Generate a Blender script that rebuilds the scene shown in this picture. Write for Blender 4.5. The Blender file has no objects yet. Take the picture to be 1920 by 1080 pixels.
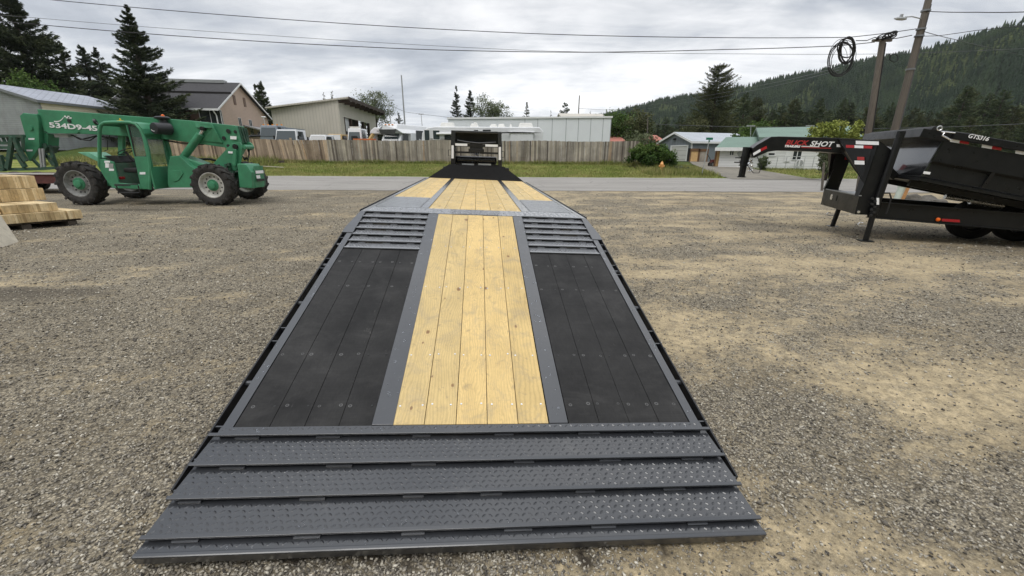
import bpy, bmesh, math, random
import numpy as np
from mathutils import Vector, Matrix, Euler
R_ = math.radians
rng = np.random.default_rng(7); random.seed(11)
scn = bpy.context.scene
COL = scn.collection
# ------------------------------------------------------------------ camera
F_PX = 780.0; PITCH = math.atan(252/780); ROLL = R_(0.3); CH = 1.6
cam_d = bpy.data.cameras.new('camera'); cam_d.sensor_width = 36; cam_d.lens = 36*F_PX/1920
cam_d.clip_start = 0.05; cam_d.clip_end = 6000
cam = bpy.data.objects.new('camera', cam_d); COL.objects.link(cam)
_c, _s = math.cos(PITCH), math.sin(PITCH)
_M = Matrix(((1,0,0),(0,-_s,-_c),(0,_c,-_s)))
_cr, _sr = math.cos(ROLL), math.sin(ROLL)
W2C = Matrix(((_cr,-_sr,0),(_sr,_cr,0),(0,0,1))) @ _M          # world -> right/down/forward
_cv = Matrix(((1,0,0),(0,-1,0),(0,0,-1))) @ W2C
cam.matrix_world = Matrix.Translation((0,0,CH)) @ _cv.transposed().to_4x4()
scn.camera = cam
# ------------------------------------------------------------------ sky and sun
SUN_EL, SUN_AZ = R_(62), R_(200)       # azimuth from +Y towards +X
w = bpy.data.worlds.new('World'); scn.world = w; w.use_nodes = True
nt = w.node_tree; N = nt.nodes; L = nt.links; N.clear()
def wn(t, **k):
    n = N.new(t)
    for a, b in k.items(): setattr(n, a, b)
    return n
def wm(op, a, b=None, c=None, clamp=False):
    n = wn('ShaderNodeMath', operation=op, use_clamp=clamp)
    for i, v in enumerate((a, b, c)):
        if v is None: continue
        if isinstance(v, (int, float)): n.inputs[i].default_value = v
        else: L.new(v, n.inputs[i])
    return n.outputs[0]
out = wn('ShaderNodeOutputWorld')
sky = wn('ShaderNodeTexSky', sky_type='NISHITA', sun_disc=False, sun_elevation=SUN_EL, sun_rotation=SUN_AZ)
tc = wn('ShaderNodeTexCoord'); sp = wn('ShaderNodeSeparateXYZ'); L.new(tc.outputs['Generated'], sp.inputs[0])
zz = wm('ADD', wm('MAXIMUM', sp.outputs[2], 0.0), 0.16)
cb = wn('ShaderNodeCombineXYZ'); L.new(wm('DIVIDE', sp.outputs[0], zz), cb.inputs[0]); L.new(wm('DIVIDE', sp.outputs[1], zz), cb.inputs[1])
def wnoise(scale, rot, sc, detail=6, rough=.55, dist=0.3, off=(0,0,0)):
    mp = wn('ShaderNodeMapping'); L.new(cb.outputs[0], mp.inputs[0])
    mp.inputs['Rotation'].default_value = (0,0,rot); mp.inputs['Scale'].default_value = sc; mp.inputs['Location'].default_value = off
    n = wn('ShaderNodeTexNoise'); L.new(mp.outputs[0], n.inputs['Vector'])
    n.inputs['Scale'].default_value = scale; n.inputs['Detail'].default_value = detail
    n.inputs['Roughness'].default_value = rough; n.inputs['Distortion'].default_value = dist
    return n.outputs[0]
big = wnoise(0.55, R_(14), (0.9,1.2,1), 5, .55, .5, (3.1,1.7,0))
mid = wnoise(1.6, R_(-8), (0.9,1.25,1), 7, .6, .5, (7.7,.2,0))
fine = wnoise(5.0, R_(38), (0.35,1.6,1), 5, .6, .8, (.2,5.1,0))
mixv = wm('ADD', wm('MULTIPLY', big, .62), wm('ADD', wm('MULTIPLY', mid, .29), wm('MULTIPLY', fine, .09)))
cr = wn('ShaderNodeValToRGB'); L.new(mixv, cr.inputs[0]); e = cr.color_ramp.elements
e[0].position = .36; e[0].color = (.33,.36,.41,1); e[1].position = .61; e[1].color = (.95,.955,.96,1)
for p, c in ((.44,(.47,.50,.55,1)),(.50,(.64,.66,.69,1)),(.55,(.80,.81,.83,1))):
    q = e.new(p); q.color = c
# the overcast sheet: thinner and brighter low near the horizon, brighter again overhead
low = wm('MULTIPLY', wm('SUBTRACT', 1.0, wm('DIVIDE', sp.outputs[2], 0.34), clamp=True), 0.30)
hi = wm('MULTIPLY', wm('POWER', wm('DIVIDE', wm('SUBTRACT', sp.outputs[2], 0.45), 0.55, clamp=True), 1.2), 1.6)
gain = wm('ADD', wm('ADD', 1.0, low), hi)
mg = wn('ShaderNodeMix', data_type='RGBA', blend_type='MULTIPLY'); mg.inputs[0].default_value = 1
L.new(cr.outputs[0], mg.inputs[6]); L.new(gain, mg.inputs[7])
b1 = wn('ShaderNodeBackground'); L.new(mg.outputs[2], b1.inputs[0]); b1.inputs[1].default_value = 1.0
b2 = wn('ShaderNodeBackground'); L.new(sky.outputs[0], b2.inputs[0]); b2.inputs[1].default_value = 0.1
ms = wn('ShaderNodeMixShader'); ms.inputs[0].default_value = .93
L.new(b2.outputs[0], ms.inputs[1]); L.new(b1.outputs[0], ms.inputs[2]); L.new(ms.outputs[0], out.inputs[0])
sd = bpy.data.lights.new('sun', 'SUN'); sd.energy = 1.45; sd.angle = R_(35); sd.color = (1,.965,.92)
sun = bpy.data.objects.new('sun', sd); COL.objects.link(sun)
sdir = Vector((math.sin(SUN_AZ)*math.cos(SUN_EL), math.cos(SUN_AZ)*math.cos(SUN_EL), math.sin(SUN_EL)))
sun.rotation_euler = sdir.to_track_quat('Z', 'Y').to_euler(); sun.location = (0,0,60)
scn.view_settings.view_transform = 'Standard'; scn.view_settings.look = 'None'
scn.view_settings.exposure = 0.16; scn.view_settings.gamma = 1
scn.render.engine = 'CYCLES'
scn.cycles.max_bounces = 6; scn.cycles.transparent_max_bounces = 12
# ------------------------------------------------------------------ pixel -> world helpers (real distances)
C2W = W2C.transposed()
def ray(px, py): return C2W @ Vector(((px-960)/F_PX, (py-540)/F_PX, 1))
def G(px, py, z=0.0):
    d = ray(px, py); k = (z-CH)/d.z; return Vector((d.x*k, d.y*k, z))
def D(px, py, Y):
    d = ray(px, py); k = Y/d.y; return Vector((d.x*k, Y, CH+d.z*k))
def PL(px, py, o, n):
    """intersection of the sight line with the plane through o with normal n"""
    d = ray(px, py); c = Vector((0,0,CH)); k = (o-c).dot(n)/d.dot(n); return c+d*k
# ------------------------------------------------------------------ terrain height
def sst(a, b, x): t = np.clip((x-a)/(b-a), 0, 1); return t*t*(3-2*t)
def H(x, y):
    x = np.asarray(x, float); y = np.asarray(y, float)
    road = np.interp(y, [20, 28.5], [0, .1])
    A = np.interp(y, [28.5, 31, 36, 60, 400], [0, .18, .72, .8, .9])
    B = np.interp(y, [28.5, 50, 90, 400], [0, .76, .9, 1.0])
    Cc = np.interp(y, [28.5, 36, 43, 400], [0, .72, 1.95, 2.0])
    kb = sst(10.6, 15, x); kc = sst(-19, -23, x)
    r = A*(1-kb)*(1-kc) + B*kb + Cc*kc
    near = -0.038*(x+.2)*np.exp(-((x+.2)/2.6)**2)*np.exp(-((y-1.6)/2.6)**2)
    micro = 0.012*np.sin(x*.9+.6*np.sin(y*.7))*np.sin(y*1.1+x*.3)*np.exp(-y/25)*np.where(y > 3, 1, .3)
    return road + r + near + micro
def Hf(x, y): return float(H(x, y))
# ------------------------------------------------------------------ tagging and mesh building
def tag(o, label=None, cat=None, group=None, kind=None):
    if label: o['label'] = label
    if cat: o['category'] = cat
    if group: o['group'] = group
    if kind: o['kind'] = kind
    return o
def empty(name, loc=(0,0,0), rz=0, mat=None):
    o = bpy.data.objects.new(name, None); COL.objects.link(o)
    if mat is not None: o.matrix_world = mat
    else: o.location = loc; o.rotation_euler = (0,0,rz)
    o.empty_display_size = .2
    return o
def thing(name, label, cat, loc=(0,0,0), rz=0, group=None, mat=None):
    return tag(empty(name, loc, rz, mat), label, cat, group)
class MB:
    def __init__(s): s.v = []; s.f = []; s.mi = []; s.cur = 0
    def add(s, vs, fs):
        n = len(s.v); s.v += [tuple(p) for p in vs]; s.f += [tuple(i+n for i in f) for f in fs]; s.mi += [s.cur]*len(fs); return s
    def box(s, c, d, rz=0, M=None):
        hx, hy, hz = d[0]/2, d[1]/2, d[2]/2
        P = [Vector((a*hx, b*hy, e*hz)) for e in (-1,1) for b in (-1,1) for a in (-1,1)]
        if rz: P = [Matrix.Rotation(rz, 3, 'Z') @ p for p in P]
        if M is not None: P = [M @ p for p in P]
        P = [p+Vector(c) for p in P]
        return s.add(P, [(0,2,3,1),(4,5,7,6),(0,1,5,4),(2,6,7,3),(0,4,6,2),(1,3,7,5)])
    def bar(s, a, b, wd, ht, up=(0,0,1)):
        """box between two points, width wd sideways and ht along up"""
        a, b = Vector(a), Vector(b); d = (b-a).normalized(); u = Vector(up); r = d.cross(u).normalized(); u = r.cross(d)
        P = [p+r*(i*wd/2)+u*(j*ht/2) for p in (a, b) for j in (-1,1) for i in (-1,1)]
        return s.add(P, [(0,1,3,2),(4,6,7,5),(0,4,5,1),(2,3,7,6),(0,2,6,4),(1,5,7,3)])
    def prism(s, poly, ext):
        """poly: list of 3D points (one planar outline), ext: extrusion vector"""
        n = len(poly); e = Vector(ext); A = [Vector(p) for p in poly]; Bp = [p+e for p in A]
        return s.add(A+Bp, [tuple(range(n-1,-1,-1)), tuple(range(n, 2*n))]+[(i, (i+1) % n, n+(i+1) % n, n+i) for i in range(n)])
    def tube(s, pts, r, n=8, cap=True):
        pts = [Vector(p) for p in pts]; m = len(pts); rs = r if isinstance(r, (list, tuple)) else [r]*m
        vs = []; u = None
        for i, p in enumerate(pts):
            d = (pts[min(i+1, m-1)]-pts[max(i-1, 0)]).normalized()
            if u is None: u = d.orthogonal().normalized()
            else: u = (u-d*u.dot(d)).normalized()
            v = d.cross(u)
            vs += [p+(u*math.cos(2*math.pi*k/n)+v*math.sin(2*math.pi*k/n))*rs[i] for k in range(n)]
        fs = [(i*n+k, i*n+(k+1) % n, (i+1)*n+(k+1) % n, (i+1)*n+k) for i in range(m-1) for k in range(n)]
        if cap: fs += [tuple(range(n-1,-1,-1)), tuple((m-1)*n+k for k in range(n))]
        return s.add(vs, fs)
    def lathe(s, prof, c, axis=(0,0,1), n=24, closed=False, c0=True):
        """prof: list of (along-axis, radius)"""
        ax = Vector(axis).normalized(); u = ax.orthogonal().normalized(); v = ax.cross(u); c = Vector(c); m = len(prof); vs = []
        for h, r in prof: vs += [c+ax*h+(u*math.cos(2*math.pi*k/n)+v*math.sin(2*math.pi*k/n))*max(r, 1e-4) for k in range(n)]
        rg = m if closed else m-1
        fs = [(i*n+k, i*n+(k+1) % n, ((i+1) % m)*n+(k+1) % n, ((i+1) % m)*n+k) for i in range(rg) for k in range(n)]
        if not closed: fs += ([tuple(range(n-1,-1,-1))] if c0 else [])+[tuple((m-1)*n+k for k in range(n))]
        return s.add(vs, fs)
    def on(s, k): s.cur = k; return s
    def quad(s, a, b, c, d): return s.add([a, b, c, d], [(0,1,2,3)])
    def build(s, name, mat, parent=None, smooth=False, bevel=0, local=False, seg=2):
        me = bpy.data.meshes.new(name); 
        vs = s.v
        me.from_pydata([tuple(v) for v in vs], [], s.f)
        for q in (mat if isinstance(mat, (list, tuple)) else [mat]): me.materials.append(q)
        if s.cur: me.polygons.foreach_set('material_index', s.mi)
        bm = bmesh.new(); bm.from_mesh(me); bmesh.ops.recalc_face_normals(bm, faces=bm.faces); bm.to_mesh(me); bm.free()
        o = bpy.data.objects.new(name, me); COL.objects.link(o)
        if parent is not None:
            o.parent = parent
            if not local: o.matrix_parent_inverse = parent_inv(parent)
        if smooth:
            me.polygons.foreach_set('use_smooth', [True]*len(me.polygons))
            try: me.set_sharp_from_angle(angle=R_(38))
            except Exception: pass
        if bevel:
            m = o.modifiers.new('bevel', 'BEVEL'); m.width = bevel; m.segments = seg; m.limit_method = 'ANGLE'; m.angle_limit = R_(40)
        return o
def parent_inv(p):
    """children whose vertices are in world space keep them there"""
    if p.parent is not None: return (p.parent_w @ p_local(p)).inverted() if False else wmat(p).inverted()
    return wmat(p).inverted()
def wmat(p):
    if p.rotation_mode == 'XYZ': m = Matrix.LocRotScale(p.location, p.rotation_euler, p.scale)
    else: m = p.matrix_basis
    if p.parent is not None: m = wmat(p.parent) @ p.matrix_parent_inverse @ m
    return m
def npmesh(name, V, Fc, mat, parent=None, n=3, smooth=False):
    """fast mesh from numpy vertex (k,3) and face (m,n) arrays"""
    me = bpy.data.meshes.new(name); V = np.ascontiguousarray(V, np.float32); Fc = np.ascontiguousarray(Fc, np.int32)
    me.vertices.add(len(V)); me.vertices.foreach_set('co', V.ravel())
    me.loops.add(Fc.size); me.loops.foreach_set('vertex_index', Fc.ravel())
    me.polygons.add(len(Fc)); me.polygons.foreach_set('loop_start', np.arange(0, Fc.size, n, dtype=np.int32))
    try: me.polygons.foreach_set('loop_total', np.full(len(Fc), n, np.int32))
    except Exception: pass
    me.update(calc_edges=True)
    if mat: me.materials.append(mat)
    if smooth: me.polygons.foreach_set('use_smooth', [True]*len(Fc))
    o = bpy.data.objects.new(name, me); COL.objects.link(o)
    if parent is not None: o.parent = parent; o.matrix_parent_inverse = wmat(parent).inverted()
    return o
def clone(o, delta=None, parent=None, M=None):
    """copy of a thing with its parts and sub-parts"""
    c = o.copy(); COL.objects.link(c)
    if parent is not None: c.parent = parent
    elif M is not None: c.matrix_world = M
    for ch in [q for q in list(COL.objects) if q.parent is o]: clone(ch, parent=c)
    return c
# ------------------------------------------------------------------ materials
class NT:
    def __init__(s, name):
        s.m = bpy.data.materials.new(name); s.m.use_nodes = True; s.t = s.m.node_tree; s.n = s.t.nodes; s.l = s.t.links
        s.b = s.n['Principled BSDF']; s.tc = s.n.new('ShaderNodeTexCoord')
    def set(s, k, v):
        if isinstance(v, bpy.types.NodeSocket): s.l.new(v, s.b.inputs[k])
        else: s.b.inputs[k].default_value = v if not isinstance(v, tuple) or len(v) == 4 else (*v, 1)
        return s
    def map(s, scale=(1,1,1), rot=(0,0,0), src=None, loc=(0,0,0)):
        mp = s.n.new('ShaderNodeMapping'); s.l.new(src or s.tc.outputs['Object'], mp.inputs[0])
        mp.inputs['Scale'].default_value = scale; mp.inputs['Rotation'].default_value = rot; mp.inputs['Location'].default_value = loc
        return mp.outputs[0]
    def noise(s, scale, vec=None, detail=4, rough=.55, dist=0, w=None):
        n = s.n.new('ShaderNodeTexNoise'); s.l.new(vec or s.tc.outputs['Object'], n.inputs['Vector'])
        n.inputs['Scale'].default_value = scale; n.inputs['Detail'].default_value = detail; n.inputs['Roughness'].default_value = rough; n.inputs['Distortion'].default_value = dist
        if w is not None: n.noise_dimensions = '4D'; s.l.new(w, n.inputs['W'])
        return n.outputs[0]
    def vor(s, scale, vec=None, feature='F1', rnd=1.0):
        n = s.n.new('ShaderNodeTexVoronoi'); n.feature = feature; s.l.new(vec or s.tc.outputs['Object'], n.inputs['Vector'])
        n.inputs['Scale'].default_value = scale; n.inputs['Randomness'].default_value = rnd; return n
    def math(s, op, a, b=None, c=None, clamp=False):
        n = s.n.new('ShaderNodeMath'); n.operation = op; n.use_clamp = clamp
        for i, v in enumerate((a, b, c)):
            if v is None: continue
            if isinstance(v, (int, float)): n.inputs[i].default_value = v
            else: s.l.new(v, n.inputs[i])
        return n.outputs[0]
    def ramp(s, fac, stops, interp='LINEAR'):
        n = s.n.new('ShaderNodeValToRGB'); s.l.new(fac, n.inputs[0]); n.color_ramp.interpolation = interp; e = n.color_ramp.elements
        while len(e) < len(stops): e.new(.5)
        for q, (p, c) in zip(e, stops):
            q.position = p; q.color = (c, c, c, 1) if isinstance(c, (int, float)) else (*c, 1)
        return n.outputs[0]
    def mix(s, f, a, b, mode='MIX'):
        n = s.n.new('ShaderNodeMix'); n.data_type = 'RGBA'; n.blend_type = mode
        for i, v in ((0, f), (6, a), (7, b)):
            if isinstance(v, bpy.types.NodeSocket): s.l.new(v, n.inputs[i])
            elif i == 0: n.inputs[0].default_value = v
            else: n.inputs[i].default_value = (*v, 1) if len(v) == 3 else v
        return n.outputs[2]
    def bump(s, h, strength=.3, dist=.01, normal=None):
        n = s.n.new('ShaderNodeBump'); s.l.new(h, n.inputs['Height']); n.inputs['Strength'].default_value = strength; n.inputs['Distance'].default_value = dist
        if normal is not None: s.l.new(normal, n.inputs['Normal'])
        s.l.new(n.outputs[0], s.b.inputs['Normal']); return n.outputs[0]
    def island(s):
        g = s.n.new('ShaderNodeNewGeometry'); return g.outputs['Random Per Island']
    def attr(s, name):
        a = s.n.new('ShaderNodeAttribute'); a.attribute_name = name; return a.outputs['Fac']
    def sep(s, src=None):
        n = s.n.new('ShaderNodeSeparateXYZ'); s.l.new(src or s.tc.outputs['Object'], n.inputs[0]); return n.outputs
def sc3(c, k): return tuple(min(1, v*k) for v in c)
def pm(name, col, rough=.5, metal=0, var=.12, scale=6, bump=0, bscale=60, spec=.5, dirt=None, isl=0, coat=0):
    m = NT(name)
    nz = m.noise(scale, detail=6, rough=.6)
    c = m.ramp(nz, [(.3, sc3(col, 1-var)), (.7, sc3(col, 1+var))])
    if dirt:
        dn = m.noise(scale*2.3, detail=8, rough=.7); f = m.ramp(dn, [(.50, 0), (.72, dirt[1])]); c = m.mix(f, c, dirt[0])
    if isl:
        r = m.island(); k = m.ramp(r, [(0, 1-isl), (1, 1+isl*.6)]); c = m.mix(1, c, k, 'MULTIPLY')
    m.set('Base Color', c); m.set('Metallic', metal); m.set('Specular IOR Level', spec)
    m.set('Roughness', m.ramp(m.noise(scale*3, detail=4), [(.3, max(0, rough-.08)), (.7, min(1, rough+.08))]))
    if bump: m.bump(m.noise(bscale, detail=3), bump, .004)
    if coat: m.set('Coat Weight', coat)
    return m.m
def glassy(name, col=(.02,.025,.03), rough=.06):
    m = NT(name); m.set('Base Color', col); m.set('Roughness', rough); m.set('Specular IOR Level', .8); return m.m
def textmesh(name, txt, size, mat, parent, origin, xdir, ydir, shear=0, extrude=.002, align='LEFT', sx=1.0, off=0.0):
    """writing laid on a surface: origin at the baseline start, xdir along the line, ydir up"""
    cu = bpy.data.curves.new(name, 'FONT'); cu.body = txt; cu.size = size; cu.shear = shear; cu.extrude = extrude; cu.align_x = align; cu.offset = off
    cu.resolution_u = 3
    t = bpy.data.objects.new(name+'_tmp', cu); COL.objects.link(t)
    dg = bpy.context.evaluated_depsgraph_get(); me = bpy.data.meshes.new_from_object(t.evaluated_get(dg))
    bpy.data.objects.remove(t); bpy.data.curves.remove(cu)
    x = Vector(xdir).normalized(); y = Vector(ydir); y = (y-x*y.dot(x)).normalized(); z = x.cross(y)
    M = Matrix((x*sx, y, z)).transposed().to_4x4(); M.translation = Vector(origin)
    me.transform(M); me.name = name; me.materials.clear(); me.materials.append(mat)
    o = bpy.data.objects.new(name, me); COL.objects.link(o)
    if parent is not None: o.parent = parent; o.matrix_parent_inverse = wmat(parent).inverted()
    return o
# painted, rusted, coated stock
M_ = {}
M_['grey_steel'] = pm('grey_steel', (.105,.112,.128), .34, .25, .10, 5, .08, 300, .5, coat=.15)
M_['grey_steel_far'] = M_['grey_steel']
M_['black_steel'] = pm('black_steel', (.012,.012,.013), .38, 0, .2, 5, .05, 200)
M_['black_gloss'] = pm('black_gloss', (.012,.013,.014), .22, 0, .2, 3, .03, 80)
M_['tyre'] = pm('tyre_rubber', (.035,.033,.031), .85, 0, .25, 9, .5, 60, .3, dirt=((.11,.10,.085), .7))
M_['rubber'] = pm('rubber_black', (.015,.015,.015), .6)
M_['white'] = pm('white_paint', (.80,.81,.81), .4, 0, .05, 2)
M_['offwhite'] = pm('offwhite_paint', (.74,.73,.69), .45, 0, .06, 2)
M_['reflect_white'] = pm('reflective_white', (.88,.88,.88), .35, 0, .04, 30)
M_['reflect_red'] = pm('reflective_red', (.42,.015,.02), .35, 0, .1, 30)
M_['chrome'] = pm('zinc_plate', (.75,.75,.74), .25, .9, .1, 20)
M_['glass'] = glassy('dark_glass')
M_['amber'] = pm('amber_lens', (.9,.30,.02), .25, 0, .1, 40)
M_['orange'] = pm('orange_lens', (.95,.16,.01), .3, 0, .1, 40)
M_['text_white'] = pm('white_lettering', (.80,.80,.79), .5, 0, .06, 20)
M_['text_red'] = pm('red_lettering', (.40,.03,.03), .5, 0, .1, 20)
M_['green'] = pm('green_paint', (.055,.240,.125), .42, 0, .16, 2.2, .04, 60, .5, dirt=((.05,.15,.085), .65))
M_['green_dark'] = pm('worn_green_paint', (.035,.085,.055), .6, 0, .35, 4, .1, 60, .4, dirt=((.10,.09,.07), .8))
M_['rust'] = pm('rust_red_paint', (.11,.035,.03), .7, 0, .3, 5, .2, 60)
# ================================================================== THE SETTING: lot, road, verge, ground, hill
def vnoise(x, y, seed=0):
    x = np.asarray(x, float); y = np.asarray(y, float)
    xi = np.floor(x).astype(np.int64); yi = np.floor(y).astype(np.int64); fx = x-xi; fy = y-yi
    fx = fx*fx*(3-2*fx); fy = fy*fy*(3-2*fy)
    def h(a, b):
        n = (a*374761393+b*668265263+seed*974634777) & 0xffffffff
        n = ((n ^ (n >> 13))*1274126177) & 0xffffffff
        return ((n ^ (n >> 16)) & 0xffff)/65535.0
    return (h(xi,yi)*(1-fx)+h(xi+1,yi)*fx)*(1-fy)+(h(xi,yi+1)*(1-fx)+h(xi+1,yi+1)*fx)*fy
def fbm(x, y, o=4, seed=0):
    r = 0; a = .5; t = 0
    for i in range(o): r = r+a*vnoise(x*2**i, y*2**i, seed+i*17); t += a; a *= .55
    return r/t
_blobs = [((1450,920),.55,.38,.42),((1560,620),1.5,.45,.26),((1860,780),.7,.45,.40),((1280,620),.7,.6,.25),((1200,1065),.7,.3,.30),((640,1070),.6,.18,.25),
          ((60,640),.7,.22,.30),((390,560),.7,.25,.25),((560,610),.4,.25,.22),((440,470),.9,.25,.24),((1690,700),1.0,.28,.30),((1330,520),1.4,.8,.22),((1500,490),2.2,.8,.2),((330,700),.4,.2,.12),
          ((1750,900),.9,.35,-.32),((1480,760),.5,.25,-.25),((1880,1000),.6,.4,-.22),((1850,600),1.6,.5,-.18),((150,900),1.3,.7,-.10)]
def sandmask(x, y):
    th = R_(8); u = x*math.cos(th)+y*math.sin(th); v = -x*math.sin(th)+y*math.cos(th)
    n = .6*fbm(u*.55, v*1.9, 5, 3)+.4*fbm(u*1.6, v*3.4, 4, 33)
    b = -.045+.135*sst(-1.0, 2.2, x)
    m = n+b
    for (p, sx, sy, a) in _blobs:
        g = G(*p); m = m+a*.36*np.exp(-((x-g.x)/sx)**2-((y-g.y)/sy)**2)
    m = m+(fbm(x*6, y*6, 3, 9)-.5)*.24
    return sst(.36, .80, m)
def wet_dark_mask(x, y):
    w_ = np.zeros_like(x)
    for (px, py, s) in ((545,1052,.03),(556,1060,.022),(572,1050,.02),(640,1052,.025),(650,1063,.02),(683,1047,.028),(696,1056,.02),(700,1046,.025),(712,1052,.02),(764,1046,.022),(767,1062,.03),(790,1040,.02),(856,1047,.022),(1088,1036,.03),(1099,1047,.028),(1105,1056,.02),(1250,1026,.022),(1256,1034,.02)):
        g = G(px, py); w_ = np.maximum(w_, np.exp(-((x-g.x)/s)**2-((y-g.y)/(s*1.2))**2))
    r = sst(.25, .7, w_*(.6+.8*fbm(x*30, y*30, 2, 12)))
    for (px, py, sx, sy, a) in ((70,548,1.1,.22,.62),(0,560,.8,.2,.5),(250,393,1.7,.30,.75),(330,388,1.2,.25,.5)):  # wet streak at the left, plus broad dark patches in front of the telehandler
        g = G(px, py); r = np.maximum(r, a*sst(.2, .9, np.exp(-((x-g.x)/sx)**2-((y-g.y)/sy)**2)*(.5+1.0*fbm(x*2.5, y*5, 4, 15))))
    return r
def axis(*segs):
    r = [np.arange(a, b, st) for a, b, st in segs]; return np.unique(np.round(np.concatenate(r), 4))
def sheet(name, xs, ys, mat, dz=0, mask=False, kind='structure', zf=None):
    X, Y = np.meshgrid(xs, ys); Z = (zf or H)(X, Y)+dz
    if mask:
        sm = sandmask(X, Y); Z = Z+(fbm(X*3, Y*3, 4, 5)-.5)*.022*np.exp(-Y/14)+(fbm(X*11, Y*11, 2, 8)-.5)*.010*np.exp(-Y/6)
    V = np.stack([X.ravel(), Y.ravel(), Z.ravel()], 1); nx = len(xs); ny = len(ys)
    i = (np.arange(ny-1)[:,None]*nx+np.arange(nx-1)[None]).ravel(); Fq = np.stack([i, i+1, i+1+nx, i+nx], 1)
    o = npmesh(name, V, Fq, mat, n=4, smooth=True); tag(o, kind=kind)
    if mask:
        a = o.data.attributes.new('sand', 'FLOAT', 'POINT'); a.data.foreach_set('value', sm.ravel().astype(np.float32))
        a = o.data.attributes.new('wet', 'FLOAT', 'POINT'); a.data.foreach_set('value', wet_dark_mask(X, Y).ravel().astype(np.float32))
    return o
# ---- gravel material
def gravel_mat():
    m = NT('crushed_gravel'); s = m.attr('sand')
    v1 = m.vor(78); v2 = m.vor(38); v3 = m.vor(160)
    def cellcol(v, stops): return m.ramp(m.sep(v.outputs['Color'])[0], stops)
    st = [(0,(.050,.046,.040)),(.3,(.145,.134,.114)),(.55,(.265,.246,.208)),(.8,(.41,.38,.32)),(1,(.60,.56,.47))]
    c1 = cellcol(v1, st); c2 = cellcol(v2, st); c3 = cellcol(v3, st)
    c = m.mix(.35, c1, c2); c = m.mix(.25, c, c3)
    edge = m.ramp(v1.outputs['Distance'], [(.25, 1), (.62, .42)]); c = m.mix(.8, c, edge, 'MULTIPLY')
    fine = m.noise(240, detail=3, rough=.7)
    sandc = m.ramp(fine, [(.3, (.34,.285,.195)), (.7, (.56,.485,.345))])
    big = m.ramp(m.noise(1.3, detail=5), [(.35, .86), (.65, 1.1)])
    br = m.noise(11, detail=9, rough=.82)
    f = m.math('ADD', m.math('MULTIPLY', s, 1.05), m.math('MULTIPLY', m.math('SUBTRACT', br, .55), 4.2), clamp=True)
    f = m.math('MULTIPLY', f, .80)
    c = m.mix(f, c, sandc); c = m.mix(1.0, c, big, 'MULTIPLY')
    damp = m.ramp(m.noise(.22, detail=5, rough=.6), [(.56, (1,1,1)), (.70, (.72,.70,.67))]); c = m.mix(.8, c, damp, 'MULTIPLY')
    c = m.mix(1.0, c, (1.12,1.04,.90), 'MULTIPLY')
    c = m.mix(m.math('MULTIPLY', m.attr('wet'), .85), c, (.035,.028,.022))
    m.set('Base Color', c); m.set('Roughness', .9); m.set('Specular IOR Level', .25)
    hh = m.math('SUBTRACT', 1.0, v1.outputs['Distance']); h2 = m.math('SUBTRACT', 1.0, v2.outputs['Distance'])
    h = m.math('ADD', m.math('MULTIPLY', hh, .7), m.math('MULTIPLY', h2, .8))
    h = m.math('MULTIPLY', h, m.math('SUBTRACT', 1.0, m.math('MULTIPLY', f, .8)))
    h = m.math('ADD', h, m.math('MULTIPLY', m.noise(90, detail=5, rough=.75), .35))
    m.bump(h, .95, .012)
    return m.m
M_['gravel'] = gravel_mat()
xs = axis((-60,-12,1.0),(-12,-7,.3),(-7,-1.8,.09),(-1.8,1.6,.03),(1.6,8,.09),(8,14,.3),(14,61,1.0)); ys = axis((-14,-1,.8),(-1,.8,.09),(.8,1.6,.03),(1.6,7,.09),(7,14,.25),(14,19.4,.45)); ys = np.append(ys, 19.4)
sheet('gravel_lot', xs, ys, M_['gravel'], mask=True)
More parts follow.
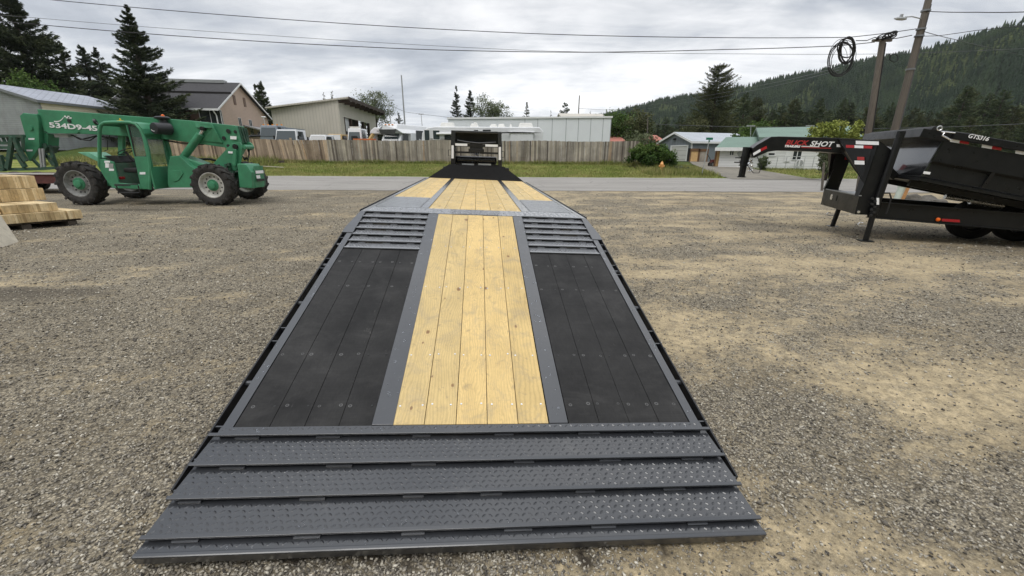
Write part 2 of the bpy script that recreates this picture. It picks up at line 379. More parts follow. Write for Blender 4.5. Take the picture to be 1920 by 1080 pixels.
# ---- loose stones lying on the lot, denser towards where people walk
def stones(n):
    r = np.exp(rng.uniform(math.log(.9), math.log(19), n)); a = rng.uniform(-R_(66), R_(66), n)
    x = r*np.sin(a); y = r*np.cos(a); k = rng.random(n) < (1.05-.90*sandmask(x, y))*(1-.9*wet_dark_mask(x, y))*np.clip(1.25-r/19, .1, 1); x = x[k]; y = y[k]; n = len(x)
    # the ground sheet is interpolated between its grid points, stones sit a hair into it
    z = H(x, y)+(fbm(x*3, y*3, 4, 5)-.5)*.022*np.exp(-y/14)+(fbm(x*11, y*11, 2, 8)-.5)*.010*np.exp(-y/6)
    s = .0040+.0062*rng.random(n)**2.0; s = s*np.where(rng.random(n) < .02, 1.6, 1)*(1+np.clip((np.hypot(x, y)-3)/9, 0, 1.1))
    base = np.array([(1,0,0),(0,1,0),(-1,0,0),(0,-1,0),(.25,.2,1),(-.2,-.15,-1)], float)
    V = base[None]*rng.uniform(.62, 1.35, (n,6,1))*np.array([1.25,.95,.62])+rng.normal(0,.12,(n,6,3))
    q = rng.normal(0,1,(n,4)); q[:,1:3] *= .35; q /= np.linalg.norm(q, axis=1)[:,None]
    w_, a_, b_, c_ = q.T
    Rm = np.stack([1-2*(b_*b_+c_*c_),2*(a_*b_-c_*w_),2*(a_*c_+b_*w_),2*(a_*b_+c_*w_),1-2*(a_*a_+c_*c_),2*(b_*c_-a_*w_),2*(a_*c_-b_*w_),2*(b_*c_+a_*w_),1-2*(a_*a_+b_*b_)],1).reshape(n,3,3)
    V = np.einsum('nij,nkj->nki', Rm, V)*s[:,None,None]+np.stack([x,y,z+s*.28],1)[:,None]
    f0 = np.array([(0,1,4),(1,2,4),(2,3,4),(3,0,4),(1,0,5),(2,1,5),(3,2,5),(0,3,5)])
    Fc = (np.arange(n)[:,None,None]*6+f0[None]).reshape(-1,3)
    m = NT('loose_stone'); i = m.island()
    c = m.ramp(i, [(0,(.060,.054,.046)),(.25,(.165,.148,.122)),(.55,(.285,.255,.208)),(.8,(.415,.375,.30)),(.95,(.50,.46,.375)),(1,(.66,.61,.51))])
    c = m.mix(.35, c, m.ramp(m.noise(150, detail=3), [(.3,.6),(.7,1.3)]), 'MULTIPLY'); m.set('Base Color', c); m.set('Roughness', .88); m.set('Specular IOR Level', .25)
    o = npmesh('loose_gravel', V.reshape(-1,3), Fc, m.m); tag(o, 'loose grey crushed stones scattered over the lot', 'gravel', kind='stuff')
stones(210000)
# ---- wider ground under everything
def earth_mat():
    m = NT('rough_ground'); n = m.noise(.35, detail=8, rough=.65); f = m.noise(9, detail=5, rough=.7)
    c = m.ramp(n, [(.35,(.055,.085,.022)),(.55,(.085,.11,.030)),(.7,(.15,.13,.065))]); c = m.mix(.5, c, m.ramp(f, [(.3,.5),(.7,1.4)]), 'MULTIPLY')
    m.set('Base Color', c); m.set('Roughness', .95); m.set('Specular IOR Level', .1); m.bump(f, .8, .08); return m.m
M_['earth'] = earth_mat()
xs = axis((-1000,-200,100),(-200,-30,10),(-30,24,1.0),(24,200,8),(200,1301,100)); ys = axis((-300,-14,20),(-14,28,2),(28,60,.75),(60,200,8),(200,1301,100))
sheet('ground', xs, ys, M_['earth'], dz=-.05)
# ---- road
def road_mat():
    m = NT('worn_asphalt'); n = m.noise(.8, m.map((.25,1.6,1)), 7, .65); f = m.noise(70, detail=3, rough=.8)
    c = m.ramp(n, [(.3,(.225,.21,.19)),(.7,(.33,.31,.28))]); c = m.mix(.6, c, m.ramp(f, [(.3,.72),(.7,1.25)]), 'MULTIPLY')
    y = m.sep()[1]; tr = m.math('ABSOLUTE', m.math('SINE', m.math('MULTIPLY', y, 1.05))); c = m.mix(.35, c, m.ramp(tr, [(0,.86),(1,1.05)]), 'MULTIPLY')
    cr = m.vor(.55, m.map((1,1,1), (0,0,.3)), 'DISTANCE_TO_EDGE').outputs['Distance']; c = m.mix(.55, c, m.ramp(cr, [(0,.45),(.012,1)]), 'MULTIPLY')
    m.set('Base Color', c); m.set('Roughness', .85); m.bump(f, .4, .01); return m.m
M_['asphalt'] = road_mat()
def edgesheet(name, y0f, y1f, x0, x1, dx, mat, dz, rows=8):
    xs = np.arange(x0, x1+dx, dx); V = []
    for j in range(rows+1):
        t = j/rows; yy = y0f(xs)*(1-t)+y1f(xs)*t; V.append(np.stack([xs, yy, H(xs, yy)+dz], 1))
    nx = len(xs); V = np.concatenate(V); i = (np.arange(rows)[:,None]*nx+np.arange(nx-1)[None]).ravel()
    return tag(npmesh(name, V, np.stack([i,i+1,i+1+nx,i+nx],1), mat, n=4, smooth=True), kind='structure')
near_e = lambda x: 19.15+.10*(x-0)*.12+(fbm(x*.9, x*0+3, 3, 4)-.5)*.5
far_e = lambda x: 28.55+(fbm(x*.8, x*0+9, 3, 6)-.5)*.35
edgesheet('road', near_e, far_e, -70, 80, .4, M_['asphalt'], .012)
# ---- grass verge between road and fence, side drive
def lawn_mat():
    m = NT('mown_grass'); n = m.noise(.55, m.map((.6,1.2,1)), 7, .65); f = m.noise(14, m.map((1,.6,1)), 5, .75)
    c = m.ramp(n, [(.3,(.10,.14,.028)),(.5,(.18,.21,.05)),(.68,(.30,.27,.11))]); c = m.mix(.75, c, m.ramp(f, [(.3,.5),(.7,1.45)]), 'MULTIPLY')
    m.set('Base Color', c); m.set('Roughness', .95); m.set('Specular IOR Level', .1); m.bump(f, .9, .05); return m.m
M_['lawn'] = lawn_mat()
edgesheet('grass_verge', far_e, lambda x: 36.4+0*x, -70, 80, .4, M_['lawn'], .0, 16)
def drive_mat():
    m = NT('gravel_drive'); n = m.noise(1.2, m.map((1,.4,1)), 7, .7); f = m.noise(30, detail=4, rough=.8)
    c = m.ramp(n, [(.3,(.13,.118,.095)),(.7,(.25,.225,.18))]); c = m.mix(.6, c, m.ramp(f, [(.3,.65),(.7,1.3)]), 'MULTIPLY')
    m.set('Base Color', c); m.set('Roughness', .92); return m.m
M_['drive'] = drive_mat()
def pathsheet(name, L_, R2, mat, dz, sub=10):
    V = []; 
    for a in range(len(L_)-1):
        for q in range(sub if a < len(L_)-2 else sub+1):
            t = q/sub
            for k in range(9):
                u = k/8; pl = (np.array(L_[a])*(1-t)+np.array(L_[a+1])*t); pr = (np.array(R2[a])*(1-t)+np.array(R2[a+1])*t); p = pl*(1-u)+pr*u
                V.append((p[0], p[1], Hf(p[0], p[1])+dz))
    nx = 9; ny = len(V)//9; i = (np.arange(ny-1)[:,None]*nx+np.arange(nx-1)[None]).ravel()
    return tag(npmesh(name, np.array(V), np.stack([i,i+1,i+1+nx,i+nx],1), mat, n=4, smooth=True), kind='structure')
def GH(px, py):
    z = .3
    for _ in range(30): p = G(px, py, z); z = .5*z+.5*Hf(p.x, p.y)
    return (p.x, p.y)
DRV_L = [GH(1375,336.5),GH(1345,329),GH(1316,316),GH(1298,308),GH(1292,303)]; DRV_R = [GH(1540,338),GH(1470,327),GH(1405,316),GH(1362,310),GH(1340,304)]
pathsheet('driveway', DRV_L, DRV_R, M_['drive'], .03)
# ---- standing grass blades over verge, berm and lawns
def blades():
    parts = []
    def reg(n, fx, fy, h0, h1, w=.02): 
        x = fx(n); y = fy(n); parts.append((x, y, rng.uniform(h0, h1, len(x)), np.full(len(x), w)))
    reg(52000, lambda n: rng.uniform(-24,13.5,n), lambda n: 28.75+7.1*rng.random(n)**1.1, .04, .13, .018)
    reg(9000, lambda n: rng.uniform(-24,13,n), lambda n: 35.5+rng.random(n)*.5, .1, .34, .022)
    reg(16000, lambda n: rng.uniform(-36,-19,n), lambda n: rng.uniform(33,43,n), .15, .65, .03)
    reg(26000, lambda n: rng.uniform(13,42,n), lambda n: rng.uniform(28.8,42,n), .05, .16, .02)
    reg(6000, lambda n: rng.uniform(9.5,14.5,n), lambda n: rng.uniform(30,36,n), .15, .42, .025)
    x, y, h, wd = [np.concatenate(q) for q in zip(*parts)]
    inside = (y > 28)&(y < 60)&(x > np.interp(y, [q[1] for q in DRV_L], [q[0] for q in DRV_L]))&(x < np.interp(y, [q[1] for q in DRV_R], [q[0] for q in DRV_R])); k = ~inside
    k &= fbm(x*.6, y*.9, 3, 21) > .30*rng.random(len(x)); x, y, h, wd = x[k], y[k], h[k], wd[k]; n = len(x)
    h = h*(.5+1.1*fbm(x*.5, y*.8, 3, 31)); a = rng.uniform(0, math.pi, n); z = H(x, y)
    dx = np.cos(a)*wd; dy = np.sin(a)*wd; lx = rng.normal(0,.35,n)*h; ly = rng.normal(0,.35,n)*h
    V = np.stack([np.stack([x-dx,y-dy,z-.01],1), np.stack([x+dx,y+dy,z-.01],1), np.stack([x+lx,y+ly,z+h],1)],1)
    m = NT('grass_blade'); i = m.island(); g = m.noise(.5, detail=5)
    c = m.mix(.55, m.ramp(i, [(0,(.09,.145,.022)),(.5,(.19,.235,.055)),(.8,(.31,.305,.10)),(1,(.46,.40,.20))]), m.ramp(g, [(.35,(.12,.165,.035)),(.65,(.36,.30,.14))]))
    m.set('Base Color', c); m.set('Roughness', .8); m.set('Specular IOR Level', .15)
    o = npmesh('grass', V.reshape(-1,3), np.arange(3*n).reshape(-1,3), m.m); tag(o, 'short yellow green grass blades along the verge and lawns', 'grass', kind='stuff')
blades()
# ---- forested hill beyond the town
HR = [(900,262),(1000,248),(1060,236),(1100,224),(1150,212),(1230,188),(1320,176),(1400,160),(1500,140),(1600,118),(1700,98),(1800,72),(1920,42),(2100,5),(2400,-40),(2900,-60),(3400,-60)]
def hill_ridge():
    pts = []
    for i, (px, py) in enumerate(HR):
        t = i/(len(HR)-1); Y = 760-430*min(1, max(0, (px-1100)/820))*.8
        if px <= 2100: p = D(px, py, Y)
        else: p = pts[-1]+Vector((160,-20, 6))
        pts.append(p)
    return pts
def hill():
    rp = hill_ridge(); n = 90; m = 34
    rx = np.array([[p.x,p.y,p.z] for p in rp]); tt = np.linspace(0, len(rx)-1, n); R3 = np.stack([np.interp(tt, np.arange(len(rx)), rx[:,k]) for k in range(3)],1)
    V = np.zeros((m+8, n, 3))
    for i in range(n):
        top = R3[i].copy(); top[2] = top[2]-6
        # foot of the slope stands nearer the camera
        foot = np.array([top[0]*.62+15, top[1]*.50+28, 1.0])
        for j in range(m):
            t = j/(m-1); p = foot*(1-t)+top*t; e = t*t*(3-2*t)*.55+t*.45; p[2] = foot[2]+(top[2]-foot[2])*e
            bump = (float(fbm(p[0]/60., p[1]/60., 4, 40))-.5)*16*math.sin(math.pi*t)
            p[2] += bump; V[j, i] = p
        for j in range(8):
            t = (j+1)/8; q = top+np.array([70.,200.,0])*t; q[2] = top[2]-t*t*top[2]*.8; V[m+j, i] = q
    return V
HV = hill()
def hill_obj():
    m_, n_ = HV.shape[:2]; i = (np.arange(m_-1)[:,None]*n_+np.arange(n_-1)[None]).ravel()
    m = NT('forest_floor'); c = m.ramp(m.noise(.02, detail=6), [(.35,(.018,.030,.014)),(.65,(.040,.058,.024))]); m.set('Base Color', c); m.set('Roughness', 1); m.set('Specular IOR Level', 0)
    tag(npmesh('hill', HV.reshape(-1,3), np.stack([i,i+1,i+1+n_,i+n_],1), m.m, n=4, smooth=True), kind='structure')
hill_obj()
def hill_pt(u, v):
    m_, n_ = 34, HV.shape[1]; a = u*(n_-1.001); b = v*(m_-1.001); i = a.astype(int); j = b.astype(int); fa = (a-i)[:,None]; fb = (b-j)[:,None]
    return (HV[j,i]*(1-fa)+HV[j,i+1]*fa)*(1-fb)+(HV[j+1,i]*(1-fa)+HV[j+1,i+1]*fa)*fb
def forest(n, hmin, hmax, name, label, u0=0, u1=.97, v0=.05, v1=1.0, rad=.17, tiers=4, seg=6, cols=None):
    u = u0+(u1-u0)*rng.random(n); v = v0+(v1-v0)*rng.random(n); P = hill_pt(u, v); ht = rng.uniform(hmin, hmax, n)*(.75+.5*vnoise(P[:,0]/25., P[:,1]/25., 3))
    big = vnoise(P[:,0]/30., P[:,1]/30., 77)
    dec = (big > .60) & (rng.random(n) < .75)          # paler broadleaf patches
    Vs = []; Fs = []; base = 0; A = []
    for k in range(tiers):
        t0 = .12+.86*k/tiers; t1 = min(1.0, t0+1.55/tiers); ang = rng.uniform(0, 6.28, n)
        r = rad*ht*(1-t0)**.8*rng.uniform(.8,1.15,n)+.15
        rr = r[:,None]*rng.uniform(.55,1.2,(n,seg)); th = ang[:,None]+np.arange(seg)[None]*2*math.pi/seg
        zf = np.where(dec, .55, 1.0); t1e = np.where(dec, t0*.75+.28, t1)
        ring = np.stack([P[:,0,None]+np.cos(th)*rr*np.where(dec,1.5,1)[:,None], P[:,1,None]+np.sin(th)*rr*np.where(dec,1.5,1)[:,None], P[:,2,None]+(t0*ht*zf)[:,None]-rr*rng.uniform(.15,.6,(n,seg))],2)
        tip = np.stack([P[:,0], P[:,1], P[:,2]+t1e*ht*zf],1)[:,None]
        Vs.append(np.concatenate([ring, tip],1).reshape(-1,3))
        kk = np.arange(seg); f = np.stack([kk, (kk+1)%seg, np.full(seg, seg)],1); Fs.append((base+np.arange(n)[:,None,None]*(seg+1)+f[None]).reshape(-1,3)); base += n*(seg+1)
        A.append(np.repeat(np.where(dec, .62+.38*rng.random(n), .45*vnoise(P[:,0]/9.,P[:,1]/9.,5)+.05), seg+1)+rng.normal(0,.03,n*(seg+1)))
    m = NT(name+'_foliage'); a = m.attr('tone')
    c = m.ramp(a, cols or [(0,(.011,.021,.013)),(.25,(.021,.034,.019)),(.5,(.036,.053,.026)),(.7,(.062,.082,.035)),(1,(.100,.122,.050))])
    m.set('Base Color', c); m.set('Roughness', .95); m.set('Specular IOR Level', .05)
    o = npmesh(name, np.concatenate(Vs), np.concatenate(Fs), m.m); at = o.data.attributes.new('tone', 'FLOAT', 'POINT'); at.data.foreach_set('value', np.clip(np.concatenate(A),0,1).astype(np.float32))
    tag(o, label, 'forest', kind='stuff')
forest(30000, 6, 11.5, 'hillside_forest', 'dense dark conifer forest covering the hill')
# ================================================================== THE MAIN TRAILER (seen from its tail)
TW = Matrix(((0.9958142,-0.0820025,0.0403691,-0.39723507),(0.0819615,0.9966319,0.0026739,4.54751214),(-0.0404524,0.000645984,0.99918126,CH-0.69351731),(0,0,0,1)))
AL = R_(14.2024); CA, SA = math.cos(AL), math.sin(AL); DZ = .037; DY = .146
def T(x, s, h=0): return Vector((x, -s*CA-h*SA, -s*SA+h*CA))
def tbox(mb, x0, x1, s0, s1, h0, h1):
    P = [T(x, s, h) for h in (h0, h1) for s in (s0, s1) for x in (x0, x1)]
    mb.add(P, [(0,2,3,1),(4,5,7,6),(0,1,5,4),(2,6,7,3),(0,4,6,2),(1,3,7,5)]); return mb
def dbox(mb, x0, x1, y0, y1, z0, z1):
    mb.box(((x0+x1)/2, (y0+y1)/2, (z0+z1)/2), (x1-x0, y1-y0, z1-z0)); return mb
def lug_mesh(mb, fn, x0, x1, s0, s1, px=.029, ps=.027, hh=.0027):
    """raised diamond-plate lugs; fn(x, s, h) gives the point on the plate"""
    j = 0; s = s0+ps*.45
    while s < s1-ps*.25:
        i = 0; x = x0+px*.5+(j % 2)*px*.5
        while x < x1-.012:
            a = (R_(42) if (i+j) % 2 else R_(-42)); a += random.uniform(-.03,.03); ca, sa = math.cos(a), math.sin(a); Lh, Wd = .0125, .0048
            b = [(-Lh,0),(-Lh*.45,-Wd),(Lh*.45,-Wd),(Lh,0),(Lh*.45,Wd),(-Lh*.45,Wd),(-Lh*.5,0),(Lh*.5,0)]
            P = [fn(x+u*ca-v*sa, s+u*sa+v*ca, hh if k > 5 else 0.0) for k, (u, v) in enumerate(b)]
            mb.add(P, [(0,1,6),(1,2,7,6),(2,3,7),(3,4,7),(4,5,6,7),(5,0,6)]); x += px; i += 1
        s += ps; j += 1
def wood_mat(name, base, dark, knots=True, green=.0):
    m = NT(name); r = m.island(); off = m.math('MULTIPLY', r, 37.0)
    cb = m.n.new('ShaderNodeCombineXYZ'); ox = m.sep(); m.l.new(m.math('ADD', ox[0], off), cb.inputs[0]); m.l.new(ox[1], cb.inputs[1]); m.l.new(ox[2], cb.inputs[2]); src = cb.outputs[0]
    # flat-sawn growth rings: a stretched field wrapped into bands
    f0 = m.noise(1.0, m.map((4.2,.33,4.2), src=src), 4, .55, .4)
    rings = m.math('SINE', m.math('ADD', m.math('MULTIPLY', ox[0], m.math('MULTIPLY_ADD', r, 260.0, 220.0)), m.math('MULTIPLY', f0, m.math('MULTIPLY_ADD', r, 85.0, 25.0)))); ringm = m.ramp(m.math('MULTIPLY_ADD', rings, .5, .5), [(0, 1), (.55, .96), (.9, .82), (1, .80)])
    fib = m.ramp(m.noise(1.0, m.map((170,3,170), src=src), 4, .7), [(.25,.86),(.75,1.10)])
    stain = m.noise(1.0, m.map((4.5,2.2,4.5), src=src), 6, .6)
    c = m.ramp(stain, [(.30, sc3(base,.86)), (.5, base), (.68, sc3(base,1.10))])
    c = m.mix(1.0, c, m.ramp(r, [(0,(.78,.78,.77)),(.35,(1.06,1.03,.98)),(.65,(.90,.92,.98)),(1,(1.10,1.06,1.0))]), 'MULTIPLY')
    c = m.mix(.75, c, ringm, 'MULTIPLY'); c = m.mix(.8, c, fib, 'MULTIPLY')
    if knots:
        kv = m.map((6.3,3.6,6.3), src=src); warp = m.noise(2.5, kv, 3); v = m.vor(1.0, kv); v.voronoi_dimensions = '2D'
        keep = m.math('GREATER_THAN', m.sep(v.outputs['Color'])[0], .60); ksz = m.math('MULTIPLY_ADD', m.sep(v.outputs['Color'])[1], 2.2, 1.0)
        d = m.math('MULTIPLY', m.math('ADD', v.outputs['Distance'], m.math('MULTIPLY', m.math('SUBTRACT', warp, .5), .16)), ksz)
        kn = m.math('MULTIPLY', m.ramp(d, [(.05,.95),(.085,.6),(.13,0)]), keep)
        c = m.mix(kn, c, dark)
        halo = m.math('MULTIPLY', m.ramp(m.math('SINE', m.math('MULTIPLY', d, 75)), [(.2,0),(1,.42)]), m.math('MULTIPLY', m.ramp(d, [(.10,.8),(.34,0)]), keep)); c = m.mix(halo, c, sc3(dark,1.6))
        # footprints and scuffs
        sc = m.ramp(m.noise(1.0, m.map((7,5,7), src=src, loc=(3,9,0)), 9, .72, .8), [(.50,0),(.67,.50)]); c = m.mix(sc, c, (.30,.25,.17))
        rd = m.ramp(m.noise(1.0, m.map((3.5,1.6,3.5), src=src, loc=(21,4,0)), 4, .6), [(.64,0),(.76,.45)]); c = m.mix(rd, c, (.30,.13,.05))
        sp = m.ramp(m.noise(1.0, m.map((15,13,15), src=src, loc=(7,1,0)), 6, .75, .6), [(.57,0),(.70,.55)]); c = m.mix(sp, c, (.24,.19,.12))
    m.set('Base Color', c); m.set('Roughness', .62); m.set('Specular IOR Level', .35)
    m.bump(m.math('ADD', m.math('MULTIPLY', fib, .6), m.math('MULTIPLY', rings, .12)), .28, .002); return m.m
M_['pine'] = wood_mat('pine_planks', (.64,.47,.205), (.20,.11,.05))
def mat_mat():
    m = NT('blackened_planks'); r = m.island(); g = m.ramp(m.noise(1.0, m.map((90,5,90)), 4, .7), [(.3,.7),(.7,1.3)])
    c = m.ramp(m.noise(3.0, detail=8, rough=.65), [(.35,(.009,.0086,.0083)),(.65,(.024,.023,.022))]); c = m.mix(.6, c, g, 'MULTIPLY')
    c = m.mix(1.0, c, m.ramp(r, [(0,.8),(1,1.2)]), 'MULTIPLY')
    cross = m.ramp(m.noise(1.0, m.map((2,170,2)), 3, .7), [(.3,.86),(.7,1.12)]); c = m.mix(1, c, cross, 'MULTIPLY')
    sc = m.ramp(m.noise(2.2, m.map((1,1.6,1)), 10, .75, 1.2), [(.50,0),(.75,.22)]); c = m.mix(sc, c, (.10,.095,.09))
    s2 = m.ramp(m.noise(9, m.map((1,.25,1), (0,0,.5)), 6, .8, 2), [(.64,0),(.74,.35)]); c = m.mix(s2, c, (.16,.15,.14))
    m.set('Base Color', c); m.set('Roughness', .72); m.set('Specular IOR Level', .3); m.bump(cross, .12, .002); return m.m
M_['blackwood'] = mat_mat()
def metal_mat(name, col, rough):
    m = NT(name); c = m.ramp(m.noise(3, detail=8, rough=.65), [(.3, sc3(col,.88)), (.7, sc3(col,1.12))])
    dr = m.ramp(m.noise(7, detail=9, rough=.75, dist=.6), [(.58,0),(.74,.28)]); c = m.mix(dr, c, (.12,.115,.105))
    sp = m.vor(26, m.map((1,1,0))); dk = m.math('GREATER_THAN', m.sep(sp.outputs['Color'])[1], .86)
    spot = m.math('MULTIPLY', m.ramp(sp.outputs['Distance'], [(.10,1),(.17,0)]), dk)
    m.set('Base Color', m.mix(m.math('MULTIPLY', spot, .35), c, (.03,.03,.03)))
    m.set('Metallic', .0); m.set('Specular IOR Level', .5); m.set('Coat Weight', 1.0); m.set('Coat Roughness', .14)
    m.set('Roughness', m.ramp(m.noise(5, detail=7, rough=.7), [(.3, rough-.08), (.7, rough+.1)])); m.bump(m.noise(400, detail=2), .04, .001); return m.m
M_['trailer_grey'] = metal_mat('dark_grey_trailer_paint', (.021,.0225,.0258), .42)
def water_mat():
    m = NT('rain_water'); m.set('Base Color', (.6,.62,.65)); m.set('Roughness', .03); m.set('IOR', 1.33); m.set('Transmission Weight', .9); m.set('Specular IOR Level', .35); return m.m
M_['water'] = water_mat()
M_['scuff'] = pm('splintered_edge', (.10,.098,.095), .8)
M_['wet_grey'] = metal_mat('wet_grey_paint', (.19,.195,.205), .28); M_['bright_wet'] = metal_mat('pale_wet_plate', (.33,.34,.355), .25); M_['wet_grey'].node_tree.nodes['Principled BSDF'].inputs['Coat Roughness'].default_value = .05; M_['bright_wet'] = metal_mat('pale_wet_plate', (.33,.34,.355), .25); M_['wet_grey'].node_tree.nodes['Principled BSDF'].inputs['Coat Weight'].default_value = 1.0  # base colours raised: the sky's sheen on wet steps and plates is painted in
def merge(a, b):
    n = len(a.v); a.v += b.v; a.f += [tuple(i+n for i in f) for f in b.f]; a.mi += b.mi; a.cur = max(a.cur, b.cur); return a
def screw(mb, p, n, r=.0065, h=.0015):
    mb.lathe([(0, r), (h, r*.85)], p, n, 8)
def main_trailer():
    t = thing('flatbed_trailer', 'long grey flatbed trailer with pine planks down its middle and a diamond plate tail', 'trailer', mat=TW)
    def B(mb, name, mat, **k): return mb.build(name, mat, k.pop('parent', t), local=True, **k)
    n = Vector((0,-SA,CA))
    # --- tail boards (five long pine planks)
    mb = MB(); xs = np.linspace(-.421,.410,6)
    for i in range(5): tbox(mb, xs[i]+.002, xs[i+1]-.002, -.135+random.uniform(-.004,.004), 2.755, -.04+random.uniform(-.001,.001), 0+random.uniform(-.0015,.0015))
    zs = mb.on(1)
    for s in (2.62, 2.20, 1.39, .66):
        for i in range(5):
            for f in (.17, .83): screw(zs, T(xs[i]+f*(xs[i+1]-xs[i])+random.uniform(-.006,.006), s+random.uniform(-.008,.008), .0005), n)
    B(mb, 'tail_planks', [M_['pine'], M_['chrome']])
    # --- black planks either side
    for sgn in (-1, 1):
        e = np.linspace(.520,1.203,5)
        mb = MB(); sc = MB().on(1)
        for i in range(4):
            a, b = sgn*e[i], sgn*e[i+1]; a, b = min(a,b), max(a,b)
            tbox(mb, a+.0015, b-.0015, .752, 2.757, -.04, -.003+random.uniform(-.001,.001))
            for s in (2.62, 2.20, 1.39, .99):
                for f in (.17,.83): q_ = T(a+f*(b-a)+random.uniform(-.006,.006), s+random.uniform(-.006,.006), -.0025); screw(sc, q_, n, .0068, .0014); (sc.on(2), screw(sc, q_, n, .0068*random.uniform(1.2,1.9), .0007), sc.on(1)) if random.random() < .75 else None
        sc.cur = 2; merge(mb, sc); B(mb, 'black_planks', [M_['blackwood'], M_['rubber'], M_['scuff']])
    mb = MB(); tbox(mb, -.522, -.517, .76, 2.755, -.03, .001); B(mb, 'plank_edge', M_['pine'])
    # --- flat steel strips between planks
    for sgn in (-1, 1):
        mb = MB(); a, b = sorted((sgn*.4135, sgn*.5155)); 
        tbox(mb, a-(.008 if sgn<0 else 0), b, -.13, 2.756, -.01, .004); B(mb, 'steel_strip', M_['trailer_grey'], bevel=.002)
    # --- side rails of the tail
    for sgn in (-1, 1):
        mb = MB(); a, b = sorted((sgn*1.205, sgn*1.257)); tbox(mb, a, b, -.10, 2.80, -.20, .003)
        B(mb, 'side_rail', M_['trailer_grey'], bevel=.003)
        rb = MB(); a, b = sorted((sgn*1.300, sgn*1.310)); tbox(rb, a, b, .33, 3.09, -.085, -.004)
        rr = B(rb, 'rub_rail', M_['black_steel'], bevel=.002)
        for s in (.62, 1.02, 1.60, 2.42): sp = MB(); sp.tube([T(sgn*1.25, s, -.035), T(sgn*1.302, s, -.035)], .019, 12); B(sp, 'pipe_spool', M_['trailer_grey'], parent=rr)
        for s in (.50, .93, 1.10, 1.92, 2.06, 2.74, 2.93, 3.085): sp = MB(); tbox(sp, min(sgn*1.25,sgn*1.3), max(sgn*1.25,sgn*1.3), s, s+.008, -.08, -.01); B(sp, 'rail_bracket', M_['trailer_grey'], parent=rr)
    # --- gussets where tail meets the level deck
    for sgn in (-1, 1):
        mb = MB(); pr = [T(sgn*1.20,-.13,.008), T(sgn*1.255,-.14,.008), T(sgn*1.305,.30,.008), T(sgn*1.305,.42,.008), T(sgn*1.20,.42,.008)]
        mb.prism(pr, n*-.12); B(mb, 'corner_gusset', M_['trailer_grey'], bevel=.003)
    # --- tread steps, seven a side
    S = [-.141, .010, .158, .303, .450, .597, .744]
    for sgn in (-1, 1):
        for k, s in enumerate(S):
            x0, x1 = sorted((sgn*.518, sgn*1.196)); mb = MB()
            tbox(mb, x0, x1, s-.014, s+.001, .001, .010)                       # the overhanging edge
            if k < 6:
                s2 = S[k+1]-.012; mb.add([T(x0,s-.02,-.027),T(x1,s-.02,-.027),T(x1,s2,.004),T(x0,s2,.004),T(x0,s-.10,-.032),T(x1,s-.10,-.032),T(x1,s2,-.002),T(x0,s2,-.002)],[(0,1,2,3),(7,6,5,4),(0,4,5,1),(2,6,7,3),(1,5,6,2),(0,3,7,4)])
            if k < 6:
                lg = mb; fn = lambda x, q, h, s=s, s2=s2: T(x, q, -.027+.031*(q-s+.02)/(s2-s+.02)+h+.0001)
                lug_mesh(lg, fn, x0+.005, x1-.005, s+.012, s2-.002)
            wd = mb
            for q in range(3):
                xw = x0+(x1-x0)*(q+.5)/3+random.uniform(-.02,.02); tbox(wd, xw-.035, xw+.035, s-.001, s+.008, -.025, -.010)
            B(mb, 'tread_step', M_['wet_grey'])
    # --- tail end: five full-width treads
    S = [2.762, 2.813, 2.978, 3.139, 3.303, 3.362]
    for k in range(5):
        s0, s1 = S[k], S[k+1]; lip = k == 4; x = 1.285 if k else 1.26; mb = MB()
        a0 = 0.004 if k == 0 else (-.024 if k < 4 else -.022); a1 = .004 if not lip else -.006
        se = s1-.014
        sb = s0-(.03 if k else 0); mb.add([T(-x,sb,a0),T(x,sb,a0),T(x,se,a1),T(-x,se,a1),T(-x,sb,a0-.007),T(x,sb,a0-.007),T(x,se,a1-.007),T(-x,se,a1-.007)],[(0,1,2,3),(7,6,5,4),(0,4,5,1),(2,6,7,3),(1,5,6,2),(0,3,7,4)])
        lg = mb; fn = lambda X, q, h, s0=sb, se=se, a0=a0, a1=a1: T(X, q, a0+(a1-a0)*(q-s0)/(se-s0)+h+.0001)
        lug_mesh(lg, fn, -x+.006, x-.006, s0+(.001 if k == 0 else .014), se+.004)
        bar = MB()
        if k:
            wd = mb; nn = 6
            for q in range(nn):
                xw = -1.29+2.58*(q+.3+.1*(k % 3))/nn+random.uniform(-.05,.05); l = random.uniform(.045,.06); tbox(wd, xw-l, xw+l, s0-.006, s0+.010, a0+.001, a0+.016)
        st = B(mb, 'tail_tread', M_['trailer_grey'])
        if not lip: tbox(bar, -1.297, 1.297, s1-.016, s1+.001, -.004, .008); B(bar, 'tread_edge', M_['trailer_grey'], bevel=.0015, parent=st)
        else:
            tbox(bar, -1.290, 1.290, s1-.016, s1+.006, -.055, -.003); B(bar, 'tail_lip', M_['trailer_grey'], bevel=.006, parent=st)
    # --- cross plate at the top of the tail
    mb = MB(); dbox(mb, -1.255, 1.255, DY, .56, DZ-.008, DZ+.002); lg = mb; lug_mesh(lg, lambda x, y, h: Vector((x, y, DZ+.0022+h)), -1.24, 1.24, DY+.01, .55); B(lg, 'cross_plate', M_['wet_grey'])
    # --- level deck
    YE = 6.72
    def planks(x0, x1, k, y0, name):
        mb = MB(); e = np.linspace(x0, x1, k+1); sc = MB().on(1)
        for i in range(k):
            dbox(mb, e[i]+.002, e[i+1]-.002, y0+random.uniform(0,.004), YE, DZ-.04, DZ+random.uniform(-.0015,.001))
            for y in np.arange(y0+.12, YE, .61):
                for f in (.2,.8): screw(sc, Vector((e[i]+f*(e[i+1]-e[i]), y, DZ+.0012)), Vector((0,0,1)))
        merge(mb, sc); B(mb, name, [M_['pine'], M_['chrome']])
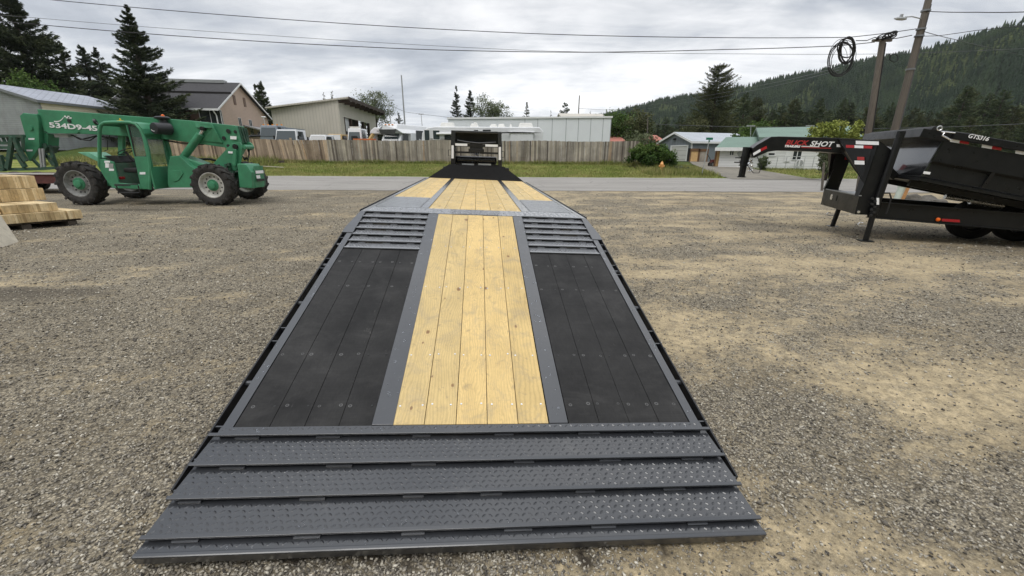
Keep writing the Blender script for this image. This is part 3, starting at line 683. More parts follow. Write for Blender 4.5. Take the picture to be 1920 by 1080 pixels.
    planks(-.57, .552, 6, .562, 'deck_planks'); planks(-1.20, -.665, 4, 1.76, 'side_planks'); planks(.655, 1.20, 4, 1.95, 'side_planks')
    for sgn in (-1, 1):
        mb = MB(); a, b = sorted((sgn*.5735, sgn*.662) if sgn < 0 else (.5555,.652)); dbox(mb, a, b, .562, YE, DZ-.01, DZ+.004); B(mb, 'deck_strip', M_['trailer_grey'], bevel=.002)
        mb = MB(); a, b = (-1.20,-.665) if sgn < 0 else (.655,1.20); ye = 1.757 if sgn < 0 else 1.947
        dbox(mb, a, b, .563, ye, DZ-.012, DZ-.004); y = .60
        while y < ye-.02:
            dbox(mb, a+.01, b-.01, y, y+.034, DZ-.0045, DZ+.008); y += .098
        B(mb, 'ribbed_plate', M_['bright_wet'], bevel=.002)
        mb = MB(); a, b = sorted((sgn*1.203, sgn*1.257)); dbox(mb, a, b, .17, YE, DZ-.2, DZ+.004); B(mb, 'deck_rail', M_['trailer_grey'], bevel=.003)
        mb = MB(); a, b = sorted((sgn*1.300, sgn*1.310)); dbox(mb, a, b, .30, YE, DZ-.09, DZ-.005)
        for y in np.arange(.4, YE, .61): dbox(mb, *sorted((sgn*1.257, sgn*1.299)), y, y+.01, DZ-.08, DZ-.01)
        B(mb, 'rub_rail', M_['black_steel'])
    # --- rain beads
    wt = MB()
    def bead(p, nn, r): 
        k = r*random.uniform(.8,1.2); a = nn.orthogonal().normalized(); wt.lathe([(0,k),(k*.22,k*.86),(k*.36,k*.45)], p, nn, 7)
    for _ in range(420):
        k = random.choices((0,1,2,3,4), (1,3,3,3,1))[0]; s0, s1 = S[k], S[k+1]; q = random.uniform(s0+.01, s1-.015); x = random.uniform(-1.26,1.26)
        a0 = 0.004 if k == 0 else (-.024 if k < 4 else -.022); a1 = .004 if k < 4 else -.006; bead(T(x, q, a0+(a1-a0)*(q-s0)/(s1-.014-s0)+.0002), n, random.choice((.003,.004,.005,.007)))
    for _ in range(110):
        sgn = random.choice((-1,1)); bead(T(sgn*random.uniform(.425,.51), random.uniform(-.1,2.7), .0042), n, random.choice((.003,.004,.006,.008)))
    for _ in range(60):
        sgn = random.choice((-1,1)); bead(T(sgn*random.uniform(1.21,1.25), random.uniform(-.1,2.7), .0032), n, random.choice((.003,.005,.008)))
    for _ in range(700): 
        sgn = random.choice((-1,1)); bead(Vector((sgn*random.uniform(.68,1.19), random.uniform(.6,1.7), DZ-.0038)), Vector((0,0,1)), random.choice((.006,.009,.013)))
    for _ in range(300): bead(Vector((random.uniform(-1.2,1.2), random.uniform(DY+.01,.55), DZ+.0022)), Vector((0,0,1)), random.choice((.004,.006,.009)))
    o = wt.build('rain_beads', M_['water'], t, local=True, smooth=True); tag(o, kind='stuff')
    # --- chassis, axles and wheels underneath
    mb = MB()
    for sgn in (-1,1):
        dbox(mb, sgn*.42-.06, sgn*.42+.06, .2, 8.2, -.32, DZ-.10)
        mb.bar(T(sgn*.42, -.2, -.16), T(sgn*.42, 3.0, -.11), .10, .12)
    for y in np.arange(.3, 6.7, .405): dbox(mb, -1.2, 1.2, y, y+.05, -.08, DZ-.042)
    for s in np.arange(.2, 3.2, .41): tbox(mb, -1.2, 1.2, s, s+.05, -.12, -.041)
    B(mb, 'chassis', M_['black_steel'])
    wz = -.693+.0; 
    gz = -(CH-.6935)+.0
    for y in (1.2, 2.25):
        ax = MB(); ax.tube([(-1.15,y,gz+.40),(1.15,y,gz+.40)], .06, 12); B(ax, 'axle', M_['black_steel'])
        for sgn in (-1,1):
            for dx in (.80, 1.06):
                wl = wheel((sgn*dx, y, gz+.40+.0404*sgn*dx), (1,0,0), .39, .21, t, M_['chrome'], local=True)
    # --- front nose plate, gooseneck uprights and cross bars
    def B2(mb, name, mat, **k): return mb.build(name, mat, t, **k)
    i = TW
    YF = YE+.004
    b0, b1 = Vector((-1.25,YF,DZ+.0)), Vector((1.25,YF,DZ+.0)); t0, t1 = Vector((-.735,YF+.42,.385)), Vector((.735,YF+.42,.385))
    mb = MB(); mb.add([b0,b1,t1,t0, b0+Vector((0,.02,-.2)),b1+Vector((0,.02,-.2)),t1+Vector((0,.03,-.5)),t0+Vector((0,.03,-.5))], [(0,1,2,3),(7,6,5,4),(0,4,5,1),(1,5,6,2),(2,6,7,3),(3,7,4,0)])
    B(mb, 'nose_plate', M_['nose'], bevel=.004)
    YN = 11.72
    d = lambda X, Y, yy=YN: D(820+X/9, 230+Y/9, yy)
    def slab(mb, x0, y0, x1, y1, yy, th):
        mb.prism([d(x0,y0,yy), d(x1,y0+(x1-x0)*.031,yy), d(x1,y1+(x1-x0)*.031,yy), d(x0,y1,yy)], (0,th,0))
    for (xa, xb, ya, ym, yb) in ((225,300,128,345,760),(1025,1088,155,372,785)):
        mb = MB(); mb.prism([d(xa+8,ya), d(xb,ya), d(xb,ym), d(xa,ym)] if xa < 500 else [d(xa,ya), d(xb-8,ya+4), d(xb,ym), d(xa,ym)], (0,.35,0)); o = B2(mb, 'neck_upright', M_['trailer_grey'], bevel=.006)
        mb = MB(); mb.prism([d(xa,ym), d(xb,ym), d(xb,yb), d(xa,yb)], (0,.35,0)); mb.build('upright_leg', M_['black_steel'], o, bevel=.004)
        mb = MB(); X0 = xa+12 if xa < 500 else xa+10; mb.prism([d(X0,ym+38,YN-.004), d(X0+40,ym+38,YN-.004), d(X0+40,ym+258,YN-.004), d(X0,ym+258,YN-.004)], (0,.003,0)); mb.build('reflective_tape', M_['reflect_white'], o)
        hx = xa if xa < 500 else xb; sg = -1 if xa < 500 else 1
        mb = MB(); mb.tube([d(hx,ym+115,YN+.1), d(hx+sg*38,ym+115,YN+.1), d(hx+sg*40,ym+215,YN+.1), d(hx,ym+215,YN+.1)], .009, 6); mb.build('grab_handle', M_['black_steel'], o)
    mb = MB(); slab(mb, 233, 125, 1085, 163, YN+.01, .30); B2(mb, 'neck_top', M_['trailer_grey'], bevel=.008)
    mb = MB(); slab(mb, 300, 163, 1025, 345, YN+.26, .03); gp = B2(mb, 'back_panel', M_['black_steel'])
    mb = MB()
    for k in range(26): slab(mb, 425+k*19, 195, 428+k*19, 300, YN+.245, .006)
    for k in range(7): slab(mb, 425, 195+k*17, 905, 198+k*17, YN+.240, .004)
    mb.build('mesh_grille', M_['rubber'], gp)
    mb = MB(); mb.tube([d(340,295,YN+.05), d(520,325,YN+.02), d(700,345,YN+.02), d(990,330,YN+.05)], .012, 6); B2(mb, 'safety_chain', M_['grey_steel'])
    mb = MB(); slab(mb, 290, 350, 1030, 398, YN+.02, .08); cb_ = B2(mb, 'cross_bar', M_['black_steel'])
    for (x0, x1) in ((295,505),(810,1022)):
        mb = MB(); yy = 348+(x0-290)*.031; slab(mb, x0, yy, x1, yy+40, YN+.012, .004); mb.build('reflective_tape', M_['reflect_white'], cb_)
    mb = MB(); slab(mb, 548, 350, 765, 455, YN+.03, .06); B2(mb, 'plate_bracket', M_['black_steel'])
    mb = MB(); slab(mb, 295, 480, 1025, 512, YN+.03, .08); B2(mb, 'cross_bar', M_['black_steel'])
    mb = MB(); slab(mb, 525, 440, 790, 498, YN+.0, .04); lb = B2(mb, 'hose_plate', M_['black_steel'], bevel=.004)
    mb = MB(); slab(mb, 585, 470, 725, 490, YN-.004, .003); mb.build('hose_plate_slot', M_['rubber'], lb)
    mb = MB()
    for k in range(5): xx = 560+k*38; mb.tube([d(xx,505,YN+.01), d(xx+10,545,YN), d(xx+26,560,YN), d(xx+34,535,YN)], .010, 6)
    B2(mb, 'hose_fittings', M_['grey_steel'])
    mb = MB(); a, b = d(318,625,YN+.3), d(1000,645,YN+.3); mb.tube([a, a.lerp(b,.01), a.lerp(b,.03), b.lerp(a,.03), b.lerp(a,.01), b], [.06,.09,.108,.108,.09,.06], 20); B2(mb, 'air_tank', M_['black_gloss'], smooth=True)
    mb = MB(); slab(mb, 300, 690, 1025, 760, YN+.12, .1)
    B2(mb, 'lower_cross_member', M_['black_steel'])
    mb = MB(); slab(mb, 415, 688, 620, 715, YN+.09, .02); slab(mb, 690, 688, 905, 715, YN+.09, .02); B2(mb, 'step_plate', M_['galv'])
    for X in (98, 1148):
        mb = MB(); slab(mb, X, 740+(25 if X > 500 else 0), X+62, 860+(25 if X > 500 else 0), YN-.1, .12); B2(mb, 'stake_bracket', M_['black_steel'], bevel=.004)
    # neck running forward to the coupler
    mb = MB(); mb.prism([d(250,128,YN+.36), d(310,128,YN+.36), d(310,345,YN+.36), d(250,345,YN+.36)], (.12,1.9,0)); mb.prism([d(1010,155,YN+.36), d(1070,155,YN+.36), d(1070,372,YN+.36), d(1010,372,YN+.36)], (-.15,1.9,0)); B2(mb, 'gooseneck_beam', M_['black_steel'])
    c = d(655,240,YN+2.2); mb = MB(); mb.tube([c+Vector((0,0,.2)), c-Vector((0,0,.55))], .07, 12); B2(mb, 'coupler', M_['black_steel'])
    for sgn in (-1,1):
        p = i @ Vector((sgn*.55, YF+.6, .1)); mb = MB(); mb.tube([p, Vector((p.x, p.y, Hf(p.x,p.y)+.02))], .05, 10); mb.lathe([(0,.12),(.02,.12)], (p.x,p.y,Hf(p.x,p.y)), (0,0,1), 12); B2(mb, 'landing_leg', M_['black_steel'])
    return t
def wheel(c, axis, r, wd, parent, rimmat, local=False, lugs=0, hub=None, side=1, holes=0, tyre=None, rf=.60):
    """tyre and rim as parts; axis points to the outside face"""
    ax = Vector(axis).normalized(); c = Vector(c); h = wd/2
    w_ = MB(); prof = [(-h*.80,r*rf),(-h*.98,r*(rf+.14)),(-h*.95,r*.90),(-h*.78,r*.985),(-h*.3,r),(h*.3,r),(h*.78,r*.985),(h*.95,r*.90),(h*.98,r*(rf+.14)),(h*.80,r*rf),(h*.3,r*(rf-.02)),(-h*.3,r*(rf-.02))]
    w_.lathe(prof, c, ax, 40, closed=True)
    u = ax.orthogonal().normalized(); v = ax.cross(u)
    if lugs:
        for k in range(lugs*2):
            a = 2*math.pi*k/(lugs*2); s = 1 if k % 2 else -1
            def pt(al, z, rr): return c+ax*z+(u*math.cos(al)+v*math.sin(al))*rr
            da = .065; sk = .20*1
            P = [pt(a-da, s*h*.06, r*.98), pt(a+da, s*h*.06, r*.98), pt(a+sk+da*.9, s*h*1.0, r*.93), pt(a+sk-da*.9, s*h*1.0, r*.93),
                 pt(a-da*.8, s*h*.08, r*1.055), pt(a+da*.8, s*h*.08, r*1.055), pt(a+sk+da*.7, s*h*1.02, r*1.015), pt(a+sk-da*.7, s*h*1.02, r*1.015)]
            w_.add(P, [(0,1,2,3),(4,7,6,5),(0,4,5,1),(1,5,6,2),(2,6,7,3),(3,7,4,0)])
            P = [pt(a+sk-da*.9, s*h*1.0, r*.93), pt(a+sk+da*.9, s*h*1.0, r*.93), pt(a+sk+da*.8, s*h*1.03, r*.80), pt(a+sk-da*.8, s*h*1.03, r*.80), pt(a+sk-da*.7, s*h*1.04, r*1.0), pt(a+sk+da*.7, s*h*1.04, r*1.0)]
            w_.add(P, [(0,1,5,4),(4,5,2,3)])
    o = w_.build('wheel', tyre or M_['tyre'], parent, smooth=True, local=local)
    rm = MB(); rr = r*rf
    rm.lathe([(h*.78,rr),(h*.80,rr*.94),(h*.62,rr*.90),(h*.30,rr*.84),(h*.22,rr*.55),(h*.40,rr*.48),(h*.42,rr*.1)], c, ax, 32, closed=False, c0=False)
    if holes:
        hb = rm.on(1)
        for k in range(holes):
            a = 2*math.pi*k/holes; p = c+(u*math.cos(a)+v*math.sin(a))*rr*.66+ax*(h*.262-.004); hb.lathe([(0,rr*.06),(.012,rr*.06)], p, ax, 10)
    ro = rm.build('rim', [rimmat, M_['rubber']], o, smooth=True, local=local)
    if hub:
        hb = MB(); hb.lathe([(h*.3,rr*.46),(h*.52,rr*.44),(h*.55,rr*.30),(h*.80,rr*.26),(h*.84,rr*.12)], c, ax, 20)
        for k in range(14):
            a = 2*math.pi*k/14; hb.lathe([(h*.52,rr*.035),(h*.60,rr*.03)], c+(u*math.cos(a)+v*math.sin(a))*rr*.38, ax, 6)
        hb.build('hub', hub, o, local=local)
    return o
M_['galv'] = pm('galvanised', (.42,.43,.43), .45, .5, .15, 8)
M_['nose'] = pm('matt_black_paint', (.010,.0097,.0095), .85, 0, .15, 6, .05, 150, .15)
main_trailer()
# ================================================================== GREEN TELEHANDLER (left)
def telehandler():
    YA = 13.12
    t = thing('telehandler', 'green telescopic handler with big lugged tyres and an open cab', 'telehandler', (-11.4, 14.2, 0))
    c1 = lambda X, Y, y: D(X/6.97, 190+Y/6.97, y)
    c2 = lambda X, Y, y: D(170+X/5.682, 200+Y/5.682, y)
    c3 = lambda X, Y, y: D(310+X/6, 210+Y/6, y)
    gr, gd, bk = M_['green'], M_['green_dark'], M_['black_steel']
    def pr(name, fn, pts, y, th, mat=gr, parent=t, bev=.012):
        mb = MB(); mb.prism([fn(a, b, y) for a, b in pts], (0,th,0)); return mb.build(name, mat, parent, bevel=bev)
    # wheels
    for px, py, yc, rim, sd in ((141,343.5,13.33,M_['rim_grey'],-1),(394,346.5,13.33,M_['rim_white'],-1),(278,0,15.35,M_['rim_grey'],-1),(470,0,15.35,M_['rim_white'],-1)):
        if py: p = D(px, py, 13.12); x = p.x; r = p.z
        else: g = G(px, 371); x = (D(141,343,13.12).x if px < 300 else D(394,346,13.12).x)-.20; r = .655
        wheel((x, yc, r-.02), (0,sd,0), r-.025, .42, t, rim, lugs=16, hub=gr, holes=12, tyre=M_['tyre'], rf=.63)
    xl, xr = D(141,343,13.12).x, D(394,346,13.12).x
    mb = MB()
    for x in (xl, xr): mb.tube([(x,13.3,.64),(x,13.9,.60),(x,14.8,.60),(x,15.4,.64)], [.12,.16,.16,.12], 12)
    mb.build('axle', gd, t, smooth=True)
    # chassis
    zb = c3(100,845,13.5).z; zt = c3(100,640,13.5).z
    mb = MB(); mb.box(((xl+xr)/2, 14.35, .72), (xr-xl+.9, .75, .45)); mb.build('chassis', gr, t, bevel=.03)
    pr('side_body', c3, [(25,655),(50,500),(150,490),(270,600),(330,640),(330,850),(40,852),(25,800)], 13.42, .5)
    pr('hood', c3, [(55,495),(160,490),(430,590),(330,650),(60,650)], 13.62, .5, bev=.03)
    pr('fuel_tank_guard', c3, [(62,660),(180,655),(200,690),(150,765),(100,785),(75,760)], 13.40, .03, bev=.006)
    # lid on the far left of the cab
    pr('front_fender', c1, [(1010,665),(1150,662),(1285,735),(1285,790)], 13.7, .6, M_['green_pale'])
    # boom
    pr('boom', c1, [(482,105),(660,120),(1400,190)], 13.78, .5) if False else None
    mb = MB(); P = [(68.9,204.7),(125,208),(357,226),(441,235.5),(450,268),(440,290),(421,276.5),(365,268.5),(300,260),(191,252.5),(92,249),(82,246)]
    mb.prism([D(a,b,13.80) for a,b in P], (0,.46,0)); boom = mb.build('boom', gr, t, bevel=.015)
    mb = MB(); mb.prism([c1(590,375,13.77), c1(640,360,13.77), c1(1030,395,13.77), c1(1000,420,13.77), c1(630,418,13.77)], (0,.03,0)); mb.build('boom_doubler', gr, boom)
    mb = MB(); mb.prism([c3(330,120,13.74), c3(520,135,13.70), c3(580,240,13.70), c3(640,345,13.75), c3(520,335,13.77), c3(395,330,13.77), c3(530,180,13.70), c3(345,175,13.72)], (0,.05,0)); mb.build('lift_bracket', gr, boom, bevel=.006)
    mb = MB()
    mb.prism([c3(335,172,13.765), c3(535,185,13.765), c3(600,320,13.765), c3(395,322,13.765)], (0,.012,0)); mb.build('bracket_recess', M_['green_shade'], boom)
    for (X, Y, r) in ((705,215,21),(785,222,16),(655,293,19),(705,380,16)):
        mb = MB(); c = c3(X, Y, 13.765); mb.lathe([(0,r/6*.0178),(.02,r/6*.0178)], c, (0,1,0), 20); mb.build('boom_hole', M_['rubber'], boom)
    for (X, Y, w_, h_) in ((730,270,70,36),(706,440,60,24)):
        mb = MB(); c = lambda a, b: c3(a, b, 13.757 if Y < 400 else 13.635); mb.prism([c(X,Y), c(X+w_,Y+4), c(X+w_,Y+h_+3), c(X,Y+h_)], (0,.004,0)); mb.build('warning_sticker', M_['reflect_white'], boom)
    mb = MB(); c = c1(900,255,13.78); mb.lathe([(0,.055),(.02,.055)], c, (0,1,0), 18); mb.build('boom_hole', M_['rubber'], boom)
    xd = (c1(1265,384,13.79)-c1(650,336,13.79)); up = Vector((0,0,1))
    sz = xd.length
    tm = textmesh('model_lettering', '534D9-45', .205, M_['text_white'], boom, c1(648,338,13.79), xd, up, shear=0, extrude=.003, off=.006, sx=1.0)
    w0 = max(v.co.dot(xd.normalized()) for v in tm.data.vertices)-min(v.co.dot(xd.normalized()) for v in tm.data.vertices)
    k = sz/w0*1.02; o0 = c1(648,338,13.79); xdn = xd.normalized()
    for v in tm.data.vertices: d_ = (v.co-o0).dot(xdn); v.co = v.co+xdn*d_*(k-1)
    mb = MB(); pts = []
    for a in np.linspace(0, 1, 9): pts.append((705+125*a, 262-6*a+ -46*a**3+8*math.sin(a*3.1)))
    top = [c1(X, Y-8, 13.79) for X, Y in pts]; bot = [c1(X, Y+6, 13.79) for X, Y in reversed(pts)]
    mb.prism(top+bot, (0,.004,0))
    for (a, b, w_, h_) in ((838,186,22,20),(862,202,26,20),(880,188,26,16),(905,208,30,18),(890,228,20,12)): mb.prism([c1(a,b,13.79), c1(a+w_,b+2,13.79), c1(a+w_,b+h_,13.79), c1(a,b+h_,13.79)], (0,.004,0))
    mb.build('white_emblem', M_['text_white'], boom)
    mb = MB(); c = c2(315,155,13.35); pts = []
    for q in range(10): r = .11 if q % 2 == 0 else .045; pts.append(c+Vector((math.sin(q*math.pi/5)*r, 0, math.cos(q*math.pi/5)*r*.8)))
    mb.prism(pts, (0,.02,0)); mb.build('yellow_star', M_['yellow'], boom)
    # boom tail, tower and pivot
    for dy in (0, .82):
        o = pr('boom_tower', c3, [(530,588),(690,412),(745,352),(835,342),(868,400),(835,580),(800,660),(560,660)], 13.66+dy, .09)
        if dy == 0:
            mb = MB(); mb.lathe([(0,.075),(.10,.075)], c3(780,390,13.6), (0,1,0), 20); mb.build('pivot_pin', bk, o)
            mb = MB(); mb.bar(c3(786,420,13.6), c3(780,600,13.6), .09, .10); mb.build('tower_rib', gr, o, bevel=.01)
    mb = MB(); mb.lathe([(0,.07),(.45,.07)], c3(880,393,13.7), (0,1,0), 16); mb.lathe([(0,.13),(.06,.13)], c3(935,385,14.1), (0,1,0), 20); mb.build('chain_roller', gr, t)
    for (a, b, c, d_) in ((820,160,870,350),(850,165,905,350),(880,175,925,345),(905,180,945,370)):
        mb = MB(); mb.bar(c3(a,b,13.95+(a-820)*.003), c3(c,d_,13.95+(a-820)*.003), .05, .05); mb.build('boom_chain_guard', gd, t)
    mb = MB()
    for k in range(5): mb.tube([c3(860+k*8,480+k*14,13.9), c3(890+k*6,540-k*8,13.85), c3(930,520+k*8,13.9), c3(945,470-k*10,14.0), c3(915,400,14.1)], .018, 6)
    mb.build('hoses', M_['rubber'], t)
    mb = MB(); mb.tube([c3(880,400,14.2), c3(920,290,14.4), c3(960,270,14.5), c3(1070,268,14.7)], .035, 8); mb.build('hoses', M_['rubber'], t)
    # lift cylinders
    for dy in (0, .95):
        a, b, c = (c3(128,612,13.72+dy), c3(398,248,13.72+dy), c3(432,188,13.72+dy)); 
        if dy: sh = Vector((.02,0,0)); a, b, c = a+sh, b+sh, c+sh
        mb = MB(); mb.tube([a, b], .105, 20); cy = mb.build('lift_cylinder', gr, t, smooth=True)
        mb = MB(); mb.tube([b, c], .05, 16); mb.build('piston_rod', M_['chrome'], cy, smooth=True)
        mb = MB(); mb.lathe([(-.1,.06),(.1,.06)], c, (0,1,0), 16); mb.build('cylinder_pin', bk, cy); mb = MB(); mb.lathe([(-.12,.09),(.12,.09)], a, (0,1,0), 16); mb.build('cylinder_pin', bk, cy)
    mb = MB(); mb.tube([c3(300,532,14.3), c3(500,530,14.3), c3(560,545,14.3)], .035, 10); mb.build('hydraulic_pipe', M_['rubber'], t)
    mb = MB(); mb.tube([c3(-250,290,13.9), c3(20,320,13.9), c3(200,345,13.9), c3(420,362,13.9)], .014, 6); mb.tube([c3(-250,300,14.0), c3(20,326,14.0), c3(200,358,14.0), c3(430,368,14.0)], .014, 6); mb.build('hydraulic_pipe', M_['rubber'], t)
    mb = MB(); mb.tube([c1(930,440,13.9), c1(1000,465,13.85), c1(1100,505,13.85), c1(1180,510,13.85), c1(1260,455,13.9), c1(1500,480,13.9)], .018, 6); mb.tube([c1(950,445,14.0), c1(1050,500,14.0), c1(1150,480,14.0), c1(1260,450,14.0)], .018, 6); mb.build('hoses', M_['rubber'], t)
    mb = MB(); mb.box(c1(860,450,14.0), (.42,.3,.10)); mb.build('valve_block', M_['galv'], t)
    # counterweight
    near = [(805,580),(905,588),(968,680),(978,860),(835,852)]
    mb = MB(); ys = 13.45
    A = [c3(X, Y, ys) for X, Y in near]; 
    back = [Vector((p.x, 14.15, p.z)) for p in A]
    x_end = c3(978,860,ys).x
    A2 = A; mb.add(A+back, [(4,3,2,1,0),(5,6,7,8,9)]+[(i,(i+1)%5,5+(i+1)%5,5+i) for i in range(5)]); cw = mb.build('counterweight', gr, t, bevel=.02)
    mb = MB(); p = A[2]; q = A[3]
    mb.prism([Vector((A[2].x+.004,13.6,A[1].z-.06)), Vector((A[2].x+.004,14.1,A[1].z-.06)), Vector((A[3].x+.004,14.1,A[3].z+.02)), Vector((A[3].x+.004,13.6,A[3].z+.02))], (.012,0,0)); mb.build('end_plate', gr, cw)
    for (z0, wd, hh) in ((.14,.42,.09),(.28,.20,.10),(.40,.40,.07)):
        mb = MB(); x = A[2].x+.02; zz = A[1].z-.06-z0; mb.prism([Vector((x,13.64,zz)), Vector((x,13.64+wd,zz)), Vector((x,13.64+wd,zz-hh)), Vector((x,13.64,zz-hh))], (.006,0,0)); mb.build('sticker', M_['reflect_white'] if z0 < .3 else M_['black_steel'], cw)
    mb = MB(); mb.box((xr+.35,14.3,.75), (.9,.9,.5)); mb.build('rear_frame', gd, t, bevel=.03)
    mb = MB()
    for q in ((690,600),(735,650),(760,680),(640,640),(720,590)): mb.box(c3(q[0],q[1],13.62), (.07,.12,.09))
    mb.build('valve_block', gd, t)
    # cab
    YC = 13.16
    def cp(name, pts, y=YC, th=.07, mat=gr, bev=.012, parent=None): return pr(name, c2, pts, y, th, mat, parent or cab, bev)
    mb = MB(); mb.prism([c2(X,Y,YC) for X,Y in [(88,600),(140,560),(300,810),(232,866)]], (0,.05,0)); 
    cab = pr('cab', c2, [(82,560),(135,560),(245,590),(300,812),(520,830),(540,880),(230,868),(150,760),(82,645)], YC, .05)
    W = .82
    # near frame: rounded hoop
    hoop = [(98,640),(94,420),(96,250),(110,195),(150,170),(250,165),(420,168),(480,185),(530,240),(560,300),(615,470),(636,640),(634,880)]
    mb = MB(); mb.tube([c2(X,Y,YC+.03) for X,Y in hoop], .048, 10); mb.build('roll_frame', gr, cab, smooth=True)
    mb = MB(); mb.tube([c2(X,Y,YC+.03)+Vector((0,W,0)) for X,Y in hoop], .045, 10); mb.build('roll_frame', gr, cab, smooth=True)
    rf = [(98,190),(112,176),(150,160),(250,152),(440,158),(500,180),(548,235),(575,285)]
    mb = MB(); mb.add([c2(X,Y,YC-.0) for X,Y in rf]+[c2(X,Y,YC)+Vector((0,W+.06,0)) for X,Y in rf]+[c2(X,Y+12,YC) for X,Y in rf]+[c2(X,Y+12,YC)+Vector((0,W+.06,0)) for X,Y in rf],
        [(i,i+1,9+i,8+i) for i in range(7)]+[(16+i,24+i,25+i,17+i) for i in range(7)]+[(i,16+i,17+i,i+1) for i in range(7)]+[(8+i,9+i,25+i,24+i) for i in range(7)]+[(0,8,24,16),(7,23,31,15)]); mb.build('cab_roof', gr, cab)
    # right hand (rear) wall of the cab: window in a frame
    x0, x1 = c2(560,300,YC), c2(636,640,YC); zlow = c2(634,880,YC).z
    def wall(a, b, th=.05, mat=gr, name='cab_rear_wall', y0=YC, y1=YC+W, off=0):
        m2 = MB(); A = Vector((a.x+off,y0,a.z)); Bq = Vector((b.x+off,y0,b.z)); C = Vector((b.x+off,y1,b.z)); Dd = Vector((a.x+off,y1,a.z)); m2.prism([A,Bq,C,Dd], (-th,0,0)); return m2.build(name, mat, cab, bevel=.004)
    rw = wall(x1, Vector((x1.x-.01,0,zlow))); 
    wall(x0, x1, .05, gr, 'window_post', YC, YC+.11); wall(x0, x1, .05, gr, 'window_post', YC+W-.10, YC+W)
    wall(x0, x0.lerp(x1,.12), .05, gr, 'window_head'); gl = wall(x0.lerp(x1,.10), x1.lerp(x0,.06), .012, M_['cab_glass'], 'rear_window', YC+.1, YC+W-.1, -.02)
    # side door with curved window
    gpl = [(405,195),(440,195),(500,225),(545,300),(598,500),(590,530),(480,530),(470,500)]
    o = pr('door_window', c2, gpl, YC+.02, .015, M_['cab_glass'], cab, 0)
    mb = MB(); mb.tube([c2(X,Y,YC+.015) for X,Y in gpl+[gpl[0]]], .016, 6); mb.build('window_seal', M_['rubber'], o)
    d_ = pr('cab_door', c2, [(470,530),(600,532),(634,640),(628,880),(545,878),(520,800),(480,620)], YC-.005, .05, gr, cab, .008)
    mb = MB(); mb.prism([c2(522,698,YC-.01), c2(582,696,YC-.01), c2(582,722,YC-.01), c2(522,722,YC-.01)], (0,.004,0)); mb.build('sticker', M_['reflect_white'], d_)
    mb = MB(); mb.tube([c2(383,195,YC+.02), c2(470,520,YC+.02), c2(545,860,YC+.02)], .022, 8); mb.build('door_post', gr, cab)
    mb = MB(); mb.prism([c2(240,228,YC+W-.05), c2(335,228,YC+W-.05), c2(335,520,YC+W-.05), c2(285,520,YC+W-.05)][:0] or [c2(288,228,YC+W-.05), c2(338,228,YC+W-.05), c2(338,520,YC+W-.05), c2(290,520,YC+W-.05)], (0,.05,0)); mb.build('far_post', gr, cab)
    # inside: floor, far wall, dash, seat, steering wheel
    mb = MB(); mb.prism([c2(110,520,YC+W-.02), c2(600,560,YC+W-.02), c2(600,860,YC+W-.02), c2(250,850,YC+W-.02), c2(110,640,YC+W-.02)], (0,.03,0)); mb.build('inner_wall', gd, cab)
    fz = c2(400,840,YC).z; xa, xb = c2(235,850,YC).x, c2(600,850,YC).x; mb = MB(); mb.box(((xa+xb)/2, YC+W/2, fz), (xb-xa, W-.04, .04)); mb.build('cab_floor', gd, cab)
    mb = MB(); mb.prism([c2(150,520,YC+.15), c2(280,520,YC+.15), c2(330,590,YC+.15), c2(250,600,YC+.15)], (0,.5,0)); mb.build('dashboard', M_['rubber'], cab, bevel=.01)
    mb = MB(); sc_ = c2(470,640,YC+.4); mb.box(sc_+Vector((0,0,-.1)), (.42,.42,.14)); mb.build('seat', M_['rubber'], cab, bevel=.04)
    mb = MB(); c = c2(372,478,YC+.36); ax = Vector((-.45,0,.9)).normalized(); u = ax.orthogonal().normalized(); v = ax.cross(u)
    mb.tube([c+(u*math.cos(a)+v*math.sin(a))*.205 for a in np.linspace(0, 2*math.pi, 25)], .014, 6, False)
    for a in (.4, 2.5, 4.6): mb.tube([c, c+(u*math.cos(a)+v*math.sin(a))*.2], .01, 5)
    mb.tube([c, c-ax*.32], .03, 8); mb.build('steering_wheel', M_['rubber'], cab)
    for (a, b, w_, h_) in ((145,575,60,22),(155,600,38,50),(195,605,45,48),(195,658,52,26)):
        mb = MB(); mb.prism([c2(a,b,YC-.005), c2(a+w_,b+3,YC-.005), c2(a+w_,b+h_,YC-.005), c2(a,b+h_,YC-.005)], (0,.004,0)); mb.build('sticker', M_['reflect_white'] if b != 605 else M_['galv'], cab)
    mb = MB(); p = c2(300,760,YC+.2); mb.box(p, (.30,.14,.08)); mb.build('red_cloth', M_['reflect_red'], cab, bevel=.02)
    mb = MB(); mb.tube([c2(125,350,YC+W), c2(180,360,YC+W), c2(180,460,YC+W), c2(150,470,YC+W)], .012, 6); mb.build('grab_handle', bk, cab)
    mb = MB()
    for (a, b, c, d2) in ((255,828,500,828),(290,915,520,918),(272,840,300,915),(505,840,525,915),(255,840,420,842)): mb.tube([c2(a,b,YC-.12), c2(c,d2,YC-.12)], .016, 6)
    mb.tube([c2(330,828,YC-.12), c2(330,835,YC+.2)], .015, 6); mb.build('cab_step', bk, cab)
    # air cleaner, intake and beacon
    mb = MB(); c = c2(712,232,13.42); mb.lathe([(-.16,.11),(-.155,.155),(-.13,.165),(.06,.165),(.10,.175),(.30,.175),(.32,.12)], c+Vector((.05,0,0)), (.30,1,0), 28); ac = mb.build('air_cleaner', M_['plastic_black'], t, smooth=True)
    mb = MB(); cc = c+Vector((.05,0,0))-Vector((.30,1,0)).normalized()*.165
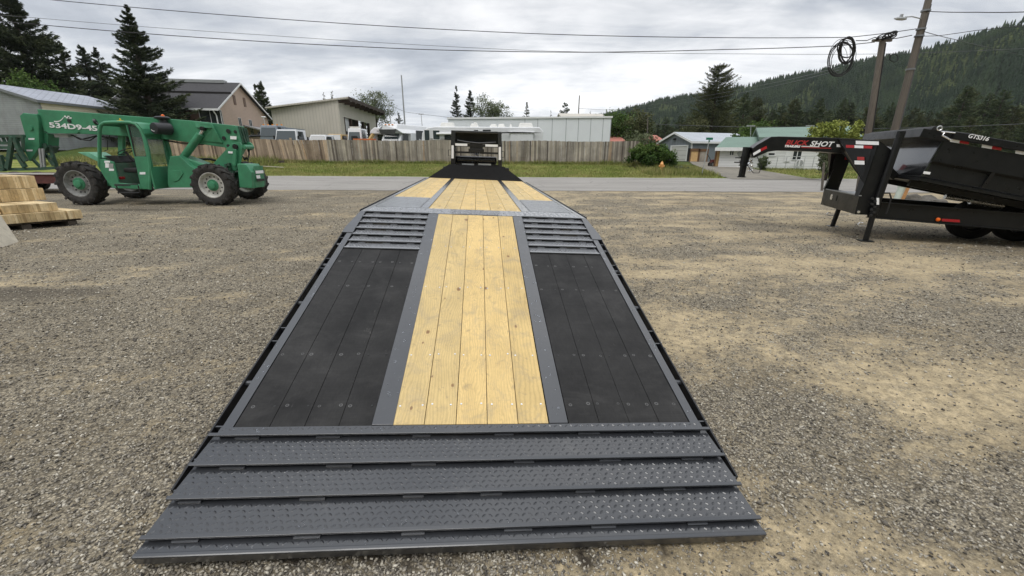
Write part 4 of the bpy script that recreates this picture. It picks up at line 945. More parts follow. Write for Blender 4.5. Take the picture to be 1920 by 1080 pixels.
    arc = [cc+Vector((math.cos(a)*.09,0,math.sin(a)*.09)) for a in np.linspace(R_(205),R_(325),9)]; arc2 = [cc+Vector((math.cos(a)*.075,0,math.sin(a)*.075)) for a in np.linspace(R_(325),R_(205),9)]
    mb.prism(arc+arc2, (0,.004,0)); mb.build('white_marking', M_['text_white'], ac)
    mb = MB(); b0 = c2(812,300,13.75); mb.lathe([(0,.05),(.08,.10),(.18,.145),(.30,.12),(.40,.10),(.46,.10)], b0, (0,0,1), 20); mb.lathe([(0,.10),(.02,.20),(.06,.21),(.09,.15),(.10,.05)], b0+Vector((-.03,0,.44)), (0,0,1), 24); mb.build('intake_cap', M_['plastic_black'], t, smooth=True)
    mb = MB(); b0 = c2(778,138,14.0); mb.lathe([(0,.055),(.02,.06),(.15,.045),(.17,.02)], b0+Vector((0,0,-.02)), (.0,0,1), 14); mb.build('beacon', M_['orange'], t, smooth=True)
    mb = MB(); mb.lathe([(-.05,.03),(-.03,.09),(.03,.09),(.05,.03)], c2(50,163,13.6), (.8,.5,.2), 16); mb.tube([c2(50,163,13.62), c2(85,185,13.3)], .012, 6); mb.build('mirror', M_['plastic_black'], t, smooth=True)
    # boom head and tilt plates
    hd = pr('boom_head', c1, [(255,190),(300,150),(345,158),(482,168),(505,262),(512,600),(385,785),(318,650),(325,440)], 13.72, .14)
    pr('head_side', c1, [(470,170),(500,150),(540,380),(630,430),(622,590),(590,650),(560,600),(512,600)], 13.86, .35, gr, hd)
    pr('tilt_link', c1, [(530,560),(575,545),(610,600),(570,680),(520,660)], 13.8, .4, M_['green_dark'], hd)
    for (X, Y) in ((370,480),(345,630)):
        mb = MB(); mb.prism([c1(X,Y,13.712), c1(X+80,Y,13.712), c1(X+78,Y+22,13.712), c1(X+2,Y+22,13.712)], (0,.004,0)); mb.build('warning_sticker', M_['reflect_white'], hd)
    mb = MB(); mb.lathe([(0,.075),(.04,.075)], c1(388,345,13.69), (0,1,0), 18); mb.build('pivot_pin', gr, hd, smooth=True)
    # fork carriage: welded tube frame
    def tubes(name, segs, y, w_, mat=gd):
        mb = MB()
        for (a, b, c, d_) in segs: mb.bar(c1(a,b,y), c1(c,d_,y), w_, w_)
        return mb.build(name, mat, t)
    cf = tubes('fork_carriage', [(-500,455,320,455),(-500,535,160,548),(-500,600,150,605),(60,890,560,880),(560,880,760,865),(-60,890,60,890)], 13.55, .085)
    def sub(segs, y, w_, mat=gd, name='carriage_strut'):
        for (a, b, c, d_) in segs:
            mb = MB(); mb.bar(c1(a,b,y), c1(c,d_,y), w_, w_*1.2); mb.build(name, mat, cf)
    sub([(30,455,70,545),(90,455,140,560),(-40,455,0,560),(-120,455,-80,560),(240,460,245,520)], 13.6, .05)
    sub([(165,470,100,880),(190,470,250,640),(250,640,345,780),(0,700,50,890),(215,680,330,860)], 13.5, .09, gd)
    sub([(640,570,740,850),(300,470,320,640),(-80,560,-80,900)], 13.9, .07)
    sub([(430,760,540,870),(590,680,700,840),(560,720,700,720),(30,740,260,740)], 13.7, .06)
    sub([(520,620,550,880),(560,620,585,880)], 13.62, .045, M_['galv'])
    mb = MB()
    for y in (13.45, 14.75): mb.bar(c1(60,905,y), c1(-1100,905,y), .12, .05)
    mb.build('fork_tines', gd, cf)
M_['rim_white'] = pm('rim_white', (.55,.54,.50), .5, 0, .15, 6, dirt=((.14,.10,.07), .7))
M_['rim_grey'] = pm('rim_grey', (.28,.28,.27), .5, .2, .2, 6, dirt=((.09,.08,.07), .8))
M_['green_pale'] = pm('faded_green_paint', (.16,.42,.27), .4, 0, .2, 4)
M_['green_shade'] = M_['green']
M_['yellow'] = pm('yellow_paint', (.75,.48,.03), .4)
M_['plastic_black'] = pm('black_plastic', (.02,.02,.022), .5, 0, .1, 8)
def cg():
    m = NT('cab_glass'); m.set('Base Color', (.55,.68,.66)); m.set('Roughness', .04); m.set('Transmission Weight', .92); m.set('IOR', 1.2); m.set('Alpha', .75); return m.m
M_['cab_glass'] = cg()
telehandler()
# ================================================================== LUMBER ON A PALLET, LEANING SLAB, RED FRAME
M_['lumber'] = wood_mat('sawn_lumber', (.74,.58,.32), (.25,.14,.06), knots=False)
def endgrain():
    m = NT('sawn_ends'); r = m.island(); c = m.ramp(r, [(0,(.36,.25,.12)),(.3,(.56,.42,.22)),(.6,(.68,.52,.29)),(1,(.82,.66,.40))])
    c = m.mix(.7, c, m.ramp(m.noise(1, m.map((8,60,8)), 5, .7), [(.3,.75),(.7,1.12)]), 'MULTIPLY'); c = m.mix(.5, c, m.ramp(m.noise(14, detail=5), [(.35,.7),(.65,1.1)]), 'MULTIPLY'); m.set('Base Color', c); m.set('Roughness', .8); return m.m
M_['ends'] = endgrain()
def lumber():
    o = G(158, 424, .0); 
    yaw = R_(-27); ux = Vector((math.cos(yaw), math.sin(yaw), 0)); uy = Vector((-math.sin(yaw), math.cos(yaw), 0))
    # row direction r runs from the right far corner to the left near corner; boards run away to the left
    r = Vector((-.62,-.78,0)).normalized(); b = Vector((-.93,.36,0)).normalized()
    base = G(160, 421)
    t = thing('lumber_stack', 'stepped stack of short sawn yellow boards on a dark pallet', 'lumber', base)
    def board(mb, s, l, w_, z, h, lean=0, back=0):
        """s: distance along the row, w_: width along it, l: board length away, back: start offset"""
        p = base+r*s+b*back+Vector((0,0,z)); P = [p, p+r*w_, p+r*w_+b*l, p+b*l]; mb.prism(P, (0,0,h))
    # layers: (z, h, s0, s1, back, length)
    layers = [(.15,.19,0,1.75,0,2.2),(.343,.18,.30,1.1,.12,2.0),(.526,.27,.1,2.7,1.02,1.4),(.799,.27,.14,2.9,1.10,1.4),(1.072,.25,.5,3.0,1.55,1.1)]
    for k, (z, h, s0, s1, bk_, l) in enumerate(layers):
        mb = MB(); s = s0
        while s < s1:
            w_ = random.choice((.038,.038,.04,.045,.06,.09)); mb_w = w_-.003; jit = random.uniform(-.02,.02)
            board(mb, s, l+random.uniform(-.1,.1), mb_w, z, h-.004-random.uniform(0,.006), back=bk_+jit); s += w_
        mb.build('board_layer', M_['ends'], t)
    mb = MB()
    for z, s0, s1 in ((.345,1.12,1.78),(.39,1.15,1.74),(.435,1.12,1.70),(.48,1.2,1.66)): 
        p = base+r*s0+Vector((0,0,z))+b*.15; mb.prism([p, p+r*(s1-s0), p+r*(s1-s0)+b*1.9, p+b*1.9], (0,0,.038))
    mb.build('loose_planks', M_['lumber'], t)
    mb = MB()
    for s in (.1, .8, 1.5):
        p = base+r*s+b*.05; mb.prism([p, p+r*.14, p+r*.14+b*2.2, p+b*2.2], (0,0,.10))
    for q in (.1, 1.0, 1.9):
        p = base+b*q+Vector((0,0,.10)); mb.prism([p, p+r*1.8, p+r*1.8+b*.14, p+b*.14], (0,0,.055))
    mb.build('pallet', M_['old_wood'], t)
    # pale leaning slab by the left frame edge
    s = thing('concrete_slab', 'pale rough slab leaning beside the sawn lumber at the left edge', 'slab', G(20, 462))
    a, b2 = G(24, 456), G(-90, 492); mb = MB(); up = Vector((-.28,.12,.46)); e = (b2-a)
    mb.prism([a, b2, b2+up, a+up*1.05+Vector((-.02,0,0))], Vector((.02,.09,.0))); mb.build('slab_panel', M_['concrete'], s, bevel=.01)
    # red steel frame behind the wheel
    f = thing('flat_trailer', 'low dark red steel flat trailer behind the lumber stack', 'trailer', (-19,16.5,0))
    y = 16.6; p0, p1 = D(112,327,y), D(-160,327,y); h = p0.z-D(112,344,y).z
    mb = MB(); mb.prism([p0, p1, p1-Vector((0,0,h)), p0-Vector((0,0,h))], (0,.12,0)); mb.prism([p0+Vector((0,1.8,0)), p1+Vector((0,1.8,0)), p1+Vector((0,1.8,-h)), p0+Vector((0,1.8,-h))], (0,.12,0)); mb.build('side_beam', M_['rust'], f)
    mb = MB(); mb.prism([p0+Vector((0,.12,0)), p1+Vector((0,.12,0)), p1+Vector((0,1.8,0)), p0+Vector((0,1.8,0))], (0,0,-.05)); mb.build('deck', M_['old_wood'], f)
    mb = MB(); mb.box(((p0.x+p1.x)/2, y-.01, p0.z+.015), (abs(p1.x-p0.x), .08, .03)); mb.build('deck_edge', M_['offwhite'], f)
    for xx in (p1.x+1.6, p1.x+2.6):
        for yy in (y-.05, y+1.95): wheel((xx, yy, .38), (0,-1 if yy < y+1 else 1,0), .38, .22, f, M_['rim_grey'])
    mb = MB(); mb.box((p0.x-.5, y+.9, p0.z/2-.1), (.1,.1,p0.z-.15)); mb.build('stand', M_['rust'], f)
M_['old_wood'] = pm('old_dark_wood', (.085,.07,.055), .85, 0, .35, 9, .3, 60)
M_['concrete'] = pm('pale_rough_slab', (.55,.50,.40), .9, 0, .12, 5, .4, 80, dirt=((.35,.31,.24), .6))
lumber()
# ================================================================== BLACK GOOSENECK DUMP TRAILER (right)
def dump_trailer():
    O = Vector((7.014,8.071,0)); u = Vector((.954,-.301,0)).normalized(); v = Vector((-u.y,u.x,0))
    t = thing('dump_trailer', 'black gooseneck dump trailer standing on two jacks', 'trailer', O)
    def RP(px, py, lat=0.0): return PL(px, py, O+v*lat, v)
    def uz(px, py, lat=0.0): p = RP(px,py,lat); return ((p-O).dot(u), p.z)
    def at(uu, lat, z): return O+u*uu+v*lat+Vector((0,0,z))
    r5 = lambda X, Y: (1340+X/3.31, 220+Y/3.31)
    r7 = lambda X, Y: (1640+X/4.911, 230+Y/4.911)
    bk = M_['dump_black']
    def pp(name, f, pts, lat, th, mat=bk, parent=t, bev=.006):
        mb = MB(); mb.prism([RP(*f(a,b), lat) for a, b in pts], v*th); return mb.build(name, mat, parent, bevel=bev)
    WID = 1.80
    # toolbox between the uprights
    uf, zb = uz(*r5(872,603), -.02); zt = uz(*r5(890,490), -.02)[1]; ub = uz(*r5(965,610), -.02)[0]
    mb = MB(); P = [at(uf,0,zb), at(uf,WID,zb), at(uf,WID,zt), at(uf,0,zt)]; mb.prism(P, u*(ub-uf)); tb = mb.build('tool_box', bk, t, bevel=.006)
    mb = MB(); P = [at(uf-.012,-.01,zt+.004), at(uf-.012,WID+.01,zt+.004), at(uf+.03,WID+.01,zt+.004), at(uf+.03,-.01,zt+.004)]; mb.prism(P, (0,0,.015)); mb.build('lid_edge', M_['galv'], tb)
    for lat, w_, c in ((1.22,.10,M_['chrome']),(.98,.05,M_['rubber'])):
        mb = MB(); z = (zb+zt)/2+.04; P = [at(uf-.008,lat,z-.05), at(uf-.008,lat+w_,z-.05), at(uf-.008,lat+w_,z+.06), at(uf-.008,lat,z+.06)]; mb.prism(P, u*.008); mb.build('lid_latch', c, tb)
    mb = MB(); mb.lathe([(0,.028),(.012,.024)], at(uf+.05,-.004,zb+.05), -v, 12); mb.build('drain_plug', M_['chrome'], tb)
    mb = MB(); P = [at(uf+.05,.35,zt+.003), at(uf+.05,1.0,zt+.003), at(uf+.40,1.0,zt+.003), at(uf+.40,.35,zt+.003)]; mb.prism(P, (0,0,.02)); mb.build('paper_sheet', M_['white'], tb)
    # side plates (near and far share one outline)
    side = [uz(*r5(a,b), 0) for a, b in ((1020,143),(1110,212),(1108,250),(1012,478),(1008,500),(892,490),(928,415))]
    for lat in (0, WID-.02):
        mb = MB(); mb.prism([at(a, lat, z) for a, z in side], v*.02); mb.build('neck_side_plate', bk, t, bevel=.004)
    # angled plates to the central beam
    BL0, BL1 = .62, 1.18
    f0, f1 = uz(*r5(1020,143), 0), uz(*r5(928,415), 0); b0, b1 = uz(*r5(760,128), BL0), uz(*r5(792,218), BL0)
    for l0, l1 in ((0, BL0), (WID, BL1)):
        mb = MB(); q = [at(f0[0],l0,f0[1]), at(f1[0],l0,f1[1]), at(b1[0],l1,b1[1]), at(b0[0],l1,b0[1])]; mb.add(q+[p+u*.02 for p in q], [(0,1,2,3),(7,6,5,4),(0,4,5,1),(1,5,6,2),(2,6,7,3),(3,7,4,0)]); ap = mb.build('neck_web', bk, t)
        mb = MB(); fe = uz(*r5(892,490), 0); q = [at(f1[0],l0,f1[1]), at(fe[0],l0,fe[1]), at(fe[0]-.02,l0+(.12 if l0 == 0 else -.12),fe[1]), at(b1[0]+.25,l1*.35+l0*.65,b1[1]-.35)]
        mb.add(q+[p+u*.02 for p in q], [(0,1,2,3),(7,6,5,4),(0,4,5,1),(1,5,6,2),(2,6,7,3),(3,7,4,0)]); mb.build('neck_gusset', bk, ap)
    mb = MB(); tz = f0[1]; q = [at(f0[0],0,tz), at(side[1][0],0,side[1][1]), at(side[1][0],WID,side[1][1]), at(f0[0],WID,tz), at(b0[0],BL1,b0[1]), at(b0[0],BL0,b0[1])]
    mb.add(q+[p-Vector((0,0,.02)) for p in q], [(0,1,2,3),(0,3,4,5),(9,8,7,6),(11,10,9,6),(0,6,7,1),(1,7,8,2),(2,8,9,3),(3,9,10,4),(4,10,11,5),(5,11,6,0)]); mb.build('neck_top_plate', bk, t)
    # central beam
    bp = [(240,190),(262,172),(352,120),(400,118),(765,128),(800,135),(800,225),(650,212),(440,206),(385,206),(330,214),(245,252)]
    mb = MB(); mb.prism([RP(*r5(a,b), BL0) for a, b in bp], v*(BL1-BL0)); beam = mb.build('gooseneck_beam', bk, t, bevel=.008)
    cl = RP(*r5(203,185), (BL0+BL1)/2); cb_ = RP(*r5(165,372), (BL0+BL1)/2)
    mb = MB(); mb.tube([cl, cl.lerp(cb_,.62)], .085, 16); mb.tube([cl.lerp(cb_,.62), cb_], .068, 16); mb.lathe([(0,.09),(.02,.09)], cb_, (0,0,1), 16)
    for f in (.32,.46,.60): mb.lathe([(-.01,.10),(.01,.10)], cl.lerp(cb_,f), cb_-cl, 14)
    for f in (.35,.5): p = cl.lerp(cb_,f); mb.tube([p, p-u*.20], .012, 6)
    mb.build('coupler', bk, t, smooth=True)
    mb = MB(); h0 = RP(*r5(235,262), BL0); mb.tube([h0, RP(*r5(205,300), BL0), RP(*r5(240,345), BL0), RP(*r5(275,345), BL0), RP(*r5(292,305), BL0), RP(*r5(262,240), BL0)], .008, 6); mb.build('breakaway_cable', M_['rubber'], t)
    mb = MB()
    for k in range(9): p = RP(*r5(222+8*math.sin(k*2.1), 270+k*8), BL0+.1); mb.lathe([(-.012,.03),(.012,.03)], p, (math.sin(k*2.4),math.cos(k*1.3),.4), 8)
    mb.build('safety_chain', M_['chrome'], t)
    def tape(f, X, Y, w_, h_, lat, mat, parent, sl=0.03, name='reflective_tape', off=.003):
        mb = MB(); mb.prism([RP(*f(a,b), lat-off) for a, b in ((X,Y),(X+w_,Y+w_*sl),(X+w_,Y+w_*sl+h_),(X,Y+h_))], v*.002); return mb.build(name, mat, parent)
    W_, Rd = M_['reflect_white'], M_['reflect_red']
    for i, (X, m_) in enumerate(((760,W_),(812,Rd),(866,W_),(922,Rd))): 
        # these lie on the plane that turns outwards, set proud of it
        pass
    web_n = ((at(f1[0],0,f1[1])-at(f0[0],0,f0[1])).cross(at(b0[0],BL0,b0[1])-at(f0[0],0,f0[1]))).normalized(); web_o = at(f0[0],0,f0[1])
    if web_n.dot(Vector((0,0,CH))-web_o) < 0: web_n = -web_n
    def onweb(X, Y, off=.006): return PL(*r5(X,Y), web_o+web_n*off, web_n)
    def wt(X, Y, w_, h_, mat, name='reflective_tape'):
        mb = MB(); q = [onweb(X,Y), onweb(X+w_,Y+w_*.035), onweb(X+w_,Y+w_*.035+h_), onweb(X,Y+h_)]; mb.prism(q, web_n*.002); mb.build(name, mat, beam)
    wt(815,171,52,17,Rd); wt(868,173,55,17,W_); wt(924,175,54,17,Rd); tape(r5, 757, 167, 55, 17, BL0, W_, beam)
    wt(876,145,143,22,W_,'warning_sticker'); wt(868,268,62,24,W_,'warning_sticker'); wt(885,245,44,20,M_['text_red'],'red_emblem')
    for (a, b, c, d_, m_) in ((238,222,283,196,W_),(283,196,322,177,Rd)):
        mb = MB(); mb.prism([RP(*r5(X,Y), BL0-.003) for X, Y in ((a,b),(c,d_),(c+3,d_+16),(a+3,b+16))], v*.002); mb.build('reflective_tape', m_, beam)
    mb = MB(); mb.prism([at(uf+.25,WID-.03,uz(*r5(708,236),WID)[1]+.06), at(uf+.42,WID-.03,uz(*r5(708,236),WID)[1]+.06), at(uf+.42,WID-.03,uz(*r5(708,262),WID)[1]), at(uf+.25,WID-.03,uz(*r5(708,262),WID)[1])], v*-.004); mb.build('red_reflector', Rd, t)
    # writing
    def word(name, txt, X0, Y0, X1, Y1, hpx, mat, f=r5, lat=BL0, shear=.25, parent=beam):
        a, b = RP(*f(X0,Y0), lat-.004), RP(*f(X1,Y1), lat-.004); xd = b-a; h = a.z-0; hh = RP(*f(X0,Y0-hpx), lat).z-a.z
        o = textmesh(name, txt, hh/.70, mat, parent, a, xd, (0,0,1), shear=shear, extrude=.002, off=.0035)
        n_ = xd.normalized(); ds = [(q.co-a).dot(n_) for q in o.data.vertices]; k = xd.length/max(ds)
        for q, dd in zip(o.data.vertices, ds): q.co = q.co+n_*dd*(k-1)
    word('lettering', 'BUCK', 437, 170, 580, 174, 29, M_['text_red']); word('lettering', 'SHOT', 588, 177, 738, 183, 31, M_['text_white']); word('lettering', 'TRAILERS', 431, 184, 531, 187, 12, M_['text_white'])
    for (X, Y, w_, h_, m_) in ((538,177,112,5,M_['text_white']),(538,184,185,5,M_['text_red'])): tape(r5, X, Y, w_, h_, BL0, m_, beam, name='lettering_bar')
    # jacks
    def jack(pt, pm_, pb, lat, full=True):
        a, m_, b = RP(*pt, lat), RP(*pm_, lat), RP(*pb, lat)
        mb = MB(); mb.tube([a, m_], .058, 18); mb.lathe([(0,.066),(.10,.066)], a, m_-a, 18); mb.lathe([(-.12,.066),(0,.066)], m_, m_-a, 18); j = mb.build('jack', bk, t, smooth=True)
        mb = MB(); mb.tube([m_, b], .048, 16); mb.build('jack_leg', bk, j, smooth=True)
        mb = MB(); mb.box(b+Vector((0,0,.0)), (.22,.2,.02), R_(-17)); mb.build('foot_plate', bk, j)
        mb = MB(); q = m_.lerp(b,.45); mb.tube([q, q-u*.16, q-u*.20+Vector((0,0,.03)), q-u*.17+Vector((0,0,.07)), q-u*.12+Vector((0,0,.06))], .011, 6); mb.build('pin_handle', M_['chrome'], j)
        return j
    j = jack((1690.5,246), (1637,402), (1622.5,451.5), -.07); jack((1576.5,381), (1574,388), (1560.5,424.5), WID+.05)
    mb = MB()
    for k in range(7): p = RP(1636+(k % 2)*5-k*.5, 372+k*5.2, -.13); mb.lathe([(-.02,.022),(.02,.022)], p, -v, 10)
    mb.build('jack_bolts', M_['rubber'], j)
    mb = MB(); mb.tube([RP(1654,362,-.05), RP(1668,362,-.05), RP(1671,372,-.05), RP(1666,388,-.05), RP(1661,401,-.05)], .014, 8); mb.build('hydraulic_hose', M_['rubber'], t)
    tape(r5, 1005, 500, 16, 42, -.14, W_, j, name='sticker')
    # main frame rails
    L = 6.2
    za0 = uz(*r5(1070,527), .12); za1 = uz(*r5(1070,640), .12)
    df = (RP(*r7(1375,832), .12)-RP(*r7(130,737), .12)).normalized(); Pt = RP(*r7(130,737), .12)-df*.35; Pb = RP(*r7(130,892), .12)-df*.35
    def fp(s, lat, up): return Pt+df*s+v*(lat-.12)+(Pb-Pt)*(1-up)
    for lat in (.12, 1.60):
        mb = MB(); ztp, zbt = za0[1], za1[1]
        mb.prism([fp(0,lat,1), fp(L,lat,1), fp(L,lat,0), fp(0,lat,0)], v*.02)
        for k_ in (1.0, .05): mb.prism([fp(0,lat-.055,k_), fp(L,lat-.055,k_), fp(L,lat+.075,k_), fp(0,lat+.075,k_)], (0,0,-.014))
        fr = mb.build('frame_rail', bk, t)
        if lat < 1:
            fr0 = fr; mb = MB(); c = RP(*r5(1385,634), .10); mb.lathe([(0,.035),(.02,.032),(.03,.015)], c, -v, 16); mb.build('marker_light', M_['orange'], fr, smooth=True)
            mb = MB(); mb.prism([RP(*r5(a,b), .105) for a, b in ((1410,629),(1522,636),(1522,652),(1410,645))], v*.004); mb.build('red_reflector', Rd, fr)
    # running boards: wheels, axles
    for k, (px, py) in enumerate(((1821,415),(1908,420))):
        c = RP(px, py, 1.0); uu = (c-O).dot(u); r_ = .385
        for lat in (1.0,): 
            p = at(uu, lat, r_); wheel(p, -v if lat < 1.1 else v, r_, .24, t, M_['black_steel'], tyre=M_['tyre_clean'])
        mb = MB(); mb.tube([at(uu,.9,r_), at(uu,2.1,r_)], .05, 10); mb.build('axle', bk, t)
    # tipped bed
    LB = -.12; WB = 2.25
    def bq(name, pts, lat, th, mat=bk, parent=t, bev=.004): return pp(name, r7, pts, lat, th, mat, parent, bev)
    T0 = RP(*r7(735,95), LB); T1 = RP(*r7(1375,205), LB); dirb = (T1-T0).normalized()           # top rail direction
    nb = v.cross(dirb).normalized(); nb = nb if nb.z > 0 else -nb
    def ln(X, Y): return RP(*r7(X,Y), LB)
    F0 = ln(625,168); F1 = ln(515,352); F2 = ln(432,492)
    LBd = 4.9
    def strip(name, a, b, c_=None, th=.03, off=0.0, mat=bk, parent=t):
        mb = MB(); q = [a-v*off, b-v*off, b-v*off+dirb*LBd, a-v*off+dirb*LBd]; mb.prism(q, v*th); return mb.build(name, mat, parent)
    bed = strip('dump_bed', F0, F1)
    s2 = MB(); A = [F1, F2+v*.10, F2+v*.10+dirb*LBd, F1+dirb*LBd]; s2.prism([F1-v*.05, F1-v*.05+dirb*LBd, F1+dirb*LBd-nb*.04, F1-nb*.04], v*.06); s2.build('side_crease', bk, bed)
    s3 = MB(); s3.prism([F1+v*.005, F2+v*.005, F2+v*.005+dirb*LBd, F1+v*.005+dirb*LBd], v*.03); s3.build('lower_side', bk, bed)
    fl = MB(); F3 = F2-nb*.03; fl.prism([F3+v*.02, F3+v*(WB-.02), F3+v*(WB-.02)+dirb*LBd, F3+v*.02+dirb*LBd], nb*-.05); fl.build('bed_floor', bk, bed)
    # under frame of the bed
    for lat in (.55, 1.6):
        ub_ = MB(); a = F3+v*lat+dirb*.15-nb*.05; ub_.prism([a, a+dirb*LBd, a+dirb*LBd-nb*.10, a-nb*.10], v*.08); ub_.build('bed_rail', bk, bed)
    ff = MB(); ff.add([F0, F0+v*WB, F2+v*WB, F2, F0+dirb*.03, F0+v*WB+dirb*.03, F2+v*WB+dirb*.03, F2+dirb*.03], [(0,1,2,3),(7,6,5,4),(0,4,5,1),(1,5,6,2),(2,6,7,3),(3,7,4,0)]); ff.build('bed_front_wall', M_['dump_gloss'], bed)
    fs = MB(); fs.prism([F0+v*WB, F2+v*WB, F2+v*WB+dirb*LBd, F0+v*WB+dirb*LBd], v*.03); fs.build('far_side', bk, bed)
    # box at the foot of the front wall
    hb = MB(); q0 = F2+v*.75; W2 = F0-F2
    hb.prism([q0, q0+v*.75, q0+v*.75+W2*.28-dirb*.35, q0+v*.6+W2*.42-dirb*.35, q0+v*.15+W2*.42-dirb*.35, q0+W2*.28-dirb*.35], nb*-.12-dirb*.05); hb.build('hoist_bracket', bk, bed)
    for k_ in (.9, 1.8, 2.7, 3.6):
        rb = MB(); a = F1-v*.045+dirb*k_; b_ = F2-v*.02+dirb*k_; rb.prism([a, a+dirb*.06, b_+dirb*.06, b_], v*.05); rb.build('side_rib', bk, bed)
    # top rail
    tr = MB(); K0 = ln(700,150); up = ln(700,75)-K0; hgt = up.dot(nb)
    tr.prism([K0-v*.05, K0-v*.05+dirb*LBd, K0-v*.05+dirb*LBd+nb*hgt*.95, K0-v*.05+nb*hgt*.95], v*.09); rail = tr.build('top_rail', bk, bed, bevel=.008)
    tr = MB(); tr.prism([K0+v*WB, K0+v*WB+dirb*LBd, K0+v*WB+dirb*LBd+nb*hgt*.95, K0+v*WB+nb*hgt*.95], v*.09); tr.build('top_rail', bk, bed, bevel=.008)
    tr = MB(); tr.prism([K0, K0+v*WB, K0+v*WB+nb*hgt*.9, K0+nb*hgt*.9], dirb*.08); tr.build('front_rail', bk, bed, bevel=.008)
    def onr(X, Y): return RP(*r7(X,Y), LB-.056)
    a, b = onr(853,136), onr(1042,170); hh = (onr(853,97)-a).dot(nb)
    o = textmesh('lettering', 'GTS316', hh/.70, M_['text_white'], rail, a, b-a, (0,0,1), shear=.12, extrude=.002, off=.002)
    n_ = (b-a).normalized(); ds = [(q.co-a).dot(n_) for q in o.data.vertices]; k = (b-a).length/max(ds)
    for q, dd in zip(o.data.vertices, ds): q.co = q.co+n_*dd*(k-1)
    for (X, w_, Y, m_) in ((700,85,148,W_),(782,90,158,Rd),(990,95,200,W_),(1083,88,214,Rd),(1300,95,255,W_),(1395,90,270,Rd)):
        mb = MB(); mb.prism([RP(*r7(a,b), LB-.004) for a, b in ((X,Y),(X+w_,Y+w_*.16),(X+w_-6,Y+w_*.16+28),(X-6,Y+28))], v*.003); mb.build('reflective_tape', m_, bed)
    mb = MB(); mb.prism([RP(*r7(a,b), LB-.004) for a, b in ((455,447),(517,455),(508,478),(446,470))], v*.003); mb.build('warning_sticker', W_, bed)
    # tarp hood and roller along the front
    H0 = RP(*r7(560,62), LB); tl = K0+nb*hgt
    rl = MB(); rl.tube([H0+v*.0, H0+v*(WB+.1)], .055, 14); hd = rl.build('tarp_roller', M_['rubber'], bed, smooth=True)
    rl = MB(); c0 = tl+nb*.02
    rl.add([c0-dirb*.45-nb*.05, c0-dirb*.45-nb*.05+v*WB, c0+v*WB+dirb*.3, c0+dirb*.3, c0-dirb*.45-nb*.20, c0-dirb*.45-nb*.20+v*WB, c0+v*WB-nb*.2, c0-nb*.2], [(0,1,2,3),(7,6,5,4),(0,4,5,1),(1,5,6,2),(2,6,7,3),(3,7,4,0)]); rl.build('tarp_hood', bk, bed, bevel=.01)
    rg = MB(); c = RP(*r7(598,52), LB-.02); rg.tube([c+(u*math.cos(a)+Vector((0,0,1))*math.sin(a))*.036 for a in np.linspace(0,2*math.pi,17)], .010, 6, False); rg.build('lifting_eye', M_['chrome'], bed)
    rg = MB(); rg.tube([RP(*r7(620,88),LB-.06), RP(*r7(640,95),LB-.06), RP(*r7(622,118),LB-.08), RP(*r7(702,160),LB-.10)], .014, 8); rg.tube([RP(*r7(610,82),LB-.05), RP(*r7(740,95),LB-.05)], .011, 8); rg.build('tarp_crank', M_['chrome'], bed)
    # hoist ram under the front of the bed
    a, b = at(za0[0]+2.2,.9,za0[1]-.05), F3+v*.95+dirb*1.0-nb*.2
    hr = MB(); hr.tube([a, a.lerp(b,.55)], .07, 14); hr.tube([a.lerp(b,.55), b], .045, 12); hr.build('hoist_ram', M_['chrome'], t, smooth=True)
    hg = MB(); p = at(za0[0]+5.6, .9, za0[1]+.02); hg.tube([p-v*1.0, p+v*1.0], .04, 10); hg.build('bed_hinge', bk, t)
M_['dump_black'] = pm('satin_black_paint', (.009,.0095,.010), .34, 0, .2, 3, .05, 120, .35, dirt=((.03,.029,.026), .25))
M_['dump_gloss'] = pm('gloss_black_paint', (.02,.021,.023), .16, .3, .3, 2, .1, 6, 1.0, coat=.8)
M_['tyre_clean'] = pm('clean_tyre', (.012,.012,.012), .7, 0, .1, 9, .2, 60, .3)
dump_trailer()
# ================================================================== VEGETATION BUILDERS
def leaf_mat(name, stops, rough=.85, trans=.0):
    m = NT(name); a = m.attr('tone'); c = m.ramp(a, stops); c = m.mix(.35, c, m.ramp(m.noise(.8, detail=4), [(.35,.6),(.65,1.3)]), 'MULTIPLY')
    m.set('Base Color', c); m.set('Roughness', rough); m.set('Specular IOR Level', .15); return m.m
M_['needle'] = leaf_mat('spruce_needles', [(0,(.020,.031,.021)),(.5,(.050,.066,.036)),(1,(.12,.135,.065))])
M_['needle2'] = leaf_mat('fir_needles', [(0,(.034,.050,.028)),(.5,(.070,.092,.044)),(1,(.135,.16,.075))])
M_['pine_n'] = leaf_mat('ponderosa_needles', [(0,(.030,.038,.018)),(.5,(.070,.080,.034)),(1,(.14,.14,.065))])
M_['leaf'] = leaf_mat('green_leaves', [(0,(.02,.045,.012)),(.5,(.06,.11,.025)),(1,(.13,.19,.05))])
M_['leaf_y'] = leaf_mat('spring_leaves', [(0,(.07,.10,.02)),(.5,(.20,.24,.05)),(1,(.36,.38,.11))])
M_['leaf_g'] = leaf_mat('grey_green_leaves', [(0,(.06,.075,.04)),(.5,(.13,.155,.08)),(1,(.24,.26,.16))])
M_['bark'] = pm('bark', (.075,.058,.045), .95, 0, .35, 6, .5, 30)
def put_foliage(name, V, n, tone, mat, parent):
    o = npmesh(name, V.reshape(-1,3), np.arange(len(V.reshape(-1,3))).reshape(-1,n), mat, parent, n=n)
    at = o.data.attributes.new('tone', 'FLOAT', 'POINT'); at.data.foreach_set('value', np.clip(np.repeat(tone, n), 0, 1).astype(np.float32)); return o
